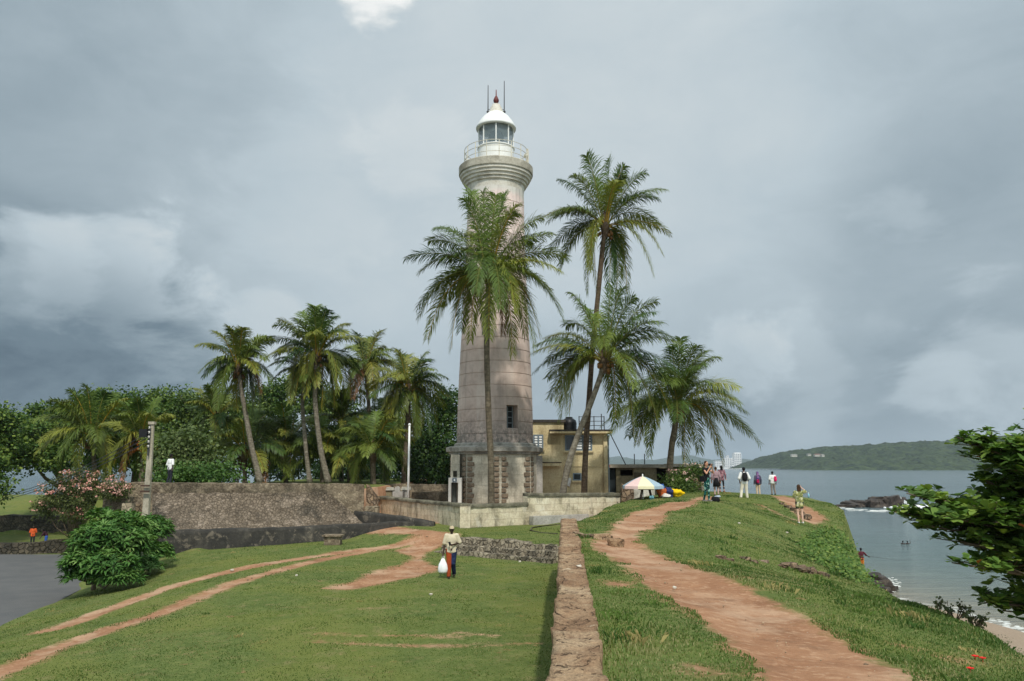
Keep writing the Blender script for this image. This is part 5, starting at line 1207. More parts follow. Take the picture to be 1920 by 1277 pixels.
def palm(label, trunk_px, d, centre, tips, L, nfill, seed, bark='palm_grey', r0=0.2, r1=0.13, nleaf=58, coconuts=True, yellow=0.15, hang=6, base_z=None, group='coconut palms', brown=0.012, leaf_k=0.245, wid=0.023, cocol=None, tone=1.0):
    """trunk and leaf tips as photograph pixels at distance d; leaf tips are spread in depth by the leaf's length"""
    rng = np.random.default_rng(seed)
    Ct = np.array(at(centre[0], centre[1], d))
    tp = [at(px, py, d) for px, py in trunk_px]
    b0 = tp[-1]; gz = Hs(b0.x, b0.y) if base_z is None else base_z
    pts = [(b0.x - (tp[-2].x - b0.x) * 0.0, b0.y, gz - 0.3)] + tp[::-1] if gz < b0.z - 0.1 else tp[::-1]
    pts = pts + [Vector(Ct) + Vector((0, 0, -0.1))]
    # smooth the trunk line
    P = np.array([tuple(p) for p in pts]); s = np.concatenate([[0], np.cumsum(np.linalg.norm(np.diff(P, axis=0), axis=1))])
    ss = np.linspace(0, s[-1], 26); Q = np.stack([np.interp(ss, s, P[:, k]) for k in range(3)], 1)
    for _ in range(3): Q[1:-1] = (Q[:-2] + 2 * Q[1:-1] + Q[2:]) / 4
    t = thing('palm_tree', label, 'palm tree', (Q[0][0], Q[0][1], gz), group)
    rad = [float(np.interp(x, [0, 0.06, 0.2, 1], [r0 * 1.35, r0 * 1.05, r0 * 0.9, r1])) * (1 + 0.05 * rng.uniform(-1, 1)) for x in ss / s[-1]]
    mb = MB(); mb.tube([Vector(q) for q in Q], rad, 12); mb.build('trunk', M[bark], t, smooth=True)
    V, F, C = [], [], []
    stem_g = np.array(lin(128, 126, 62)[:3]); stem_y = np.array(lin(176, 142, 54)[:3]); stem_b = np.array(lin(118, 90, 60)[:3])
    pxm = d / F_PX
    all_t = []
    for (px, py) in tips:
        dv = np.array(at(px, py, d)) - Ct; n = np.linalg.norm(dv); rest = math.sqrt(max(0, (0.86 * L) ** 2 - n * n))
        dv[1] += rest * rng.choice([-1, 1]) * rng.uniform(.55, 1.0) if n < 0.84 * L else rng.uniform(-.15, .15) * L
        all_t.append(dv)
    for i in range(nfill):
        az = i * 2.39996 + rng.uniform(-.3, .3); el = rng.uniform(-0.5, 1.25) ; k = 0.84 * L * rng.uniform(.85, 1.0)
        all_t.append(np.array([math.cos(az) * math.cos(el) * k, math.sin(az) * math.cos(el) * k, math.sin(el) * k * (0.95 if el > 0 else 1)]))
    for i in range(hang):
        az = i * 2.39996 + 1.0; el = -1.15 + rng.uniform(-.15, .25); k = 0.80 * L * rng.uniform(.75, 1)
        all_t.append(np.array([math.cos(az) * math.cos(el) * k, math.sin(az) * math.cos(el) * k, math.sin(el) * k]))
    for dv in all_t:
        low = dv[2] < -0.45 * L; u = rng.random()
        colr = DKGREEN + (OLIVE - DKGREEN) * rng.random() * .9; stem = stem_g
        if low and u < 0.55: colr = OLIVE + (YEL - OLIVE) * rng.random() * yellow * 1.6; stem = stem_y
        elif u < yellow: colr = OLIVE * .7 + YEL * .3; stem = stem_y
        if low and u > 1 - brown * 2: colr = BROWN * rng.uniform(.7, 1.1); stem = stem_b
        if dv[2] > 0.7 * L: colr = GREEN * .6 + OLIVE * .4
        colr = colr * np.array([tone * 1.02, tone, tone * .92]); h = np.array([dv[0], dv[1], 0]); hn = np.linalg.norm(h) + 1e-6
        P0 = Ct + h / hn * 0.14 + np.array([0, 0, rng.uniform(-.15, .2)])
        frond(P0, Ct + dv, L * rng.uniform(.96, 1.06), rng, V, F, C, colr, nleaf, stem, leaf_k, 0.5 if dv[2] > -0.3 * L else 0.72, wid)
    fast_mesh('crown', np.concatenate(V), np.concatenate(F), M['frond'], t, col=np.concatenate(C))
    # fibrous heart and coconuts
    mb = MB(); Cv = Vector(Ct); mb.lathe((Cv.x, Cv.y, Cv.z), [(r1 * .9, -0.75), (r1 * 1.7, -0.35), (r1 * 2.0, 0.0), (r1 * 1.3, 0.45), (0.03, 1.1)], 10); mb.build('crown_heart', M['palm_brown'], t, smooth=True)
    if coconuts:
        rnd = random.Random(seed)
        for i in range(coconuts if isinstance(coconuts, int) and coconuts > 1 else 11):
            a = rnd.random() * 6.28; rr_ = rnd.uniform(.25, .5); mb = MB(); mb.ball((Cv.x + math.cos(a) * rr_, Cv.y + math.sin(a) * rr_, Cv.z - rnd.uniform(.15, .75)), (0.10, 0.10, 0.13), 8, 6); mb.build('coconut', cocol or M['coco'], t, smooth=True)
    return t
M['coco'] = plain('ripening coconut', (118, 84, 46), 0.6, 0.35, 5)
M['coco_orange'] = plain('orange coconut', (190, 112, 46), 0.6, 0.25, 5)
M['coco_green'] = plain('green coconut', (120, 118, 52), 0.6, 0.3, 5)

palm('tall coconut palm standing right in front of the lighthouse', [(915, 560), (912, 640), (914, 720), (917, 800), (921, 870), (921, 940)], 42.35, (916, 515),
     [(764, 487), (800, 440), (816, 420), (838, 470), (872, 380), (884, 352), (905, 362), (930, 372), (946, 362), (968, 400), (1016, 402), (1000, 440), (1062, 486), (1050, 520), (1056, 600), (1030, 560), (1052, 580), (1012, 640), (985, 620), (960, 660),
      (842, 664), (860, 610), (788, 600), (800, 632), (783, 575), (820, 560), (910, 612), (918, 640), (940, 600), (966, 600), (1000, 650), (880, 630)], 5.0, 6, 11, 'palm_mid', 0.19, 0.14, 80, 14, hang=1, brown=.02, tone=1.2)
palm('tallest coconut palm, upright trunk, right of the lighthouse', [(1126, 500), (1121, 560), (1112, 640), (1105, 740), (1098, 840), (1095, 925)], 48.5, (1134, 424),
     [(1050, 335), (1072, 345), (1098, 296), (1120, 318), (1144, 288), (1168, 320), (1206, 330), (1190, 350), (1242, 362), (1225, 385), (1256, 436), (1240, 410), (1242, 480), (1222, 518), (1180, 555), (1160, 570), (1026, 420), (1030, 400), (1028, 470), (1050, 500), (1054, 480), (1104, 545), (1100, 520), (1120, 560), (1145, 560)],
     4.7, 6, 12, 'palm_brown', 0.2, 0.14, 74, 10, hang=2, tone=1.2)
palm('coconut palm with a grey leaning trunk in front of the ochre house', [(1126, 705), (1118, 730), (1104, 765), (1086, 810), (1068, 860), (1054, 925)], 45.0, (1133, 676),
     [(1068, 555), (1100, 560), (1066, 600), (1145, 540), (1160, 552), (1120, 575), (1230, 565), (1215, 600), (1248, 640), (1225, 620), (1262, 648), (1290, 720), (1262, 700), (1252, 770), (1236, 800), (1190, 820), (1196, 795), (1006, 640), (1028, 622), (1004, 692), (1030, 670), (1034, 740), (1050, 750), (1052, 785), (1070, 770), (1160, 790), (1172, 740)],
     5.0, 6, 13, 'palm_grey', 0.21, 0.14, 74, 12, hang=2, brown=0.0, tone=1.2)
palm('short coconut palm at the right, above the flowering bush', [(1266, 800), (1260, 830), (1257, 860), (1255, 895)], 50.5, (1270, 765),
     [(1244, 662), (1270, 640), (1290, 660), (1310, 668), (1336, 670), (1322, 700), (1360, 735), (1340, 740), (1404, 772), (1370, 760), (1420, 832), (1400, 812), (1385, 820), (1346, 868), (1330, 845), (1360, 850), (1300, 830), (1132, 795), (1150, 780), (1160, 800), (1140, 815), (1190, 815), (1180, 740), (1200, 720), (1210, 760), (1236, 830), (1210, 830), (1290, 700)],
     5.3, 8, 14, 'palm_mid', 0.24, 0.17, 74, 6, hang=2, tone=1.2)
PB = dict(nleaf=58, wid=0.030)
palm('slender palm with a leaning grey trunk, leftmost of the tall group', [(455, 745), (463, 790), (472, 840), (488, 905)], 58, (447, 690),
     [(372, 690), (382, 645), (420, 630), (440, 618), (470, 622), (486, 624), (500, 660), (512, 680), (402, 712), (396, 705), (420, 770), (470, 780), (485, 770), (520, 720), (500, 740), (428, 750)], 4.2, 9, 21, 'palm_grey', 0.22, 0.15, coconuts=10, hang=5, yellow=.35, **PB)
palm('tallest palm of the left group with a full crown and curved trunk', [(590, 745), (594, 790), (602, 850), (616, 906)], 58.5, (593, 668),
     [(496, 640), (524, 600), (540, 620), (560, 580), (588, 572), (600, 585), (626, 590), (646, 600), (660, 630), (500, 680), (668, 640), (672, 700), (650, 720), (640, 740), (560, 760), (598, 765), (540, 700), (620, 760)], 4.7, 10, 22, 'palm_grey', 0.22, 0.15, hang=6, yellow=.3, **PB)
palm('thin trunked palm half hidden beside the tallest palm of the left group', [(566, 755), (570, 800), (574, 850), (581, 906)], 60, (574, 700),
     [(520, 720), (530, 690), (556, 760), (590, 770), (610, 730)], 3.8, 10, 23, 'palm_grey', 0.18, 0.13, hang=5, yellow=.35, **PB)
palm('palm with yellow green coconuts behind the left group', [(690, 740), (694, 800), (698, 870), (700, 906)], 66, (686, 690),
     [(640, 650), (660, 640), (690, 625), (722, 625), (730, 650), (745, 680), (740, 720), (652, 730), (672, 750), (706, 745), (720, 740), (640, 700)], 4.3, 9, 24, 'palm_mid', 0.2, 0.14, cocol=M['coco_green'], hang=4, yellow=.3, **PB)
palm('broad low palm just left of the lighthouse above the flagpole', [(765, 790), (762, 830), (758, 880), (756, 915)], 62, (766, 735),
     [(748, 660), (780, 668), (812, 680), (820, 700), (832, 720), (830, 760), (842, 745), (722, 720), (706, 750), (724, 770), (752, 820), (770, 825), (785, 820), (808, 815), (815, 790), (735, 800)], 4.6, 10, 25, 'palm_mid', 0.22, 0.16, hang=6, yellow=.4, **PB)
palm('low palm with orange stalks, left of the utility pole', [(268, 860), (266, 890), (264, 915)], 54, (264, 826),
     [(198, 800), (230, 770), (240, 755), (270, 750), (290, 745), (305, 780), (215, 850), (200, 870), (238, 895), (262, 900), (240, 905), (300, 870), (225, 880)], 3.6, 9, 26, 'palm_mid', 0.2, 0.15, coconuts=16, cocol=M['coco_orange'], hang=5, yellow=.6, **PB)
palm('dark palm with a feathery top, farthest left of the palms', [(176, 860), (178, 890), (180, 930)], 58, (174, 820),
     [(95, 790), (130, 755), (150, 735), (178, 728), (200, 735), (215, 770), (230, 800), (110, 830), (100, 850), (205, 850), (160, 880), (185, 880)], 4.6, 12, 27, 'palm_mid', 0.2, 0.15, hang=5, yellow=.25, **PB)
palm('small palm with bright orange nuts behind the scrub', [(404, 820), (400, 860), (398, 908)], 64, (406, 784),
     [(372, 730), (400, 725), (420, 735), (345, 765), (440, 765), (430, 800), (420, 830), (370, 800)], 3.4, 8, 28, 'palm_mid', 0.16, 0.12, coconuts=8, cocol=M['coco_orange'], hang=2, yellow=.4, **PB)
palm('low young palm with yellow stalks behind the bastion parapet', [(459, 880), (459, 906)], 61, (459, 850),
     [(392, 850), (384, 870), (430, 820), (470, 790), (510, 790), (545, 820), (540, 850), (520, 880), (550, 895), (428, 905), (460, 905), (512, 905), (425, 825), (575, 850)], 4.5, 8, 29, 'palm_mid', 0.18, 0.15, coconuts=False, hang=0, yellow=.3, **PB)
palm('low young palm with arching leaves behind the twin trunks', [(604, 885), (604, 908)], 62.5, (606, 862),
     [(536, 855), (545, 890), (572, 830), (600, 800), (640, 820), (668, 870), (684, 890), (680, 855), (560, 880), (620, 895), (545, 900), (660, 900)], 4.5, 9, 30, 'palm_mid', 0.18, 0.15, coconuts=False, hang=0, yellow=.35, **PB)
palm('low bushy palm left of the flagpole in the shade', [(700, 880), (700, 910)], 58, (700, 850),
     [(650, 830), (670, 790), (700, 770), (730, 790), (760, 820), (772, 860), (760, 895), (660, 880), (640, 860), (720, 900), (745, 880)], 4.0, 12, 31, 'palm_mid', 0.2, 0.16, coconuts=False, hang=2, yellow=.2, **PB)
palm('shaded palm between the two tallest of the left group', [(640, 830), (640, 908)], 68, (640, 790),
     [(590, 760), (620, 740), (650, 735), (680, 750), (700, 790), (690, 830), (600, 820), (620, 850), (660, 850), (530, 800)], 4.3, 12, 32, 'palm_mid', 0.2, 0.16, coconuts=False, hang=3, yellow=.15, **PB)

palm('low arching palm filling the gap left of the twin trunks', [(536, 890), (536, 908)], 64, (536, 838),
     [(480, 800), (500, 775), (540, 760), (580, 780), (600, 810), (590, 850), (470, 850), (490, 885), (560, 890)], 4.6, 12, 33, 'palm_mid', 0.18, 0.15, coconuts=False, hang=2, yellow=.25, **PB)
palm('low arching palm filling the gap right of the tallest palm of the left group', [(655, 890), (655, 908)], 63, (655, 855),
     [(605, 830), (620, 800), (660, 790), (700, 800), (720, 840), (712, 880), (600, 880), (640, 895), (680, 900)], 4.4, 12, 34, 'palm_mid', 0.18, 0.15, coconuts=False, hang=2, yellow=.35, **PB)
palm('dark palm standing behind the low bushy palm near the flagpole', [(722, 860), (724, 908)], 67, (722, 800),
     [(670, 770), (700, 745), (740, 750), (775, 780), (790, 820), (680, 830), (700, 850), (750, 850), (760, 840)], 4.6, 13, 35, 'palm_mid', 0.2, 0.16, coconuts=False, hang=4, yellow=.2, **PB)

# ------------------------------------------------------------------ broad leaved trees and bushes
def leaf_quads(Pc, dirs, nrm, ln, wd, C, V, F, Cc, base):
    n = len(Pc); sd = np.cross(dirs, nrm); sd /= np.linalg.norm(sd, axis=1)[:, None] + 1e-9
    q = np.stack([Pc, Pc + dirs * ln * .5 + sd * wd, Pc + dirs * ln + nrm * (-.12 * ln), Pc + dirs * ln * .5 - sd * wd], 1).reshape(-1, 3)
    V.append(q); b_ = (base + np.arange(n) * 4)[:, None]; F.append(b_ + np.array([[0, 1, 2, 3]])); Cc.append(np.repeat(C, 4, 0)); return base + n * 4
def unit(rng, n):
    v = rng.normal(size=(n, 3)); return v / np.linalg.norm(v, axis=1)[:, None]
def leaf_mass(lobes, n, size, seed, cols, per=26, spread=0.45, aspect=0.42, shell=0.55, upbias=0.7):
    """leaves in twig-sized clusters through the lobes (centre, radii)"""
    rng = np.random.default_rng(seed); vol = np.array([r[0] * r[1] * r[2] for _, r in lobes]) ** (2 / 3); vol = vol / vol.sum()
    V, F, C = [], [], []; base = 0; cols = [np.array(lin(c)[:3]) for c in cols]
    nc = max(1, n // per); which = rng.choice(len(lobes), nc, p=vol)
    u = unit(rng, nc); rr_ = (shell + (1 - shell) * rng.random(nc)) ** 1.0
    rr_ = np.where(rng.random(nc) < 0.25, rr_ * rng.random(nc), rr_) * (0.85 + 0.35 * rng.random(nc))
    cc = np.array([np.array(lobes[w][0]) for w in which]) + u * rr_[:, None] * np.array([lobes[w][1] for w in which])
    tone = rng.random(nc); m_ = nc * per
    P = np.repeat(cc, per, 0) + rng.normal(size=(m_, 3)) * spread * np.array([1, 1, .55])
    out = np.repeat(u, per, 0)
    d = unit(rng, m_) * .9 + out * .7 + np.array([0, 0, -.15]); d /= np.linalg.norm(d, axis=1)[:, None]
    nr = unit(rng, m_) * .6 + np.array([0, 0, upbias]) + out * .35; nr -= d * (nr * d).sum(1)[:, None]; nr /= np.linalg.norm(nr, axis=1)[:, None] + 1e-9
    ln = size * rng.uniform(.6, 1.25, (m_, 1)); tn = np.clip(np.repeat(tone, per) * .7 + rng.random(m_) * .4, 0, 1)[:, None]
    Cc = np.where(tn < .5, cols[0] + (cols[1] - cols[0]) * tn * 2, cols[1] + (cols[2] - cols[1]) * (tn - .5) * 2)
    leaf_quads(P, d, nr, ln, ln * aspect, Cc, V, F, C, 0)
    return np.concatenate(V), np.concatenate(F), np.concatenate(C)
TREEC = [(36, 58, 25), (66, 94, 40), (122, 138, 62)]
def limbs(mb, root, lobes, r0, seed, split=0.4):
    rnd = random.Random(seed); root = Vector(root); top = Vector(lobes[0][0]); mid = sum((Vector(c) for c, _ in lobes), Vector()) / len(lobes)
    fork = root.lerp(Vector((mid.x, mid.y, mid.z)), split); fork.x = root.x + (mid.x - root.x) * split
    mb.tube([root - Vector((0, 0, .3)), root.lerp(fork, .5) + Vector((rnd.uniform(-.1, .1), 0, 0)), fork], [r0 * 1.3, r0, r0 * .8], 9)
    for c, r in lobes:
        c = Vector(c); k = fork.lerp(c, .5) + Vector((rnd.uniform(-.2, .2), rnd.uniform(-.2, .2), -0.1 * (c - fork).length))
        mb.tube([fork, k, c], [r0 * .6, r0 * .38, r0 * .1], 7)
        for _ in range(4):
            e = c + Vector((rnd.uniform(-1, 1) * r[0], rnd.uniform(-1, 1) * r[1], rnd.uniform(-.3, .9) * r[2])) * .8
            mb.tube([k.lerp(c, .5), e], [r0 * .18, r0 * .05], 5)
def lob(px, py, d, rx, rz, ry=None):     # lobe from pixels: half-width and half-height in pixels
    k = d / F_PX; return (tuple(at(px, py, d)), (rx * k, (ry or (rx + rz) / 2) * k, rz * k))
def broad_tree(label, root, lobes, n, size, seed, cols=TREEC, r0=.3, name='broadleaf_tree', cat='tree', group=None, **kw):
    if cat == 'tree': n, size = int(n * 1.6), size * .74
    g = root if len(root) == 3 else None
    p = Vector(root); t = thing(name, label, cat, p, group)
    mb = MB(); limbs(mb, p, lobes, r0, seed); mb.build('trunk', M['bark'], t, smooth=True)
    V, F, C = leaf_mass(lobes, n, size, seed, cols, **kw); fast_mesh('crown', V, F, M['leaf'], t, col=C); return t
def rt(px, d, z=None): p = at(px, 900, d); return (p.x, d, Hs(p.x, d) if z is None else z)
broad_tree('dark spreading tree at far left overhanging the bay', rt(150, 68), [lob(80, 820, 66, 62, 40), lob(140, 790, 68, 60, 38), lob(40, 845, 64, 42, 34), lob(110, 860, 64, 40, 24), lob(190, 760, 70, 50, 28), lob(70, 780, 68, 36, 20)], 15000, .34, 51, r0=.35)
broad_tree('tall dense tree behind the left palms', rt(250, 76), [lob(250, 770, 76, 70, 38), lob(180, 770, 74, 40, 28), lob(320, 760, 76, 62, 34), lob(290, 820, 74, 80, 60), lob(210, 840, 74, 60, 50), lob(350, 800, 76, 50, 50)], 19000, .36, 52, r0=.4)
broad_tree('pale green tree among the palms behind the bastion', rt(385, 72), [lob(370, 765, 74, 36, 30), lob(420, 800, 73, 50, 50), lob(350, 850, 68, 40, 40), lob(470, 790, 76, 50, 40)], 9000, .32, 53, cols=[(42, 60, 28), (70, 92, 42), (112, 126, 62)])
broad_tree('flat topped tree rising behind the tall left palms', rt(535, 80), [lob(505, 735, 80, 40, 14), lob(560, 722, 80, 46, 18), lob(530, 760, 80, 50, 16), lob(610, 760, 80, 60, 30), lob(470, 770, 80, 40, 22)], 9000, .34, 54)
broad_tree('dark green tree directly left of the lighthouse tower', rt(835, 72), [lob(838, 760, 72, 30, 36), lob(820, 810, 72, 44, 44), lob(850, 860, 70, 40, 50), lob(780, 860, 72, 50, 40), lob(810, 895, 70, 50, 26)], 14000, .30, 55, cols=[(30, 52, 24), (48, 76, 34), (86, 108, 50)])
broad_tree('dark background tree in the gap behind the middle palms', rt(600, 86), [lob(560, 830, 86, 70, 44), lob(660, 838, 86, 70, 46), lob(740, 845, 84, 60, 46), lob(500, 850, 86, 60, 46), lob(620, 885, 80, 110, 34), lob(700, 885, 80, 90, 34)], 16000, .36, 56, cols=[(26, 44, 22), (40, 62, 30), (66, 88, 42)])
broad_tree('tree at the left edge of the picture with hanging branches', rt(-70, 60), [lob(-40, 800, 60, 56, 46), lob(0, 790, 60, 26, 26), lob(6, 830, 60, 24, 20), lob(-30, 870, 58, 40, 30), lob(-8, 915, 57, 20, 20)], 8000, .32, 57)
# scrub behind the wall: loosely branching grey-green thicket and low shrubs
broad_tree('grey green scrub with bare twigs behind the utility pole', rt(345, 50), [lob(345, 840, 50, 46, 46), lob(310, 870, 49, 30, 36), lob(385, 870, 50, 34, 34), lob(350, 885, 48, 50, 22)], 7000, .22, 58, cols=[(56, 70, 38), (82, 98, 54), (116, 128, 78)], r0=.1, name='scrub_bush', cat='bush', shell=.35)
broad_tree('low leafy shrub along the parapet behind the walking person', rt(315, 46.5), [lob(330, 893, 46, 40, 14), lob(380, 893, 46, 40, 14), lob(420, 888, 48, 30, 18)], 3500, .18, 59, cols=[(44, 70, 30), (64, 94, 40), (92, 118, 56)], r0=.05, name='low_shrub', cat='shrub')

# pink oleanders
M['petal'] = leafmat('petal', .2, .6, .2)
def flowering(label, root, lobes, n, size, seed, nfl, fcols, cols, flsize=.1, name='oleander_bush', upper=True):
    p = Vector(root); t = thing(name, label, 'bush', p); mb = MB(); limbs(mb, p, lobes, .06, seed, .3); mb.build('stems', M['bark'], t, smooth=True)
    V, F, C = leaf_mass(lobes, n, size, seed, cols, per=14, spread=.16, aspect=.16, upbias=.3, shell=.4); fast_mesh('foliage', V, F, M['leaf'], t, col=C)
    up = [(tuple(Vector(c) + Vector((0, -.1, r[2] * .25))), (r[0], r[1], r[2] * .95)) for c, r in lobes]
    V, F, C = leaf_mass(up, nfl, flsize, seed + 1, fcols, per=9, spread=.09, aspect=.5, shell=.92); fast_mesh('blossoms', V, F, M['petal'], t, col=C); return t
OLE = [(44, 56, 30), (72, 84, 44), (104, 110, 62)]; PINK = [(178, 112, 104), (206, 148, 136), (222, 182, 166)]
flowering('large oleander bush covered in pink flowers, left of the utility pole', rt(140, 47.5, -3.6), [lob(150, 905, 47.5, 46, 26), lob(110, 930, 47, 36, 30), lob(160, 945, 47, 50, 34), lob(190, 920, 47.5, 30, 30), lob(85, 950, 47, 20, 22)], 9500, .2, 61, 1500, PINK, OLE, .11)
flowering('small pink oleander at the left end of the bastion parapet', rt(222, 41.0), [lob(222, 918, 40.2, 24, 14), lob(205, 925, 40.0, 16, 14)], 1800, .15, 62, 450, PINK, OLE, .09)
flowering('green bush with a few pink and white flowers below the short palm', rt(1285, 50.5), [lob(1290, 895, 50.5, 26, 22), lob(1262, 905, 50, 20, 22), lob(1308, 885, 50.5, 18, 16), lob(1280, 915, 49.8, 34, 16)], 6000, .2, 63, 260, [(206, 150, 146), (226, 190, 180), (232, 226, 212)], [(48, 72, 32), (76, 102, 46), (112, 128, 66)], .14)

# frangipani bush: whorls of long leaves on forked stems
def frangipani(label, root, lobes, nwh, leaf, seed):
    rng = np.random.default_rng(seed); p = Vector(root); t = thing('frangipani_tree', label, 'small tree', p)
    mb = MB(); limbs(mb, p, lobes, .09, seed, .18); V, F, C = [], [], []; base = 0
    vol = np.array([r[0] * r[2] for _, r in lobes]); vol = vol / vol.sum(); cols = [np.array(lin(c)[:3]) for c in [(44, 76, 32), (74, 112, 50), (124, 152, 84)]]
    for i in range(nwh):
        w = rng.choice(len(lobes), p=vol); u = unit(rng, 1)[0]; u[2] = abs(u[2]) * .9 - .25 * rng.random(); c = np.array(lobes[w][0]) + u * np.array(lobes[w][1]) * rng.uniform(.6, 1.16)
        k = rng.integers(10, 15); az = np.arange(k) * 2.39996 + rng.random() * 6; el = rng.uniform(-.25, .75, k); ax = u * .5 + np.array([0, 0, .9]); ax /= np.linalg.norm(ax)
        e1 = np.cross(ax, [1, .3, 0]); e1 /= np.linalg.norm(e1); e2 = np.cross(ax, e1)
        d = (np.cos(az)[:, None] * e1 + np.sin(az)[:, None] * e2) * np.cos(el)[:, None] + ax * np.sin(el)[:, None]
        nr = np.tile(ax, (k, 1)) - d * (d @ ax)[:, None]; nr /= np.linalg.norm(nr, axis=1)[:, None]; ln = leaf * rng.uniform(.7, 1.15, (k, 1)); tn = rng.random() * .7 + rng.random((k, 1)) * .3
        Cc = np.where(tn < .5, cols[0] + (cols[1] - cols[0]) * tn * 2, cols[1] + (cols[2] - cols[1]) * (tn - .5) * 2)
        sd = np.cross(d, nr); P = np.tile(c, (k, 1)); a = P + d * ln * .12; mid_ = P + d * ln * .55 + nr * ln * .06; tip = P + d * ln - nr * ln * .12; wd = ln * .125
        q = np.stack([a, mid_ + sd * wd - nr * wd * -.25, tip, mid_ - sd * wd - nr * wd * -.25, P + d * ln * .55], 1).reshape(-1, 3)
        V.append(q); b_ = (base + np.arange(k) * 5)[:, None]; F.append(np.concatenate([b_ + np.array([[0, 1, 4]]), b_ + np.array([[4, 1, 2]]), b_ + np.array([[0, 4, 3]]), b_ + np.array([[4, 2, 3]])])); C.append(np.repeat(Cc, 5, 0)); base += k * 5
        if rng.random() < .3: mb.tube([Vector(lobes[w][0]), Vector(c)], [.03, .018], 5)
    mb.build('stems', M['bark'], t, smooth=True); fast_mesh('foliage', np.concatenate(V), np.concatenate(F), M['leaf'], t, col=np.concatenate(C))
    return t
g = ground(175, 1106); ft_ = frangipani('rounded frangipani with long glossy leaves on the lawn edge by the road', (g.x, g.y, g.z), [lob(205, 1012, 30.5, 58, 44), lob(172, 1050, 30, 44, 38), lob(240, 1030, 31, 40, 40), lob(226, 982, 31, 34, 24), lob(160, 1082, 30, 34, 20), lob(215, 1085, 29.6, 40, 18), lob(205, 1060, 29.6, 44, 28), lob(140, 1062, 30, 18, 16), lob(255, 988, 31, 20, 20), lob(190, 970, 31, 20, 14)], 1150, .34, 71)
g2 = ground(262, 1080); frangipani('smaller frangipani growing behind the rounded one, below the pole', (at(285, 1020, 34).x, 34, Hs(at(285, 1020, 34).x, 34)), [lob(285, 1000, 34, 30, 34), lob(300, 1040, 33.5, 20, 20), lob(262, 1062, 32.5, 34, 22)], 320, .32, 72)

# creeper on the mound, twigs at the cliff edge
def scatter_leaf(name, label, cat, poly_px, n, size, hgt, seed, cols, per=12):
    rng = np.random.default_rng(seed); P = np.array([gp(*p) for p in poly_px]); lo, hi = P.min(0), P.max(0); X = rng.uniform(lo[0], hi[0], n * 6); Y = rng.uniform(lo[1], hi[1], n * 6)
    sd = poly_sd(X, Y, [tuple(p) for p in P]) + .5 * (fbm(X, Y, 0, 3, 5) - .5); k = sd > 0; X, Y, sd = X[k][:n // per], Y[k][:n // per], sd[k][:n // per]
    hh = hgt * sstep(0, .7, sd) * (.4 + .9 * fbm(X * 1.6, Y * 1.6, 0, 3, 6)); Z = H(X, Y) + hh
    m_ = len(X) * per; Pc = np.repeat(np.stack([X, Y, Z], 1), per, 0) + rng.normal(size=(m_, 3)) * np.array([.14, .14, .09]); d = unit(rng, m_); d[:, 2] = np.abs(d[:, 2]) * .6; d /= np.linalg.norm(d, axis=1)[:, None]
    nr = unit(rng, m_) * .5 + np.array([0, -.3, .8]); nr -= d * (nr * d).sum(1)[:, None]; nr /= np.linalg.norm(nr, axis=1)[:, None]
    c = [np.array(lin(q)[:3]) for q in cols]; tn = np.clip(np.repeat(rng.random(len(X)), per) * .6 + rng.random(m_) * .4, 0, 1)[:, None]; C = np.where(tn < .5, c[0] + (c[1] - c[0]) * tn * 2, c[1] + (c[2] - c[1]) * (tn - .5) * 2)
    ln = size * rng.uniform(.6, 1.2, (m_, 1)); V, F, Cc = [], [], []; leaf_quads(Pc, d, nr, ln, ln * .42, C, V, F, Cc, 0)
    o = fast_mesh(name, np.concatenate(V), np.concatenate(F), M['leaf'], col=np.concatenate(Cc)); return tag(o, label, cat)
scatter_leaf('creeper_shrub', 'bright green leafy creeper sprawling down the seaward side of the mound', 'shrub', [(1500, 1010), (1545, 1000), (1590, 1035), (1618, 1080), (1630, 1096), (1600, 1092), (1560, 1070), (1510, 1040)], 13000, .10, .34, 81, [(54, 82, 34), (84, 112, 48), (128, 140, 70)])
def twig_plant(label, px, py, d, h, seed, ns=5, dark=True):
    rng = np.random.default_rng(seed); rnd = random.Random(seed); b0 = at(px, py, d); gz = Hs(b0.x, b0.y); b0 = Vector((b0.x, b0.y, min(b0.z, gz))); t = thing('twiggy_shrub', label, 'shrub', b0, 'twiggy shrubs along the cliff edge'); mb = MB(); V, F, Cc = [], [], []; base = 0
    for s in range(ns):
        a = rnd.uniform(-.5, .75); e = b0 + Vector((math.sin(a) * h, rnd.uniform(-.3, .3) * h, h * rnd.uniform(.55, 1.0) * math.cos(a))); m_ = b0.lerp(e, .5) + Vector((rnd.uniform(-.05, .05), 0, .05)); mb.tube([b0, m_, e], [.012, .008, .004], 5)
        k = int(8 + h * 12); f = rng.random(k)[:, None]; P = np.array(m_) * (1 - f) + np.array(e) * f + rng.normal(size=(k, 3)) * .025; d_ = unit(rng, k); nr = unit(rng, k); nr -= d_ * (nr * d_).sum(1)[:, None]; nr /= np.linalg.norm(nr, axis=1)[:, None]
        ln = .065 * rng.uniform(.6, 1.3, (k, 1)); C = np.array(lin(84, 92, 62)[:3]) * rng.uniform(.6, 1.6, (k, 1)); base = leaf_quads(P, d_, nr, ln, ln * .4, C, V, F, Cc, base)
    mb.build('stems', M['bark'], t); fast_mesh('foliage', np.concatenate(V), np.concatenate(F), M['leaf'], t, col=np.concatenate(Cc))
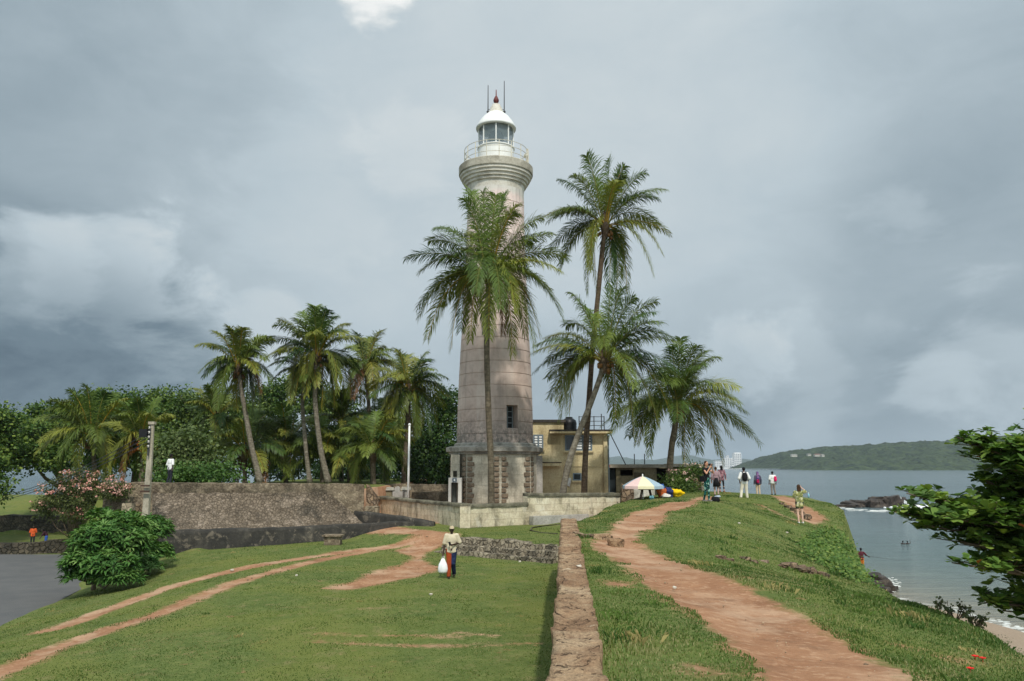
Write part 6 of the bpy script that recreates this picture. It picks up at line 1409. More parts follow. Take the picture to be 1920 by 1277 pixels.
for i, (px, py, d, h, ns, lb) in enumerate([(1704, 1124, 20, .62, 2, 'single tall leaning twig at the cliff edge, farthest of the shrubs'), (1730, 1133, 18, .25, 2, 'smallest twig on the cliff edge beside the tall leaning one'), (1758, 1150, 16, .4, 4, 'sparse dark twigs left of the larger cliff edge shrub'),
        (1792, 1168, 14.5, .55, 9, 'largest dark twiggy shrub on the cliff edge'), (1830, 1186, 13, .5, 9, 'dark shrub just right of the largest twiggy one on the cliff edge'), (1868, 1198, 12, .42, 8, 'low dark shrub on the cliff edge, second from the right'), (1905, 1212, 11, .35, 8, 'nearest dark shrub on the cliff edge at the picture margin')]): twig_plant(lb, px, py, d, h * .7, 90 + i, ns)
scatter_leaf('edge_weeds', 'dark leafy weeds fringing the cliff edge at the lower right', 'weeds', [(1780, 1160), (1830, 1172), (1880, 1192), (1940, 1225), (1930, 1240), (1860, 1212), (1800, 1180)], 1500, .07, .10, 83, [(44, 58, 32), (62, 78, 42), (90, 104, 56)])
# red blossoms in the grass
for i, (px, py, lb) in enumerate([(1829, 1238, 'small red flower in the grass, left of the pair'), (1843, 1242, 'larger red flower in the grass at the lower right'), (1820, 1262, 'lowest red flower lying flat in the grass')]):
    g = ground(px, py); mb = MB(); z = g.z + .035; mb.tube([(g.x, g.y, g.z - .02), (g.x, g.y, z)], .004, 5)
    for k in range(5):
        a = k * 1.257; c = Vector((math.cos(a), math.sin(a), .25)) * .018; mb.obox(Vector((g.x, g.y, z)) + c, Vector((math.cos(a), math.sin(a), .3)) * .013, Vector((-math.sin(a), math.cos(a), 0)) * .013, (0, 0, .003))
    if 'red petal' not in MATS: plain('red petal', (206, 34, 28), .6)
    o = mb.build('red_flower', MATS['red petal']); tag(o, lb, 'flower', 'red flowers in the grass')

# sea almond at the right, near the camera: layered boughs with rosettes of broad leaves
def almond():
    rng = np.random.default_rng(5); rnd = random.Random(5); D = 13.0
    b0 = at(2080, 1330, 13.5); b0.z = -3.4; t = thing('sea_almond_tree', 'dark leafed sea almond tree reaching in from the right edge', 'tree', b0)
    mb = MB(); top = at(2060, 760, 13.4); mb.tube([b0, b0.lerp(top, .5) + Vector((.15, 0, 0)), top], [.22, .17, .08], 10)
    boughs = [ # tip pixel, root pixel on the trunk, rosettes, vertical half-thickness px
        ((1795, 820), (2060, 905), 62, 26), ((1830, 850), (2060, 930), 60, 34), ((1700, 925), (2060, 1000), 70, 16), ((1690, 962), (2060, 1010), 78, 22), ((1730, 985), (2060, 1010), 66, 30), ((1830, 955), (2060, 1000), 90, 44),
        ((1785, 1055), (2060, 1075), 46, 20), ((1800, 1018), (2060, 1045), 46, 24), ((1870, 1070), (2060, 1100), 40, 24), ((1845, 1130), (2060, 1120), 46, 20), ((1880, 1145), (2060, 1140), 34, 18), ((1900, 880), (2060, 920), 70, 44), ((1980, 800), (2060, 860), 60, 60), ((1880, 985), (2060, 1010), 90, 40), ((1900, 930), (2060, 960), 80, 40), ((1850, 905), (2060, 940), 60, 26), ((1930, 1030), (2060, 1050), 60, 34), ((1770, 968), (2060, 1005), 60, 30), ((1860, 845), (2060, 900), 60, 30), ((2000, 1080), (2060, 1120), 60, 60)]
    V, F, Cc = [], [], []; base = 0; cols = [np.array(lin(q)[:3]) for q in [(50, 74, 30), (86, 116, 46), (142, 160, 72)]]
    for (tx, ty), (rx, ry), nr_, th in boughs:
        dd = D + rnd.uniform(-.6, .6); tip = at(tx, ty, dd); root = at(rx, ry, 13.4); root.x = b0.lerp(top, .6).x
        mid = tip.lerp(root, .5) + Vector((0, 0, -.12)); mb.tube([root, mid, tip], [.06, .035, .010], 6)
        for i in range(int(nr_ * 3.4)):
            f = rng.random() ** .8; c = np.array(tip.lerp(root, f)) + np.array([rng.normal() * .10, rng.normal() * (.25 + .5 * f), (rng.normal() * .5 + .25) * th / F_PX * dd * (0.35 + 1.0 * min(1, f * 2.4))])
            if rng.random() < .35: mb.tube([tip.lerp(root, min(1, f + .05)), Vector(c)], [.014, .006], 4)
            k = rng.integers(6, 10); az = np.arange(k) * 2.39996 + rng.random() * 6; el = rng.uniform(-.15, .7, k); ax = np.array([rng.normal() * .25, rng.normal() * .25 - .1, 1]); ax /= np.linalg.norm(ax); e1 = np.cross(ax, [1, .3, 0]); e1 /= np.linalg.norm(e1); e2 = np.cross(ax, e1)
            d = (np.cos(az)[:, None] * e1 + np.sin(az)[:, None] * e2) * np.cos(el)[:, None] + ax * np.sin(el)[:, None]; nr = np.tile(ax, (k, 1)) - d * (d @ ax)[:, None]; nr /= np.linalg.norm(nr, axis=1)[:, None]
            ln = .165 * rng.uniform(.6, 1.15, (k, 1)); tn = np.clip(rng.random() * .75 + rng.random((k, 1)) * .25, 0, 1); C = np.where(tn < .5, cols[0] + (cols[1] - cols[0]) * tn * 2, cols[1] + (cols[2] - cols[1]) * (tn - .5) * 2)
            C = np.where(rng.random((k, 1)) < .0015, np.array(lin(168, 92, 48)[:3]), C)
            sd = np.cross(d, nr); P = np.tile(c, (k, 1)); wd = ln * .34
            q = np.stack([P + d * ln * .06, P + d * ln * .45 + sd * wd * .75 + nr * wd * .2, P + d * ln * .75 + sd * wd + nr * wd * .1, P + d * ln - nr * ln * .06, P + d * ln * .75 - sd * wd + nr * wd * .1, P + d * ln * .45 - sd * wd * .75 + nr * wd * .2, P + d * ln * .6], 1).reshape(-1, 3)
            V.append(q); b_ = (base + np.arange(k) * 7)[:, None]; F.append(np.concatenate([b_ + np.array([[i_, (i_ + 1) % 6, 6]]) for i_ in range(6)])); Cc.append(np.repeat(C, 7, 0)); base += k * 7
    mb.build('trunk', M['bark'], t, smooth=True); fast_mesh('crown', np.concatenate(V), np.concatenate(F), M['leaf'], t, col=np.concatenate(Cc))
almond()
# fallen leaf-litter / pale stones lying about
M['pale_stone'] = stone('pale loose stone', [(150, 140, 124), (186, 178, 162), (206, 200, 188)], 5, bump=.5)
LITTER = [(1386, 982, .05), (1476, 1000, .06), (1553, 1000, .05), (975, 1054, .07), (1085, 1054, .07), (435, 1070, .08), (556, 1080, .06), (808, 1116, .06), (1265, 1104, .04), (1180, 1085, .03), (1560, 1186, .04), (1525, 1262, .05), (690, 1105, .05), (520, 1124, .05), (1040, 1055, .06)]
for i, (px, py, r) in enumerate(LITTER[:9]):
    g = ground(px, py)
    if i == 4: g = Vector((at(px, py, 12.9).x, 12.9, Hs(at(px, py, 12.9).x + .3, 12.9) + .07))
    mb = MB(); rock_mesh(mb, (g.x, g.y, g.z + r * .3), (r, r * .8, r * .6), i); o = mb.build('loose_stone', M['pale_stone'], smooth=True)
    tag(o, ['pale scrap lying high on the grass mound below the backpacker', 'white stone on the grass mound left of the woman in yellow', 'pale stone near the seaward edge of the mound', 'pale stone by the right end of the stepped wall', 'pale flake lying on top of the parapet wall', 'pale scrap on the lawn below the blackened wall', 'pale pebble on the grass between the two tracks', 'white scrap on the lawn left of the walking man feet', 'pale pebble on the middle of the rampart path'][i], 'stone', 'pale stones lying about')
# ------------------------------------------------------------------ people
def capsule(mb, p, q, r1, r2, seg=10):
    p, q = Vector(p), Vector(q); ax = (q - p); L = ax.length; ax = ax / L if L > 1e-6 else Vector((0, 0, 1)); pts, rad = [], []
    for a in (-80, -50, -20): pts.append(p + ax * r1 * math.sin(math.radians(a))); rad.append(r1 * math.cos(math.radians(a)))
    for a in (20, 50, 80): pts.append(q + ax * r2 * math.sin(math.radians(a))); rad.append(r2 * math.cos(math.radians(a)))
    mb.tube(pts, rad, seg)
def remeshed(name, mb, voxel, mat, parent, smooth_it=4, split=None, factor=0.5):
    """joins overlapping volumes into one continuous skin"""
    me = bpy.data.meshes.new('tmp'); me.from_pydata([tuple(v) for v in mb.v], [], mb.f); bm = bmesh.new(); bm.from_mesh(me); bmesh.ops.recalc_face_normals(bm, faces=bm.faces); bm.to_mesh(me); bm.free()
    tmp = bpy.data.objects.new('tmp', me); COL.objects.link(tmp)
    r = tmp.modifiers.new('r', 'REMESH'); r.mode = 'VOXEL'; r.voxel_size = voxel; r.use_smooth_shade = True
    if smooth_it: s = tmp.modifiers.new('s', 'SMOOTH'); s.iterations = smooth_it; s.factor = factor
    dg = bpy.context.evaluated_depsgraph_get(); dg.update(); out = bpy.data.meshes.new_from_object(tmp.evaluated_get(dg)); out.name = name
    bpy.data.objects.remove(tmp); bpy.data.meshes.remove(me)
    out.materials.clear()
    for m_ in (mat if isinstance(mat, (list, tuple)) else [mat]): out.materials.append(m_)
    if split:
        for p in out.polygons: p.material_index = split(p.center)
    o = bpy.data.objects.new(name, out); COL.objects.link(o); o.parent = parent; return o
def skin(rgb): return MATS.get('skin%d' % rgb[0]) or plain('skin%d' % rgb[0], rgb, .55, .08, 12, .35)
def cloth(name, rgb, var=.10): return MATS.get(name) or plain(name, rgb, .85, var, 9, .15)
def patterned(name, cols, scale, thr=None):
    m, N, b = newmat(name, .85, .15); co = N.n('ShaderNodeTexCoord').outputs['Object']; v = N.n('ShaderNodeTexVoronoi', Vector=N.vmath('ADD', co, N.vmath('SCALE', N.noise(co, scale, 2, .5, 0, 1), .3 / scale * 3)), Scale=scale)
    k = len(cols); N.set(b.inputs['Base Color'], N.ramp(N.sep(v.outputs['Color'])[0], [((i + .0) / k, lin(c)) for i, c in enumerate(cols)], 'CONSTANT')); return m
DEF = dict(sh_l=(.17, 0, 1.37), sh_r=(-.17, 0, 1.37), el_l=(.24, .03, 1.10), el_r=(-.24, .03, 1.10), wr_l=(.25, -.06, .86), wr_r=(-.25, -.06, .86),
           hip_l=(.085, 0, .90), hip_r=(-.085, 0, .90), kn_l=(.095, -.02, .49), kn_r=(-.095, -.02, .49), an_l=(.10, .03, .08), an_r=(-.10, .03, .08), head=(0, -.015, 1.585), neck=(0, .005, 1.44), chest=(0, 0, 1.24), belly=(0, 0, 1.06), pelvis=(0, 0, .93))
def hand(mb, wr, el, s, side, curl=.5):
    wr, el = Vector(wr), Vector(el); ax = (wr - el).normalized(); lat = ax.cross(Vector((0, -1, 0)) if abs(ax.y) < .8 else Vector((0, 0, 1))).normalized(); pal = lat.cross(ax).normalized() * (1 if side > 0 else 1)
    c = wr + ax * .045 * s
    for k in (-.5, .5): capsule(mb, wr + lat * .012 * k, c + ax * .04 * s + lat * .034 * k * s, .018 * s, .017 * s, 8)
    for i, (off, L) in enumerate(((-.030, .062), (-.010, .072), (.011, .068), (.030, .052))):
        b0 = c + ax * .045 * s + lat * off * s; k1 = b0 + (ax * math.cos(curl) + pal * math.sin(curl)) * L * .5 * s; k2 = k1 + (ax * math.cos(curl * 2) + pal * math.sin(curl * 2)) * L * .5 * s
        capsule(mb, b0, k1, .0095 * s, .009 * s, 6); capsule(mb, k1, k2, .009 * s, .008 * s, 6)
    sg = -1 if side > 0 else 1; b0 = wr + ax * .03 * s + lat * .03 * sg * s; k1 = b0 + (ax * .6 + lat * sg * .7 + pal * .3).normalized() * .035 * s; capsule(mb, b0, k1, .012 * s, .010 * s, 6); capsule(mb, k1, k1 + (ax * .9 + lat * sg * .15 + pal * .4).normalized() * .03 * s, .010 * s, .008 * s, 6)
def person(label, loc, H_, yaw, skin_rgb, pose=None, shirt=None, sleeve=.55, hem=.84, legs=None, leg_to=1.0, leg_loose=.012, skirt=None, hair=None, hair_len=0.0, hat=None, shoes=None, scarf=None, eyes=False, split=None, group='people on the rampart', loose=.02):
    J = {k: Vector(v) for k, v in DEF.items()}
    for k, v in (pose or {}).items(): J[k] = Vector(v)
    s = H_ / 1.70; t = thing('person', label, 'person', loc, group); t.rotation_euler = (0, 0, 0)
    Rz = Matrix.Rotation(math.radians(yaw), 3, 'Z')
    J = {k: Rz @ (v * s) for k, v in J.items()}; up = Vector((0, 0, 1)); fw = Rz @ Vector((0, -1, 0)); rt_ = Rz @ Vector((1, 0, 0))
    def torso(mb, g, hemz=None, sl=None):
        def ell(c, rx, ry, rz):
            k0 = len(mb.v); mb.ball((0, 0, 0), 1.0, 14, 10)
            for i in range(k0, len(mb.v)): v = mb.v[i]; mb.v[i] = tuple(c + rt_ * v[0] * (rx * s + g) + fw * (-v[1]) * (ry * s + g) + up * v[2] * (rz * s + g))
        ell(J['chest'], .155, .10, .19); ell(J['belly'], .132, .095, .17); 
        if hemz is None: ell(J['pelvis'], .155, .11, .12)
        else:
            c = J['pelvis'].copy(); capsule(mb, J['belly'] + rt_ * .05 * s, c + rt_ * .06 * s + up * (hemz * s - c.z + .03), .10 * s + g, .105 * s + g); capsule(mb, J['belly'] - rt_ * .05 * s, c - rt_ * .06 * s + up * (hemz * s - c.z + .03), .10 * s + g, .105 * s + g)
        for a in ('sh_l', 'sh_r'): capsule(mb, J['neck'] - up * .07 * s, J[a], .062 * s + g * .6, .058 * s + g * .6)
        if sl is not None:
            for a in 'lr':
                S, E, W_ = J['sh_' + a], J['el_' + a], J['wr_' + a]
                if sl <= .6: capsule(mb, S, S.lerp(E, sl / .6), .056 * s + g, .050 * s + g * 1.4)
                else: capsule(mb, S, E, .054 * s + g, .044 * s + g); capsule(mb, E, E.lerp(W_, min(1, (sl - .6) / .4)), .044 * s + g, .034 * s + g)
    # body
    mb = MB(); torso(mb, 0.0); capsule(mb, J['neck'] - up * .06 * s, J['head'] - up * .06 * s, .052 * s, .047 * s)
    h = J['head']
    def hell(mb, c, rx, ry, rz, seg=16):
        k0 = len(mb.v); mb.ball((0, 0, 0), 1.0, seg, 12)
        for i in range(k0, len(mb.v)): v = mb.v[i]; mb.v[i] = tuple(c + rt_ * v[0] * rx * s + fw * v[1] * ry * s + up * v[2] * rz * s)
    hell(mb, h + up * .02 * s, .074, .092, .098); hell(mb, h - up * .045 * s + fw * .018 * s, .056, .066, .066)
    capsule(mb, h + fw * .088 * s + up * .012 * s, h + fw * .104 * s - up * .022 * s, .009 * s, .014 * s, 6); capsule(mb, h + fw * .076 * s - up * .058 * s - rt_ * .02 * s, h + fw * .076 * s - up * .058 * s + rt_ * .02 * s, .010 * s, .010 * s, 6)
    for sg in (-1, 1): capsule(mb, h + rt_ * sg * .074 * s + up * .02 * s, h + rt_ * sg * .078 * s - up * .02 * s, .014 * s, .012 * s, 6)
    for a, sd in (('l', 1), ('r', -1)):
        S, E, W_ = J['sh_' + a], J['el_' + a], J['wr_' + a]; capsule(mb, S, E, .047 * s, .037 * s); capsule(mb, E, W_, .038 * s, .026 * s); hand(mb, W_, E, s, sd)
        Hp, K, A = J['hip_' + a], J['kn_' + a], J['an_' + a]; capsule(mb, Hp, K, .080 * s, .053 * s); capsule(mb, K, K.lerp(A, .35), .051 * s, .054 * s); capsule(mb, K.lerp(A, .35), A, .054 * s, .033 * s)
        capsule(mb, A - up * .04 * s - fw * .04 * s, A - up * .048 * s + fw * .13 * s, .034 * s, .028 * s)
    for v in range(len(mb.v)): mb.v[v] = tuple(Vector(mb.v[v]))
    remeshed('body', mb, .0085 * s, skin(skin_rgb), t, 3)
    if eyes:
        for sg in (-1, 1):
            mb = MB(); c = h + fw * .083 * s + rt_ * sg * .03 * s + up * .022 * s; mb.ball(c, .012 * s, 8, 6); o = mb.build('eye', M['eye'], None, smooth=True); o.parent = t
    if shirt: mb = MB(); torso(mb, loose * s, hem, sleeve); remeshed('shirt', mb, .013 * s, shirt, t, 5)
    if legs:
        mb = MB(); g = leg_loose * s
        hell(mb, J['pelvis'], .162, .118, .13)
        for a in 'lr':
            Hp, K, A = J['hip_' + a], J['kn_' + a], J['an_' + a]; capsule(mb, Hp, K if leg_to > .5 else Hp.lerp(K, leg_to * 2), .084 * s + g, .056 * s + g)
            if leg_to > .5: capsule(mb, K, K.lerp(A, (leg_to - .5) * 2 * .96), .056 * s + g, (.042 * s + g))
        sp = (lambda c: 0 if (Rz.transposed() @ Vector(c)).x < split else 1) if split is not None else None
        remeshed('trousers' if leg_to > .6 else 'shorts', mb, .012 * s, legs, t, 4, sp)
    if skirt:
        mb = MB(); c = J['pelvis']; mb.lathe((c.x, c.y, 0), [(.02, c.z - .40 * s), (.20 * s, c.z - .40 * s), (.165 * s, c.z - .1 * s), (.14 * s, c.z + .12 * s), (.02, c.z + .13 * s)], 18); o = mb.build('skirt', skirt, None, smooth=True); o.parent = t
    if hair:
        mb = MB(); hell(mb, h + up * .036 * s - fw * .016 * s, .082, .094, .096)
        if hair_len: 
            for k in (-1, 0, 1): capsule(mb, h - fw * .045 * s + rt_ * k * .042 * s, h - fw * .065 * s + rt_ * k * .05 * s - up * hair_len * s, .052 * s, .042 * s)
        remeshed('hair', mb, .012 * s, hair, t, 3)
    if scarf:
        mb = MB(); hell(mb, h + up * .02 * s - fw * .01 * s, .098, .105, .125); capsule(mb, h - up * .05 * s - fw * .03 * s, J['chest'] - fw * .05 * s, .10 * s, .15 * s); capsule(mb, J['chest'] - fw * .06 * s + rt_ * .06 * s, J['belly'] - fw * .07 * s + rt_ * .07 * s, .11 * s, .09 * s); remeshed('headscarf', mb, .013 * s, scarf, t, 5)
    if hat:
        mb = MB(); hell(mb, h + up * .06 * s, .088, .10, .072); c = h + up * .058 * s + fw * .10 * s; mb.obox(c, rt_ * .06 * s, fw * .055 * s + up * -.012 * s, up * .006 * s); remeshed('cap', mb, .010 * s, hat, t, 2)
    if shoes:
        for a in 'lr':
            A = J['an_' + a]; mb = MB(); capsule(mb, A - up * .042 * s - fw * .045 * s, A - up * .05 * s + fw * .14 * s, .040 * s, .034 * s); mb.obox(A - up * .075 * s + fw * .05 * s, rt_ * .036 * s, fw * .115 * s, up * .006); remeshed('shoe', mb, .010 * s, shoes, t, 2)
    t['_k'] = s; del t['_k']
    return t, J, s, Rz
M['eye'] = plain('eye', (30, 24, 20), .2, .0)
BLACK = cloth('black cloth', (28, 28, 30)); HAIRB = cloth('black hair', (22, 20, 20)); HAIRN = cloth('brown hair', (66, 48, 34)); WHITE = cloth('white shirt', (222, 222, 218), .05)

# man walking over the lawn with a carrier bag
g = ground(846, 1084)
man, J, s, R_ = person('man in a cream shirt and orange and blue trousers walking towards us on the lawn', (g.x, g.y, g.z), 1.66, 6, (58, 40, 30),
    dict(el_r=(-.235, .02, 1.10), wr_r=(-.27, -.04, .84), el_l=(.27, .02, 1.13), wr_l=(.04, -.21, 1.10), kn_r=(-.08, -.05, .49), an_r=(-.085, -.06, .08), kn_l=(.06, -.06, .48), an_l=(.10, .16, .13), head=(.0, -.045, 1.565)),
    shirt=cloth('cream shirt', (200, 188, 162), .12), sleeve=.5, hem=.86, legs=[cloth('rust orange cloth', (150, 66, 34), .2), cloth('navy and blue cloth', (34, 44, 72), .5)], leg_loose=.032, split=-.005, hair=HAIRB, hat=cloth('faded cap', (176, 160, 132)), shoes=cloth('dark sandal', (52, 44, 38)), eyes=True, group='people on the grass', loose=.028)
def world_(t, v): return Vector(t.location) + Vector(v)
wr = world_(man, J['wr_r']) + Vector((-.005, -.02, -.08)); t = thing('carrier_bag', 'white plastic carrier bag held by the man walking on the lawn', 'bag', wr)
M['poly'] = plain('white polythene', (232, 234, 236), .35, .06, 12, .5)
mb = MB(); k0 = len(mb.v); mb.lathe(wr + Vector((0, 0, -.58)), [(.02, 0), (.12, .01), (.155, .06), (.165, .16), (.14, .28), (.09, .38), (.055, .45), (.02, .47)], 20)
for i in range(k0, len(mb.v)):
    v = Vector(mb.v[i]); d = v - wr; n_ = mn.noise(v * 9); mb.v[i] = tuple(wr + Vector((d.x * (1 + .18 * n_), d.y * .6 * (1 + .18 * n_), d.z)))
mb.build('bag_body', M['poly'], t, smooth=True); mb = MB()
for sg in (-1, 1): mb.tube([wr + Vector((.03 * sg, 0, -.16)), wr + Vector((.028 * sg, 0, -.06)), wr + Vector((.004 * sg, 0, .0))], [.02, .014, .01], 6)
mb.build('handles', M['poly'], t, smooth=True)
ph = world_(man, J['wr_l']) + Vector((-.10, -.05, .03)); mb = MB(); mb.obox(ph, (.035, 0, .012), (0, .006, .0), (-.02, 0, .06)); o = mb.build('mobile_phone', M['black_plastic']); tag(o, 'small dark phone in the hand of the man walking on the lawn', 'phone')

def backpack(label, pt, J, s, R_, mat, c_off=(0, .16, 1.20), size=(.15, .10, .24), strap=True, group=None):
    t = thing('backpack', label, 'backpack', Vector(pt.location) + R_ @ (Vector(c_off) * s) - Vector((0, 0, size[2] * s)), group); c = Vector(pt.location) + R_ @ (Vector(c_off) * s); a, b2, u = R_ @ Vector((1, 0, 0)), R_ @ Vector((0, 1, 0)), Vector((0, 0, 1))
    mb = MB()
    for (o_, sc_) in (((0, 0, -.03), (1, 1, .9)), ((0, .03, -.08), (.8, 1, .55)), ((0, 0, .08), (.85, .9, .6))):
        k0 = len(mb.v); mb.ball((0, 0, 0), 1, 16, 12)
        for i in range(k0, len(mb.v)):
            v = [math.copysign(abs(q) ** .6, q) for q in mb.v[i]]; mb.v[i] = tuple(c - Vector(t.location) + a * (o_[0] + v[0] * size[0] * sc_[0]) * s + b2 * (o_[1] + v[1] * size[1] * sc_[1]) * s + u * (o_[2] + v[2] * size[2] * sc_[2]) * s)
    remeshed('pack_body', mb, .014, mat, t, 3)
    if strap:
        for sg in (-1, 1):
            mb = MB(); p = [c + a * .085 * sg * s + u * .18 * s - b2 * .02 * s, c + a * .10 * sg * s + u * .27 * s - b2 * .10 * s, c + a * .11 * sg * s + u * .20 * s - b2 * .27 * s, c + a * .14 * sg * s - u * .05 * s - b2 * .28 * s, c + a * .15 * sg * s - u * .2 * s - b2 * .08 * s]; mb.tube(p, .022 * s, 6); mb.build('strap', mat, t, smooth=True)
    return t
def feet(px, py, d): p = at(px, py, d); return (p.x, d, min(Hs(p.x, d), p.z + .06))
# woman taking a photograph, seen from her front left
loc = feet(1326, 940, 34); w1, J, s, R_ = person('woman in a black top and teal patterned leggings holding a camera to her face', loc, 1.66, 38, (190, 140, 112),
    dict(el_l=(.22, -.22, 1.20), wr_l=(.05, -.27, 1.47), el_r=(-.23, -.20, 1.18), wr_r=(-.05, -.27, 1.46), an_l=(.10, -.02, .08), an_r=(-.08, .10, .08)), shirt=BLACK, sleeve=.10, hem=.92, legs=patterned('teal leggings', [(22, 60, 58), (40, 110, 100), (16, 34, 40), (150, 190, 170), (30, 90, 84)], 16), leg_loose=.006, hair=HAIRN, hair_len=.06, shoes=cloth('grey shoe', (120, 116, 110)), eyes=True, loose=.012)
c = world_(w1, J['head']) + R_ @ Vector((0, -.19, -.03)); mb = MB(); mb.obox(c, R_ @ Vector((.07, 0, 0)), R_ @ Vector((0, .03, 0)), (0, 0, .045)); mb.tube([c + R_ @ Vector((0, -.03, 0)), c + R_ @ Vector((0, -.12, 0))], .035, 12); o = mb.build('camera_body', M['black_plastic']); tag(o, 'black camera held up by the woman in teal leggings', 'camera')
c = world_(w1, J['pelvis']) + R_ @ Vector((-.20, .03, .02)); t = thing('shoulder_bag', 'black shoulder bag at the hip of the woman in teal leggings', 'bag', c); mb = MB(); mb.obox(Vector(), R_ @ Vector((.05, 0, 0)), R_ @ Vector((0, .13, 0)), (0, 0, .12)); o = remeshed('bag_body', mb, .012, BLACK, t, 4); mb = MB(); mb.tube([c + Vector((0, 0, .1)), world_(w1, J['chest']) + R_ @ Vector((-.13, .1, .0)), world_(w1, J['sh_r']) + Vector((0, 0, .065)), world_(w1, J['chest']) + R_ @ Vector((-.1, -.14, .0)), c + Vector((0, 0, .1))], .012, 5); mb.build('strap', BLACK, t)
mb = MB(); g = feet(1339, 938, 34.5); rock_mesh(mb, (g[0] + .06, g[1], g[2] + .10), (.27, .2, .17), 3, rough=.2); t = thing('dropped_bag', 'black bag lying on the path at the feet of the woman in teal leggings', 'bag', g); mb.build('bag_body', BLACK, t, smooth=True)
mb = MB(); rock_mesh(mb, (g[0] + .14, g[1] - .02, g[2] + .22), (.17, .14, .06), 5, rough=.2); mb.build('pale_flap', cloth('pale cloth', (176, 186, 196)), t, smooth=True)
loc = feet(1343.5, 926, 46); person('person in a grey pink top and dark skirt half hidden behind the photographer', loc, 1.62, 170, (150, 108, 84), None, shirt=cloth('grey pink top', (150, 124, 128), .2), sleeve=.9, hem=.92, legs=cloth('pale leggings', (176, 150, 140)), skirt=BLACK, hair=HAIRN, shoes=BLACK)
loc = feet(1354, 922, 51); person('woman in a mauve patterned top and black leggings with long black hair', loc, 1.64, 190, (170, 124, 100), dict(el_l=(.26, .0, 1.12), wr_l=(.33, .0, .90), el_r=(-.25, .02, 1.12), wr_r=(-.30, -.04, .90), an_l=(.15, .03, .08), an_r=(-.13, .03, .08), kn_l=(.13, -.02, .49), kn_r=(-.12, -.02, .49)), shirt=patterned('mauve print', [(150, 104, 112), (120, 84, 92), (172, 130, 134), (96, 70, 80)], 22), sleeve=.95, hem=.80, legs=BLACK, leg_to=.86, leg_loose=.004, hair=HAIRB, hair_len=.16, shoes=cloth('red sandal', (150, 84, 66)), loose=.024)
loc = feet(1397, 938, 45); w, J, s, R_ = person('man in a white shirt and off white trousers walking away with a black backpack', loc, 1.74, 178, (110, 78, 60), dict(el_l=(.27, .04, 1.12), wr_l=(.22, -.10, .95), el_r=(-.27, .03, 1.12), wr_r=(-.22, -.1, .95), kn_l=(.16, -.02, .49), an_l=(.24, .10, .10), kn_r=(-.10, -.03, .49), an_r=(-.13, -.02, .06)), shirt=WHITE, sleeve=.6, hem=.86, legs=cloth('off white trousers', (206, 200, 180), .08), leg_loose=.035, hair=HAIRB, hat=cloth('dark blue cap', (44, 46, 58)), shoes=cloth('pale shoe', (190, 182, 168)), loose=.03)
backpack('black backpack on the back of the man in white', w, J, s, R_, BLACK)
loc = feet(1422, 929, 57); w, J, s, R_ = person('woman in a purple headscarf and grey jacket looking out to sea', loc, 1.60, 185, (140, 100, 80), None, shirt=cloth('grey jacket', (78, 76, 92), .15), sleeve=1.0, hem=.80, legs=cloth('beige trousers', (196, 172, 140)), leg_loose=.02, scarf=patterned('purple scarf', [(86, 66, 120), (120, 90, 140), (64, 54, 96), (146, 110, 140)], 20), shoes=cloth('pale shoe', (190, 182, 168)), loose=.03)
backpack('crimson bag on the back of the woman in the purple headscarf', w, J, s, R_, cloth('crimson cloth', (150, 26, 70)), (.07, .19, 1.00), (.11, .06, .10), False)
loc = feet(1450, 928, 60); w, J, s, R_ = person('man in a white shirt and grey trousers standing at the end of the path', loc, 1.70, 176, (92, 64, 50), dict(an_l=(.10, .03, .08), an_r=(-.14, .03, .08)), shirt=WHITE, sleeve=.5, hem=.86, legs=cloth('grey brown trousers', (128, 118, 108)), leg_loose=.018, hair=HAIRB, shoes=BLACK, loose=.028)
backpack('bright pink bag slung behind the right shoulder of the man in white', w, J, s, R_, cloth('hot pink cloth', (206, 34, 92)), (-.17, .15, 1.16), (.10, .08, .19), False)
loc = feet(1501, 982, 35); w, J, s, R_ = person('woman in a yellow green patterned blouse and dark shorts, one hand raised to her head', loc, 1.63, 176, (206, 168, 146), dict(el_r=(-.33, -.06, 1.40), wr_r=(-.14, -.12, 1.58), el_l=(.22, -.08, 1.12), wr_l=(.12, -.24, 1.22), an_l=(.075, .03, .08), an_r=(-.10, .03, .08)), shirt=patterned('yellow green print', [(140, 140, 84), (178, 174, 118), (104, 112, 62), (196, 192, 156), (120, 124, 84)], 18), sleeve=.4, hem=.76, legs=cloth('dark grey shorts', (58, 60, 56)), leg_to=.24, leg_loose=.03, hair=HAIRN, hair_len=.17, shoes=cloth('white plimsoll', (206, 204, 196)), loose=.024)
c = world_(w, J['el_r']) + Vector((.10, -.02, -.16)); t = thing('water_bottle', 'pale blue plastic water bottle by the elbow of the woman in yellow green', 'bottle', c - Vector((0, 0, .12))); m, N, b = newmat('blue plastic', .15, .5); b.inputs['Base Color'].default_value = lin(140, 190, 206); mb = MB(); mb.lathe(c - Vector((0, 0, .12)), [(.01, 0), (.035, .005), (.036, .14), (.03, .17), (.014, .2), (.01, .21)], 14); mb.build('bottle_body', m, t, smooth=True); mb = MB(); mb.lathe(c + Vector((0, 0, .09)), [(.001, 0), (.016, 0), (.016, .025), (.001, .026)], 10); mb.build('bottle_cap', M['white_paint'], t)
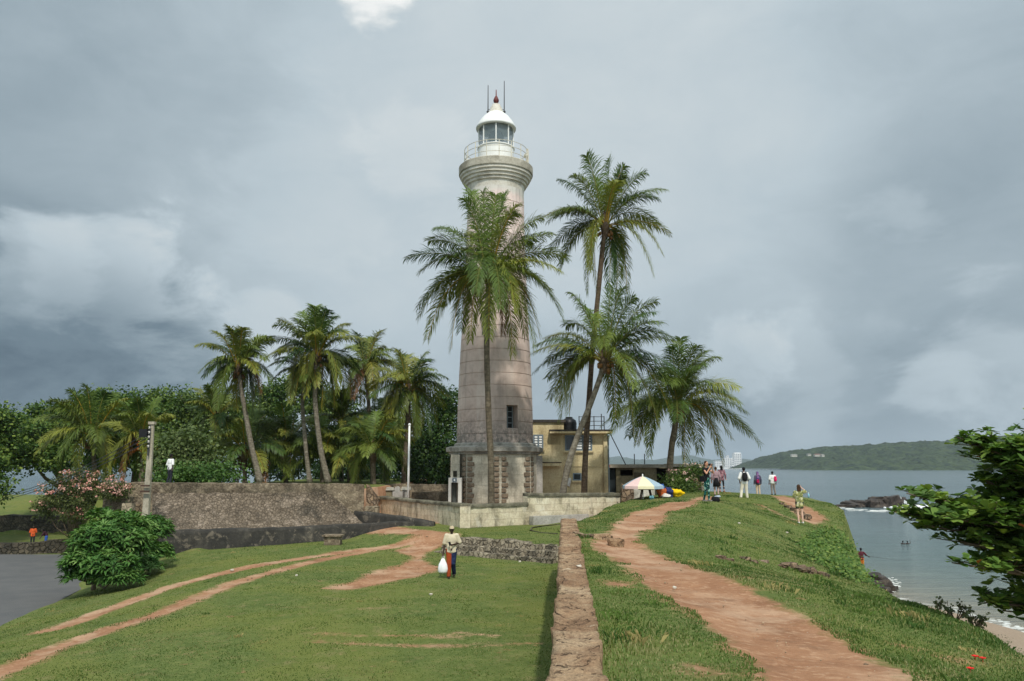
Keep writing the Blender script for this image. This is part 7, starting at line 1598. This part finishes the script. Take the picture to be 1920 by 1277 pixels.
# fisherman on the sea wall
p = at(1616, 1060, 60); w, J, s, R_ = person('fisherman in a maroon shirt and orange shorts standing on the narrow sea wall', (p.x, 60, -6.0), 1.66, 168, (66, 46, 36), dict(el_r=(-.34, -.05, 1.20), wr_r=(-.52, -.20, 1.08), an_l=(.05, .03, .08), an_r=(-.05, .03, .08)), shirt=cloth('maroon shirt', (84, 40, 48), .2), sleeve=.55, hem=.86, legs=cloth('orange shorts', (196, 110, 40), .2), leg_to=.44, leg_loose=.03, hair=HAIRB, group='people by the water')
a = world_(w, J['wr_r']); mb = MB(); c = at(1690, 1052, 62); mb.tube([a + Vector((-.25, -.05, .05)), a, a.lerp(c, .5) + Vector((0, 0, .03)), c], [.018, .016, .010, .004], 6); o = mb.build('fishing_rod', M['dark_metal']); tag(o, 'long thin fishing rod held out over the water by the fisherman', 'fishing rod')
for i, (px, lb) in enumerate([(1693, 'left swimmer with head and shoulders above the water'), (1701.5, 'right swimmer with one arm lifted from the water')]):
    q = at_z(px, 1020.5, SEA_Z); person(lb, (q.x, q.y, SEA_Z - 1.28), 1.70, 150, (44, 32, 26), dict(el_r=(-.34, -.1, 1.42), wr_r=(-.30, -.2, 1.60)) if i else None, hair=HAIRB, group='people by the water')
p = at(313, 905, 41.6); person('person in a white shirt and dark trousers walking along the top of the bastion', (p.x, 41.9, .62), 1.0 and 1.58, 150, (60, 44, 34), dict(el_r=(-.26, .05, 1.12), wr_r=(-.28, .08, .92), an_l=(.10, .08, .08)), shirt=WHITE, sleeve=.55, hem=.88, legs=cloth('dark trousers', (40, 42, 50)), leg_loose=.02, hair=HAIRB, group='people on the left')
p = at(61, 1012, 58); person('figure in an orange top and dark trousers standing behind the roadside wall', (p.x, 58, min(p.z, Hs(p.x, 58))), 1.45, 30, (60, 42, 34), dict(head=(0, -.06, 1.56)), shirt=cloth('orange top', (206, 92, 48), .2), sleeve=.5, hem=.84, legs=cloth('dark trousers', (40, 42, 50)), hair=HAIRB, group='people on the left')
p = at(87, 1006, 57); person('figure in dark clothes with a blue wrap bending beside the one in orange', (p.x, 57, min(p.z, Hs(p.x, 57))), 1.4, 300, (54, 40, 34), dict(head=(0, -.28, 1.42), neck=(0, -.2, 1.32), chest=(0, -.13, 1.16), sh_l=(.16, -.18, 1.27), sh_r=(-.16, -.18, 1.27), el_l=(.2, -.3, 1.05), el_r=(-.2, -.3, 1.05), wr_l=(.15, -.42, .85), wr_r=(-.15, -.42, .85)), shirt=cloth('dark maroon top', (60, 34, 44), .2), sleeve=.6, hem=.84, legs=cloth('blue wrap', (50, 84, 160), .2), leg_loose=.05, hair=HAIRB, group='people on the left')

# ------------------------------------------------------------------ the parasol and the hawker's goods
D = 44.0; g = at(1206, 936, D); gz = Hs(g.x, D); top = at(1205.5, 893, D); rim = at(1206, 911, D)
t = thing('parasol', 'faded beach parasol with pink, cream and blue panels over the hawker stall', 'parasol', (g.x, D, gz)); mb = MB(); ax = Vector((0, 0, 1)); R0 = 38.5 * D / F_PX; n = 8; rings = 6; hgt = top.z - rim.z
cols = [cloth('pink canvas', (220, 190, 184), .06), cloth('cream canvas', (222, 214, 178), .05), cloth('blue canvas', (152, 172, 182), .08), cloth('red canvas', (198, 124, 118), .08)]
order = [1, 2, 2, 3, 0, 1, 2, 0]
for k in range(n):
    a0_ = 2 * math.pi * k / n - math.pi / 2 - math.pi / n; V = []
    for j in range(rings + 1):
        f = j / rings; rr_ = R0 * f; z = top.z - hgt * (f ** 1.35)
        for i in range(5):
            u = i / 4; a = a0_ + u * 2 * math.pi / n; sagk = 1 - .06 * math.sin(u * math.pi) * f; V.append((g.x + math.cos(a) * rr_ * sagk, D + math.sin(a) * rr_ * sagk, z - .05 * math.sin(u * math.pi) * f * (1 - f)))
    for i in range(5):
        u = i / 4; a = a0_ + u * 2 * math.pi / n; sagk = 1 - .06 * math.sin(u * math.pi); V.append((g.x + math.cos(a) * R0 * sagk * 1.005, D + math.sin(a) * R0 * sagk * 1.005, top.z - hgt - .15))
    F = [(j * 5 + i, j * 5 + i + 1, (j + 1) * 5 + i + 1, (j + 1) * 5 + i) for j in range(rings + 1) for i in range(4)]; mb.add(V, F, order[k])
o = mb.build('canopy', cols, t, smooth=False); sm = o.modifiers.new('thick', 'SOLIDIFY'); sm.thickness = .012
mb = MB(); mb.tube([(g.x, D, gz - .2), (g.x, D, top.z)], .024, 8); mb.build('pole', M['white_paint'], t); mb = MB(); mb.ball((g.x, D, top.z + .04), (.04, .04, .09), 8, 6); mb.build('finial', M['white_paint'], t)
mb = MB()
for k in range(8): a = 2 * math.pi * k / 8 - math.pi / 2 - math.pi / 8; mb.tube([(g.x, D, top.z - .1), (g.x + math.cos(a) * R0 * .55, D + math.sin(a) * R0 * .55, top.z - hgt * .5 - .03)], .01, 4)
mb.build('ribs', M['white_paint'], t)
def gz_at(px, d): x = at(px, 930, d).x; return x, Hs(x, d)
x, z = gz_at(1211, 43.4); t = thing('hawker_table', 'small dark folding table under the parasol', 'table', (x, 43.4, z)); mb = MB()
mb.box(x - .38, x + .38, 43.1, 43.6, z + .52, z + .56); mb.build('table_top', cloth('dark board', (50, 42, 36)), t)
for sx in (-1, 1):
    for sy in (-1, 1): mb = MB(); mb.tube([(x + sx * .33, 43.35 + sy * .2, z - .1), (x + sx * .2, 43.35 + sy * .2, z + .52)], .035, 6); mb.build('leg', cloth('dark board', (50, 42, 36)), t)
GOODS = [(1202, 921, 43.3, (.13, .12, .16), (46, 40, 36), 'dark carved mask on the left of the hawker table', 'carving'), (1216, 921, 43.3, (.16, .12, .14), (30, 28, 30), 'black bundle on the right of the hawker table', 'bundle'),
    (1222, 930, 43.0, (.14, .12, .12), (96, 140, 150), 'pale blue bundle on the ground before the hawker table', 'bundle'), (1241, 926, 44.4, (.26, .2, .34), (176, 92, 48), 'orange brown cloth bundle right of the parasol', 'bundle'),
    (1248, 932, 44.0, (.24, .16, .12), (206, 200, 190), 'white cloth heap on the ground right of the parasol', 'bundle'), (1255, 925, 44.4, (.30, .2, .26), (44, 52, 92), 'navy bundle between the orange and the yellow goods', 'bundle'), (1266, 924, 44.6, (.42, .22, .24), (232, 190, 20), 'bright yellow inflatable or cloth heap at the end of the stall', 'bundle'),
    (1237, 914, 44.6, (.30, .05, .20), (58, 96, 160), 'blue cloth hanging at the right rim of the parasol', 'cloth')]
for i, (px, py, d, r, c, lb, cat) in enumerate(GOODS):
    p = at(px, py, d); z = p.z if i in (0, 1, 7) else Hs(p.x, d) + r[2] * .8
    if i in (0, 1): z = gz_at(1211, 43.4)[1] + .56 + r[2] * .7
    mb = MB(); rock_mesh(mb, (p.x, d, z), r, 40 + i, 18, 12, rough=.7, clamp=False); o = mb.build('hanging_cloth' if i == 7 else ('carved_mask' if i == 0 else 'cloth_bundle'), cloth('goods %d' % i, c, .25), smooth=True); tag(o, lb.replace('inflatable or ', ''), cat, 'goods at the hawker stall')
# bits of timber by the parasol rim
mb = MB(); a = at(1166, 908, 45.2); c = at(1175, 915, 45); mb.tube([a, c], .05, 6); o = mb.build('wooden_stake', M['bark']); tag(o, 'short dark stake leaning on the end post left of the parasol', 'stake')

# ------------------------------------------------------------------ stones on the rampart
g = ground(1126, 1010); t0 = Vector((g.x, g.y, g.z)); mb = MB(); rough_wall(mb, [(g.x - .17, g.y - .12, g.z + .10, g.z - .3), (g.x + .22, g.y - .12, g.z + .11, g.z - .3)], .30, .08, .02, 3, .08, 0, 51, .03); o = mb.build('stone_slab', M['parapet']); tag(o, 'flat pale slab set across the start of the rampart path', 'slab')
g = ground(1155, 1020); t = thing('stone_basin', 'hollowed brown stone beside the pale slab on the path', 'stone', (g.x, g.y, g.z)); mb = MB(); mb.lathe((g.x, g.y, g.z - .14), [(.12, 0), (.17, .08), (.185, .20), (.175, .25), (.13, .24), (.08, .17), (.01, .16)], 18)
for i in range(len(mb.v)): v = Vector(mb.v[i]); mb.v[i] = tuple(v + mn.noise_vector(v * 6) * .03)
mb.build('basin_body', M['parapet'], t, smooth=True)
mb = MB(); p = at_z(1090, 1008, -.05); rough_wall(mb, [(wall_left(p.y) + .35, p.y, Hs(p.x + .4, p.y) + .10, -.5), (p.x + .75, p.y + .05, Hs(p.x + .6, p.y) + .06, -.5)], .22, .08, .04, 3, .08, 0, 52, .08); o = mb.build('stone_threshold', M['rubble']); tag(o, 'broken stone threshold running from the parapet wall to the slab', 'stones')
BANKST = [(1345, 1046, .18), (1372, 1050, .15), (1396, 1052, .22), (1418, 1056, .2), (1440, 1058, .26), (1462, 1060, .24), (1480, 1064, .3), (1500, 1068, .38), (1522, 1072, .34), (1541, 1078, .26)]
BL = ['first stone showing in the eroded bank beside the path', 'second stone from the left in the eroded bank', 'small brown stone in the middle left of the eroded bank', 'pale brown stone at the middle of the eroded bank', 'rounded stone right of the middle of the eroded bank', 'grey brown stone left of the large ones in the eroded bank', 'pinkish stone adjoining the largest in the eroded bank', 'largest boulder in the eroded grass bank', 'large brown boulder just right of the largest in the bank', 'last boulder at the seaward end of the eroded bank']
for i, (px, py, r) in enumerate(BANKST):
    r *= .78
    g = ground(px, py); mb = MB(); rock_mesh(mb, (g.x + random.Random(i).uniform(-.1, .1), g.y + random.Random(i + 50).uniform(-.25, .25), g.z - r * .05), (r * random.Random(i + 9).uniform(.7, 1.2), r * .8, r * .55), 60 + i, rough=.6); o = mb.build('bank_stone', M['rubble']); tag(o, BL[i], 'stone', 'stones in the eroded bank')
for i, (px, py, r) in enumerate([(1466, 946, .14), (1478, 952, .17), (1490, 958, .24), (1500, 964, .2), (1512, 972, .24)]):
    g = ground(px, py); mb = MB(); rock_mesh(mb, (g.x, g.y, g.z + r * .2), (r * 1.4, r, r * .7), 80 + i, rough=.5); o = mb.build('path_stone', M['rubble']); tag(o, ['farthest stone along the far path edge', 'second farthest stone along the far path edge', 'middle stone along the far path edge', 'fourth stone along the far path edge, left of the woman', 'nearest stone along the far path edge, beside the woman in yellow green'][i], 'stone', 'stones edging the far path')
# table-like stone block before the blackened wall
p = at(624, 1015, 37.3); z = Hs(p.x, 37.2); t = thing('stone_block', 'low stone block with a thin slab top standing before the blackened wall', 'stone block', (p.x, 37.2, z)); mb = MB(); rough_wall(mb, [(p.x - .36, 37.1, z + .38, z - .2), (p.x + .36, 37.1, z + .38, z - .2)], .5, .1, .02, 3, .1, 0, 55, .02); mb.build('block', M['parapet_far'], t); mb = MB(); mb.box(p.x - .44, p.x + .44, 37.0, 37.7, z + .385, z + .45); mb.build('slab_top', M['parapet_far'], t)
# thin curved kerb on the upper lawn
mb = MB(); pts = [at_z(px, py, -1.42) for px, py in ((1046, 1001), (1015, 999), (994, 994), (998, 989), (1020, 986), (1052, 983))]; mb.tube(resample(pts, .4), .028, 6); o = mb.build('lawn_kerb', M['dark_ruin'], smooth=True); tag(o, 'thin curved dark kerb on the upper lawn by the parapet', 'kerb')

# ------------------------------------------------------------------ rocks and surf in the bay
M['wet_rock'] = stone('wet dark rock', [(34, 30, 27), (58, 50, 44), (92, 82, 70)], 1.2, bump=1.0, dist=.15); MATS['wet dark rock'].node_tree.nodes['Principled BSDF'].inputs['Roughness'].default_value = .5
q = at_z(1636, 951, SEA_Z); t = thing('reef_rock', 'long low dark rock rising from the sea with surf breaking at its end', 'rock', (q.x, q.y, SEA_Z)); mb = MB(); k = q.y * 1.0 / F_PX
for i, (px, w_, h_) in enumerate([(1590, 20, 5), (1606, 20, 8), (1622, 22, 11), (1636, 20, 13), (1648, 22, 14), (1660, 20, 17), (1672, 22, 18), (1684, 14, 18), (1690, 8, 14), (1577, 10, 3)]):
    rock_mesh(mb, (at(px, 951, q.y).x, q.y + (i % 3) * 1.2, SEA_Z), (w_ * k * .85, 3.2, h_ * k * 1.45), 100 + i, 18, 12, rough=.55)
mb.build('rock_mass', M['wet_rock'], t)
M['foam'] = plain('sea foam', (228, 231, 230), .9, .05, 2)
rnd = random.Random(4); mb = MB()
for i in range(150):
    a = rnd.random(); px = 1688 + 30 * a * rnd.random(); hh_ = (1 - a) * 18 * rnd.random(); c = at(px, 949 - hh_, q.y + rnd.uniform(-2, 2)); mb.ball(c, rnd.uniform(.05, .26) * (1.2 - hh_ / 25), 7, 5)
for i in range(90): c = at_z(1690 + rnd.gauss(14, 16), 950 + rnd.uniform(-2, 2.5), SEA_Z); mb.ball(c, (rnd.uniform(.3, 1.0), rnd.uniform(.4, 1.2), rnd.uniform(.12, .42)), 8, 5)
o = mb.build('sea_spray', M['foam'], smooth=True); tag(o, 'white spray and surf breaking at the right end of the reef rock', 'spray', None, 'stuff')
mb = MB(); rnd = random.Random(9)
for px, py, n in [(1572, 951, 12), (1600, 955, 16), (1640, 958, 30), (1665, 957, 26), (1590, 953, 8), (1696, 958, 20)]:
    for i in range(n): c = at_z(px + rnd.gauss(0, 12), py + rnd.gauss(0, .8), SEA_Z); mb.ball(c, (rnd.uniform(.3, 1.0), rnd.uniform(.2, .7), .05), 8, 4)
for i in range(60): c = at_z(1665 + rnd.gauss(0, 13), 1094 + rnd.gauss(0, 8), SEA_Z); mb.ball(c, (rnd.uniform(.08, .3), rnd.uniform(.06, .2), .03), 7, 4)
for i in range(45):
    f = rnd.random(); c = at_z(1770 + 160 * f + rnd.gauss(0, 4), 1139 + 44 * f + rnd.gauss(0, 2.6), SEA_Z); mb.ball(c, (rnd.uniform(.1, .4), rnd.uniform(.04, .14), .02), 7, 4)
o = mb.build('surf_foam', plain('thin surf', (198, 200, 195), .8, .1, 3), smooth=True); tag(o, 'thin foam on the water round the rocks and along the sand', 'foam', None, 'stuff')
BOUL = [(1640, 1083, .9), (1652, 1086, .8), (1634, 1096, 1.0), (1648, 1098, 1.1), (1660, 1095, .7), (1664, 1104, .9), (1674, 1102, .5), (1654, 1108, .9), (1644, 1110, 1.0)]
BB = ['topmost dark boulder against the sea wall foot', 'dark boulder right of the topmost at the sea wall foot', 'boulder half hidden by the grass edge below the sea wall', 'biggest dark boulder among those at the sea wall foot', 'small wet boulder in the wash right of the biggest one', 'low wet boulder nearest the sand', 'smallest outlying wet boulder farthest right in the wash', 'lower middle dark boulder of the sea wall heap', 'lowest left dark boulder behind the grass edge']
for i, (px, py, r) in enumerate(BOUL):
    c = at_z(px, py, SEA_Z + .1); mb = MB(); rock_mesh(mb, (c.x, c.y, SEA_Z), (r * .9, r * .8, r * .62), 120 + i, 16, 11, rough=.5); o = mb.build('shore_boulder', M['wet_rock']); tag(o, BB[i], 'boulder', 'boulders at the foot of the sea wall')

# ------------------------------------------------------------------ far buildings
M['far_white'] = plain('white hotel wall', (222, 222, 220), .7, .04, .05); M['far_win'] = plain('hotel windows', (96, 108, 120), .4, .1, .05)
M['far_cream'] = plain('far cream wall', (176, 172, 160), .8, .1, .1); D = 2500; k = D / F_PX; gzz = at(1365, 877, D).z
def far_block(mbw, mbn, px0, px1, pyt, pyb, dy, floors, bays):
    a, c = at(px0, pyt, D), at(px1, pyb, D); mbw.box(a.x, c.x, D + dy, D + dy + 22, c.z - 4, a.z)
    for f in range(floors):
        for i in range(bays):
            x0 = a.x + (c.x - a.x) * (i + .25) / bays; x1 = a.x + (c.x - a.x) * (i + .75) / bays; z0 = c.z + (a.z - c.z) * (f + .25) / floors; z1 = c.z + (a.z - c.z) * (f + .7) / floors; mbn.box(x0, x1, D + dy - .5, D + dy - .01, z0, z1)
t = thing('seaside_hotel', 'white multi storey hotel far across the bay', 'hotel', (at(1367, 877, D).x, D, gzz)); mbw, mbn = MB(), MB()
far_block(mbw, mbn, 1376, 1391, 850, 877, 0, 8, 4); far_block(mbw, mbn, 1358, 1376.1, 859, 877, 6, 5, 5); far_block(mbw, mbn, 1342, 1358.1, 864, 877, 10, 4, 5); far_block(mbw, mbn, 1364, 1368, 854, 860, 8, 2, 1); far_block(mbw, mbn, 1372, 1377, 862, 872, 3, 3, 2)
mbw.build('wall', M['far_white'], t); mbn.build('windows', M['far_win'], t); mb = MB(); a = at(1376, 848.5, D); c = at(1391, 850, D); mb.box(a.x + 3, c.x - 3, D + 3, D + 18, c.z + .02, a.z); mb.build('roof_block', M['far_white'], t)
def far_house(px0, px1, pyt, pyb, d, lb, roofc, name='hillside_house'):
    a, c = at(px0, pyt, d), at(px1, pyb, d); w = c.x - a.x; h = a.z - c.z; t = thing(name, lb, 'house', ((a.x + c.x) / 2, d, c.z), 'houses across the bay'); mb = MB(); mb.box(a.x, c.x, d, d + 9, c.z - 2.5, c.z + h * .62); mb.build('wall', M['far_cream'], t); mb = MB(); zb = c.z + h * .62; V = [(a.x - 1, d - 1, zb), (c.x + 1, d - 1, zb), (c.x + 1, d + 10, zb), (a.x - 1, d + 10, zb), (a.x + w * .2, d + 4.5, a.z), (c.x - w * .2, d + 4.5, a.z)]; mb.add(V, [(0, 1, 5, 4), (1, 2, 5), (2, 3, 4, 5), (3, 0, 4), (0, 1, 2, 3)]); mb.build('roof', roofc, t)
RG = plain('far grey roof', (150, 146, 140), .8, .1, .1); RR = plain('far red roof', (150, 98, 84), .8, .1, .1)
def hd(px, d0=1750):  return d0
for px0, px1, a, b_, d, lb, rc in [(1484, 1495, 851.5, 854.5, 1822, 'white house at the left end of the headland ridge', RG), (1515, 1521, 850.5, 853, 1830, 'smallest pale house on the headland slope', RG), (1528, 1540, 851, 854, 1825, 'long white house with a red roof on the headland', RR), (1541, 1546, 851.5, 854.5, 1818, 'pale house at the right of the group on the headland', RG), (1434, 1443, 872, 876, 2640, 'white shed at the water edge beyond the bay', RG), (1405, 1410, 872, 876, 2640, 'tiny pale building beside the hotel on the far shore', RG), (24, 32, 868, 873, 3700, 'white building on the far shore at left', RG), (44, 52, 869, 873, 3700, 'pale building on the far shore just right of the white one', RR)]: far_house(px0, px1, a, b_, d, lb, rc)

# ------------------------------------------------------------------ sea air
mb = MB(); mb.box(-9700, 9700, -3300, 9900, -40, 190)
m = bpy.data.materials.new('haze'); m.use_nodes = True; nt = m.node_tree; nt.nodes.clear(); out = nt.nodes.new('ShaderNodeOutputMaterial'); pv = nt.nodes.new('ShaderNodeVolumePrincipled'); pv.inputs['Color'].default_value = (.80, .91, 1.0, 1); pv.inputs['Density'].default_value = HAZE; pv.inputs['Anisotropy'].default_value = .2; nt.links.new(pv.outputs[0], out.inputs['Volume'])
o = mb.build('haze', m); tag(o, 'thin sea haze', None, None, 'stuff')
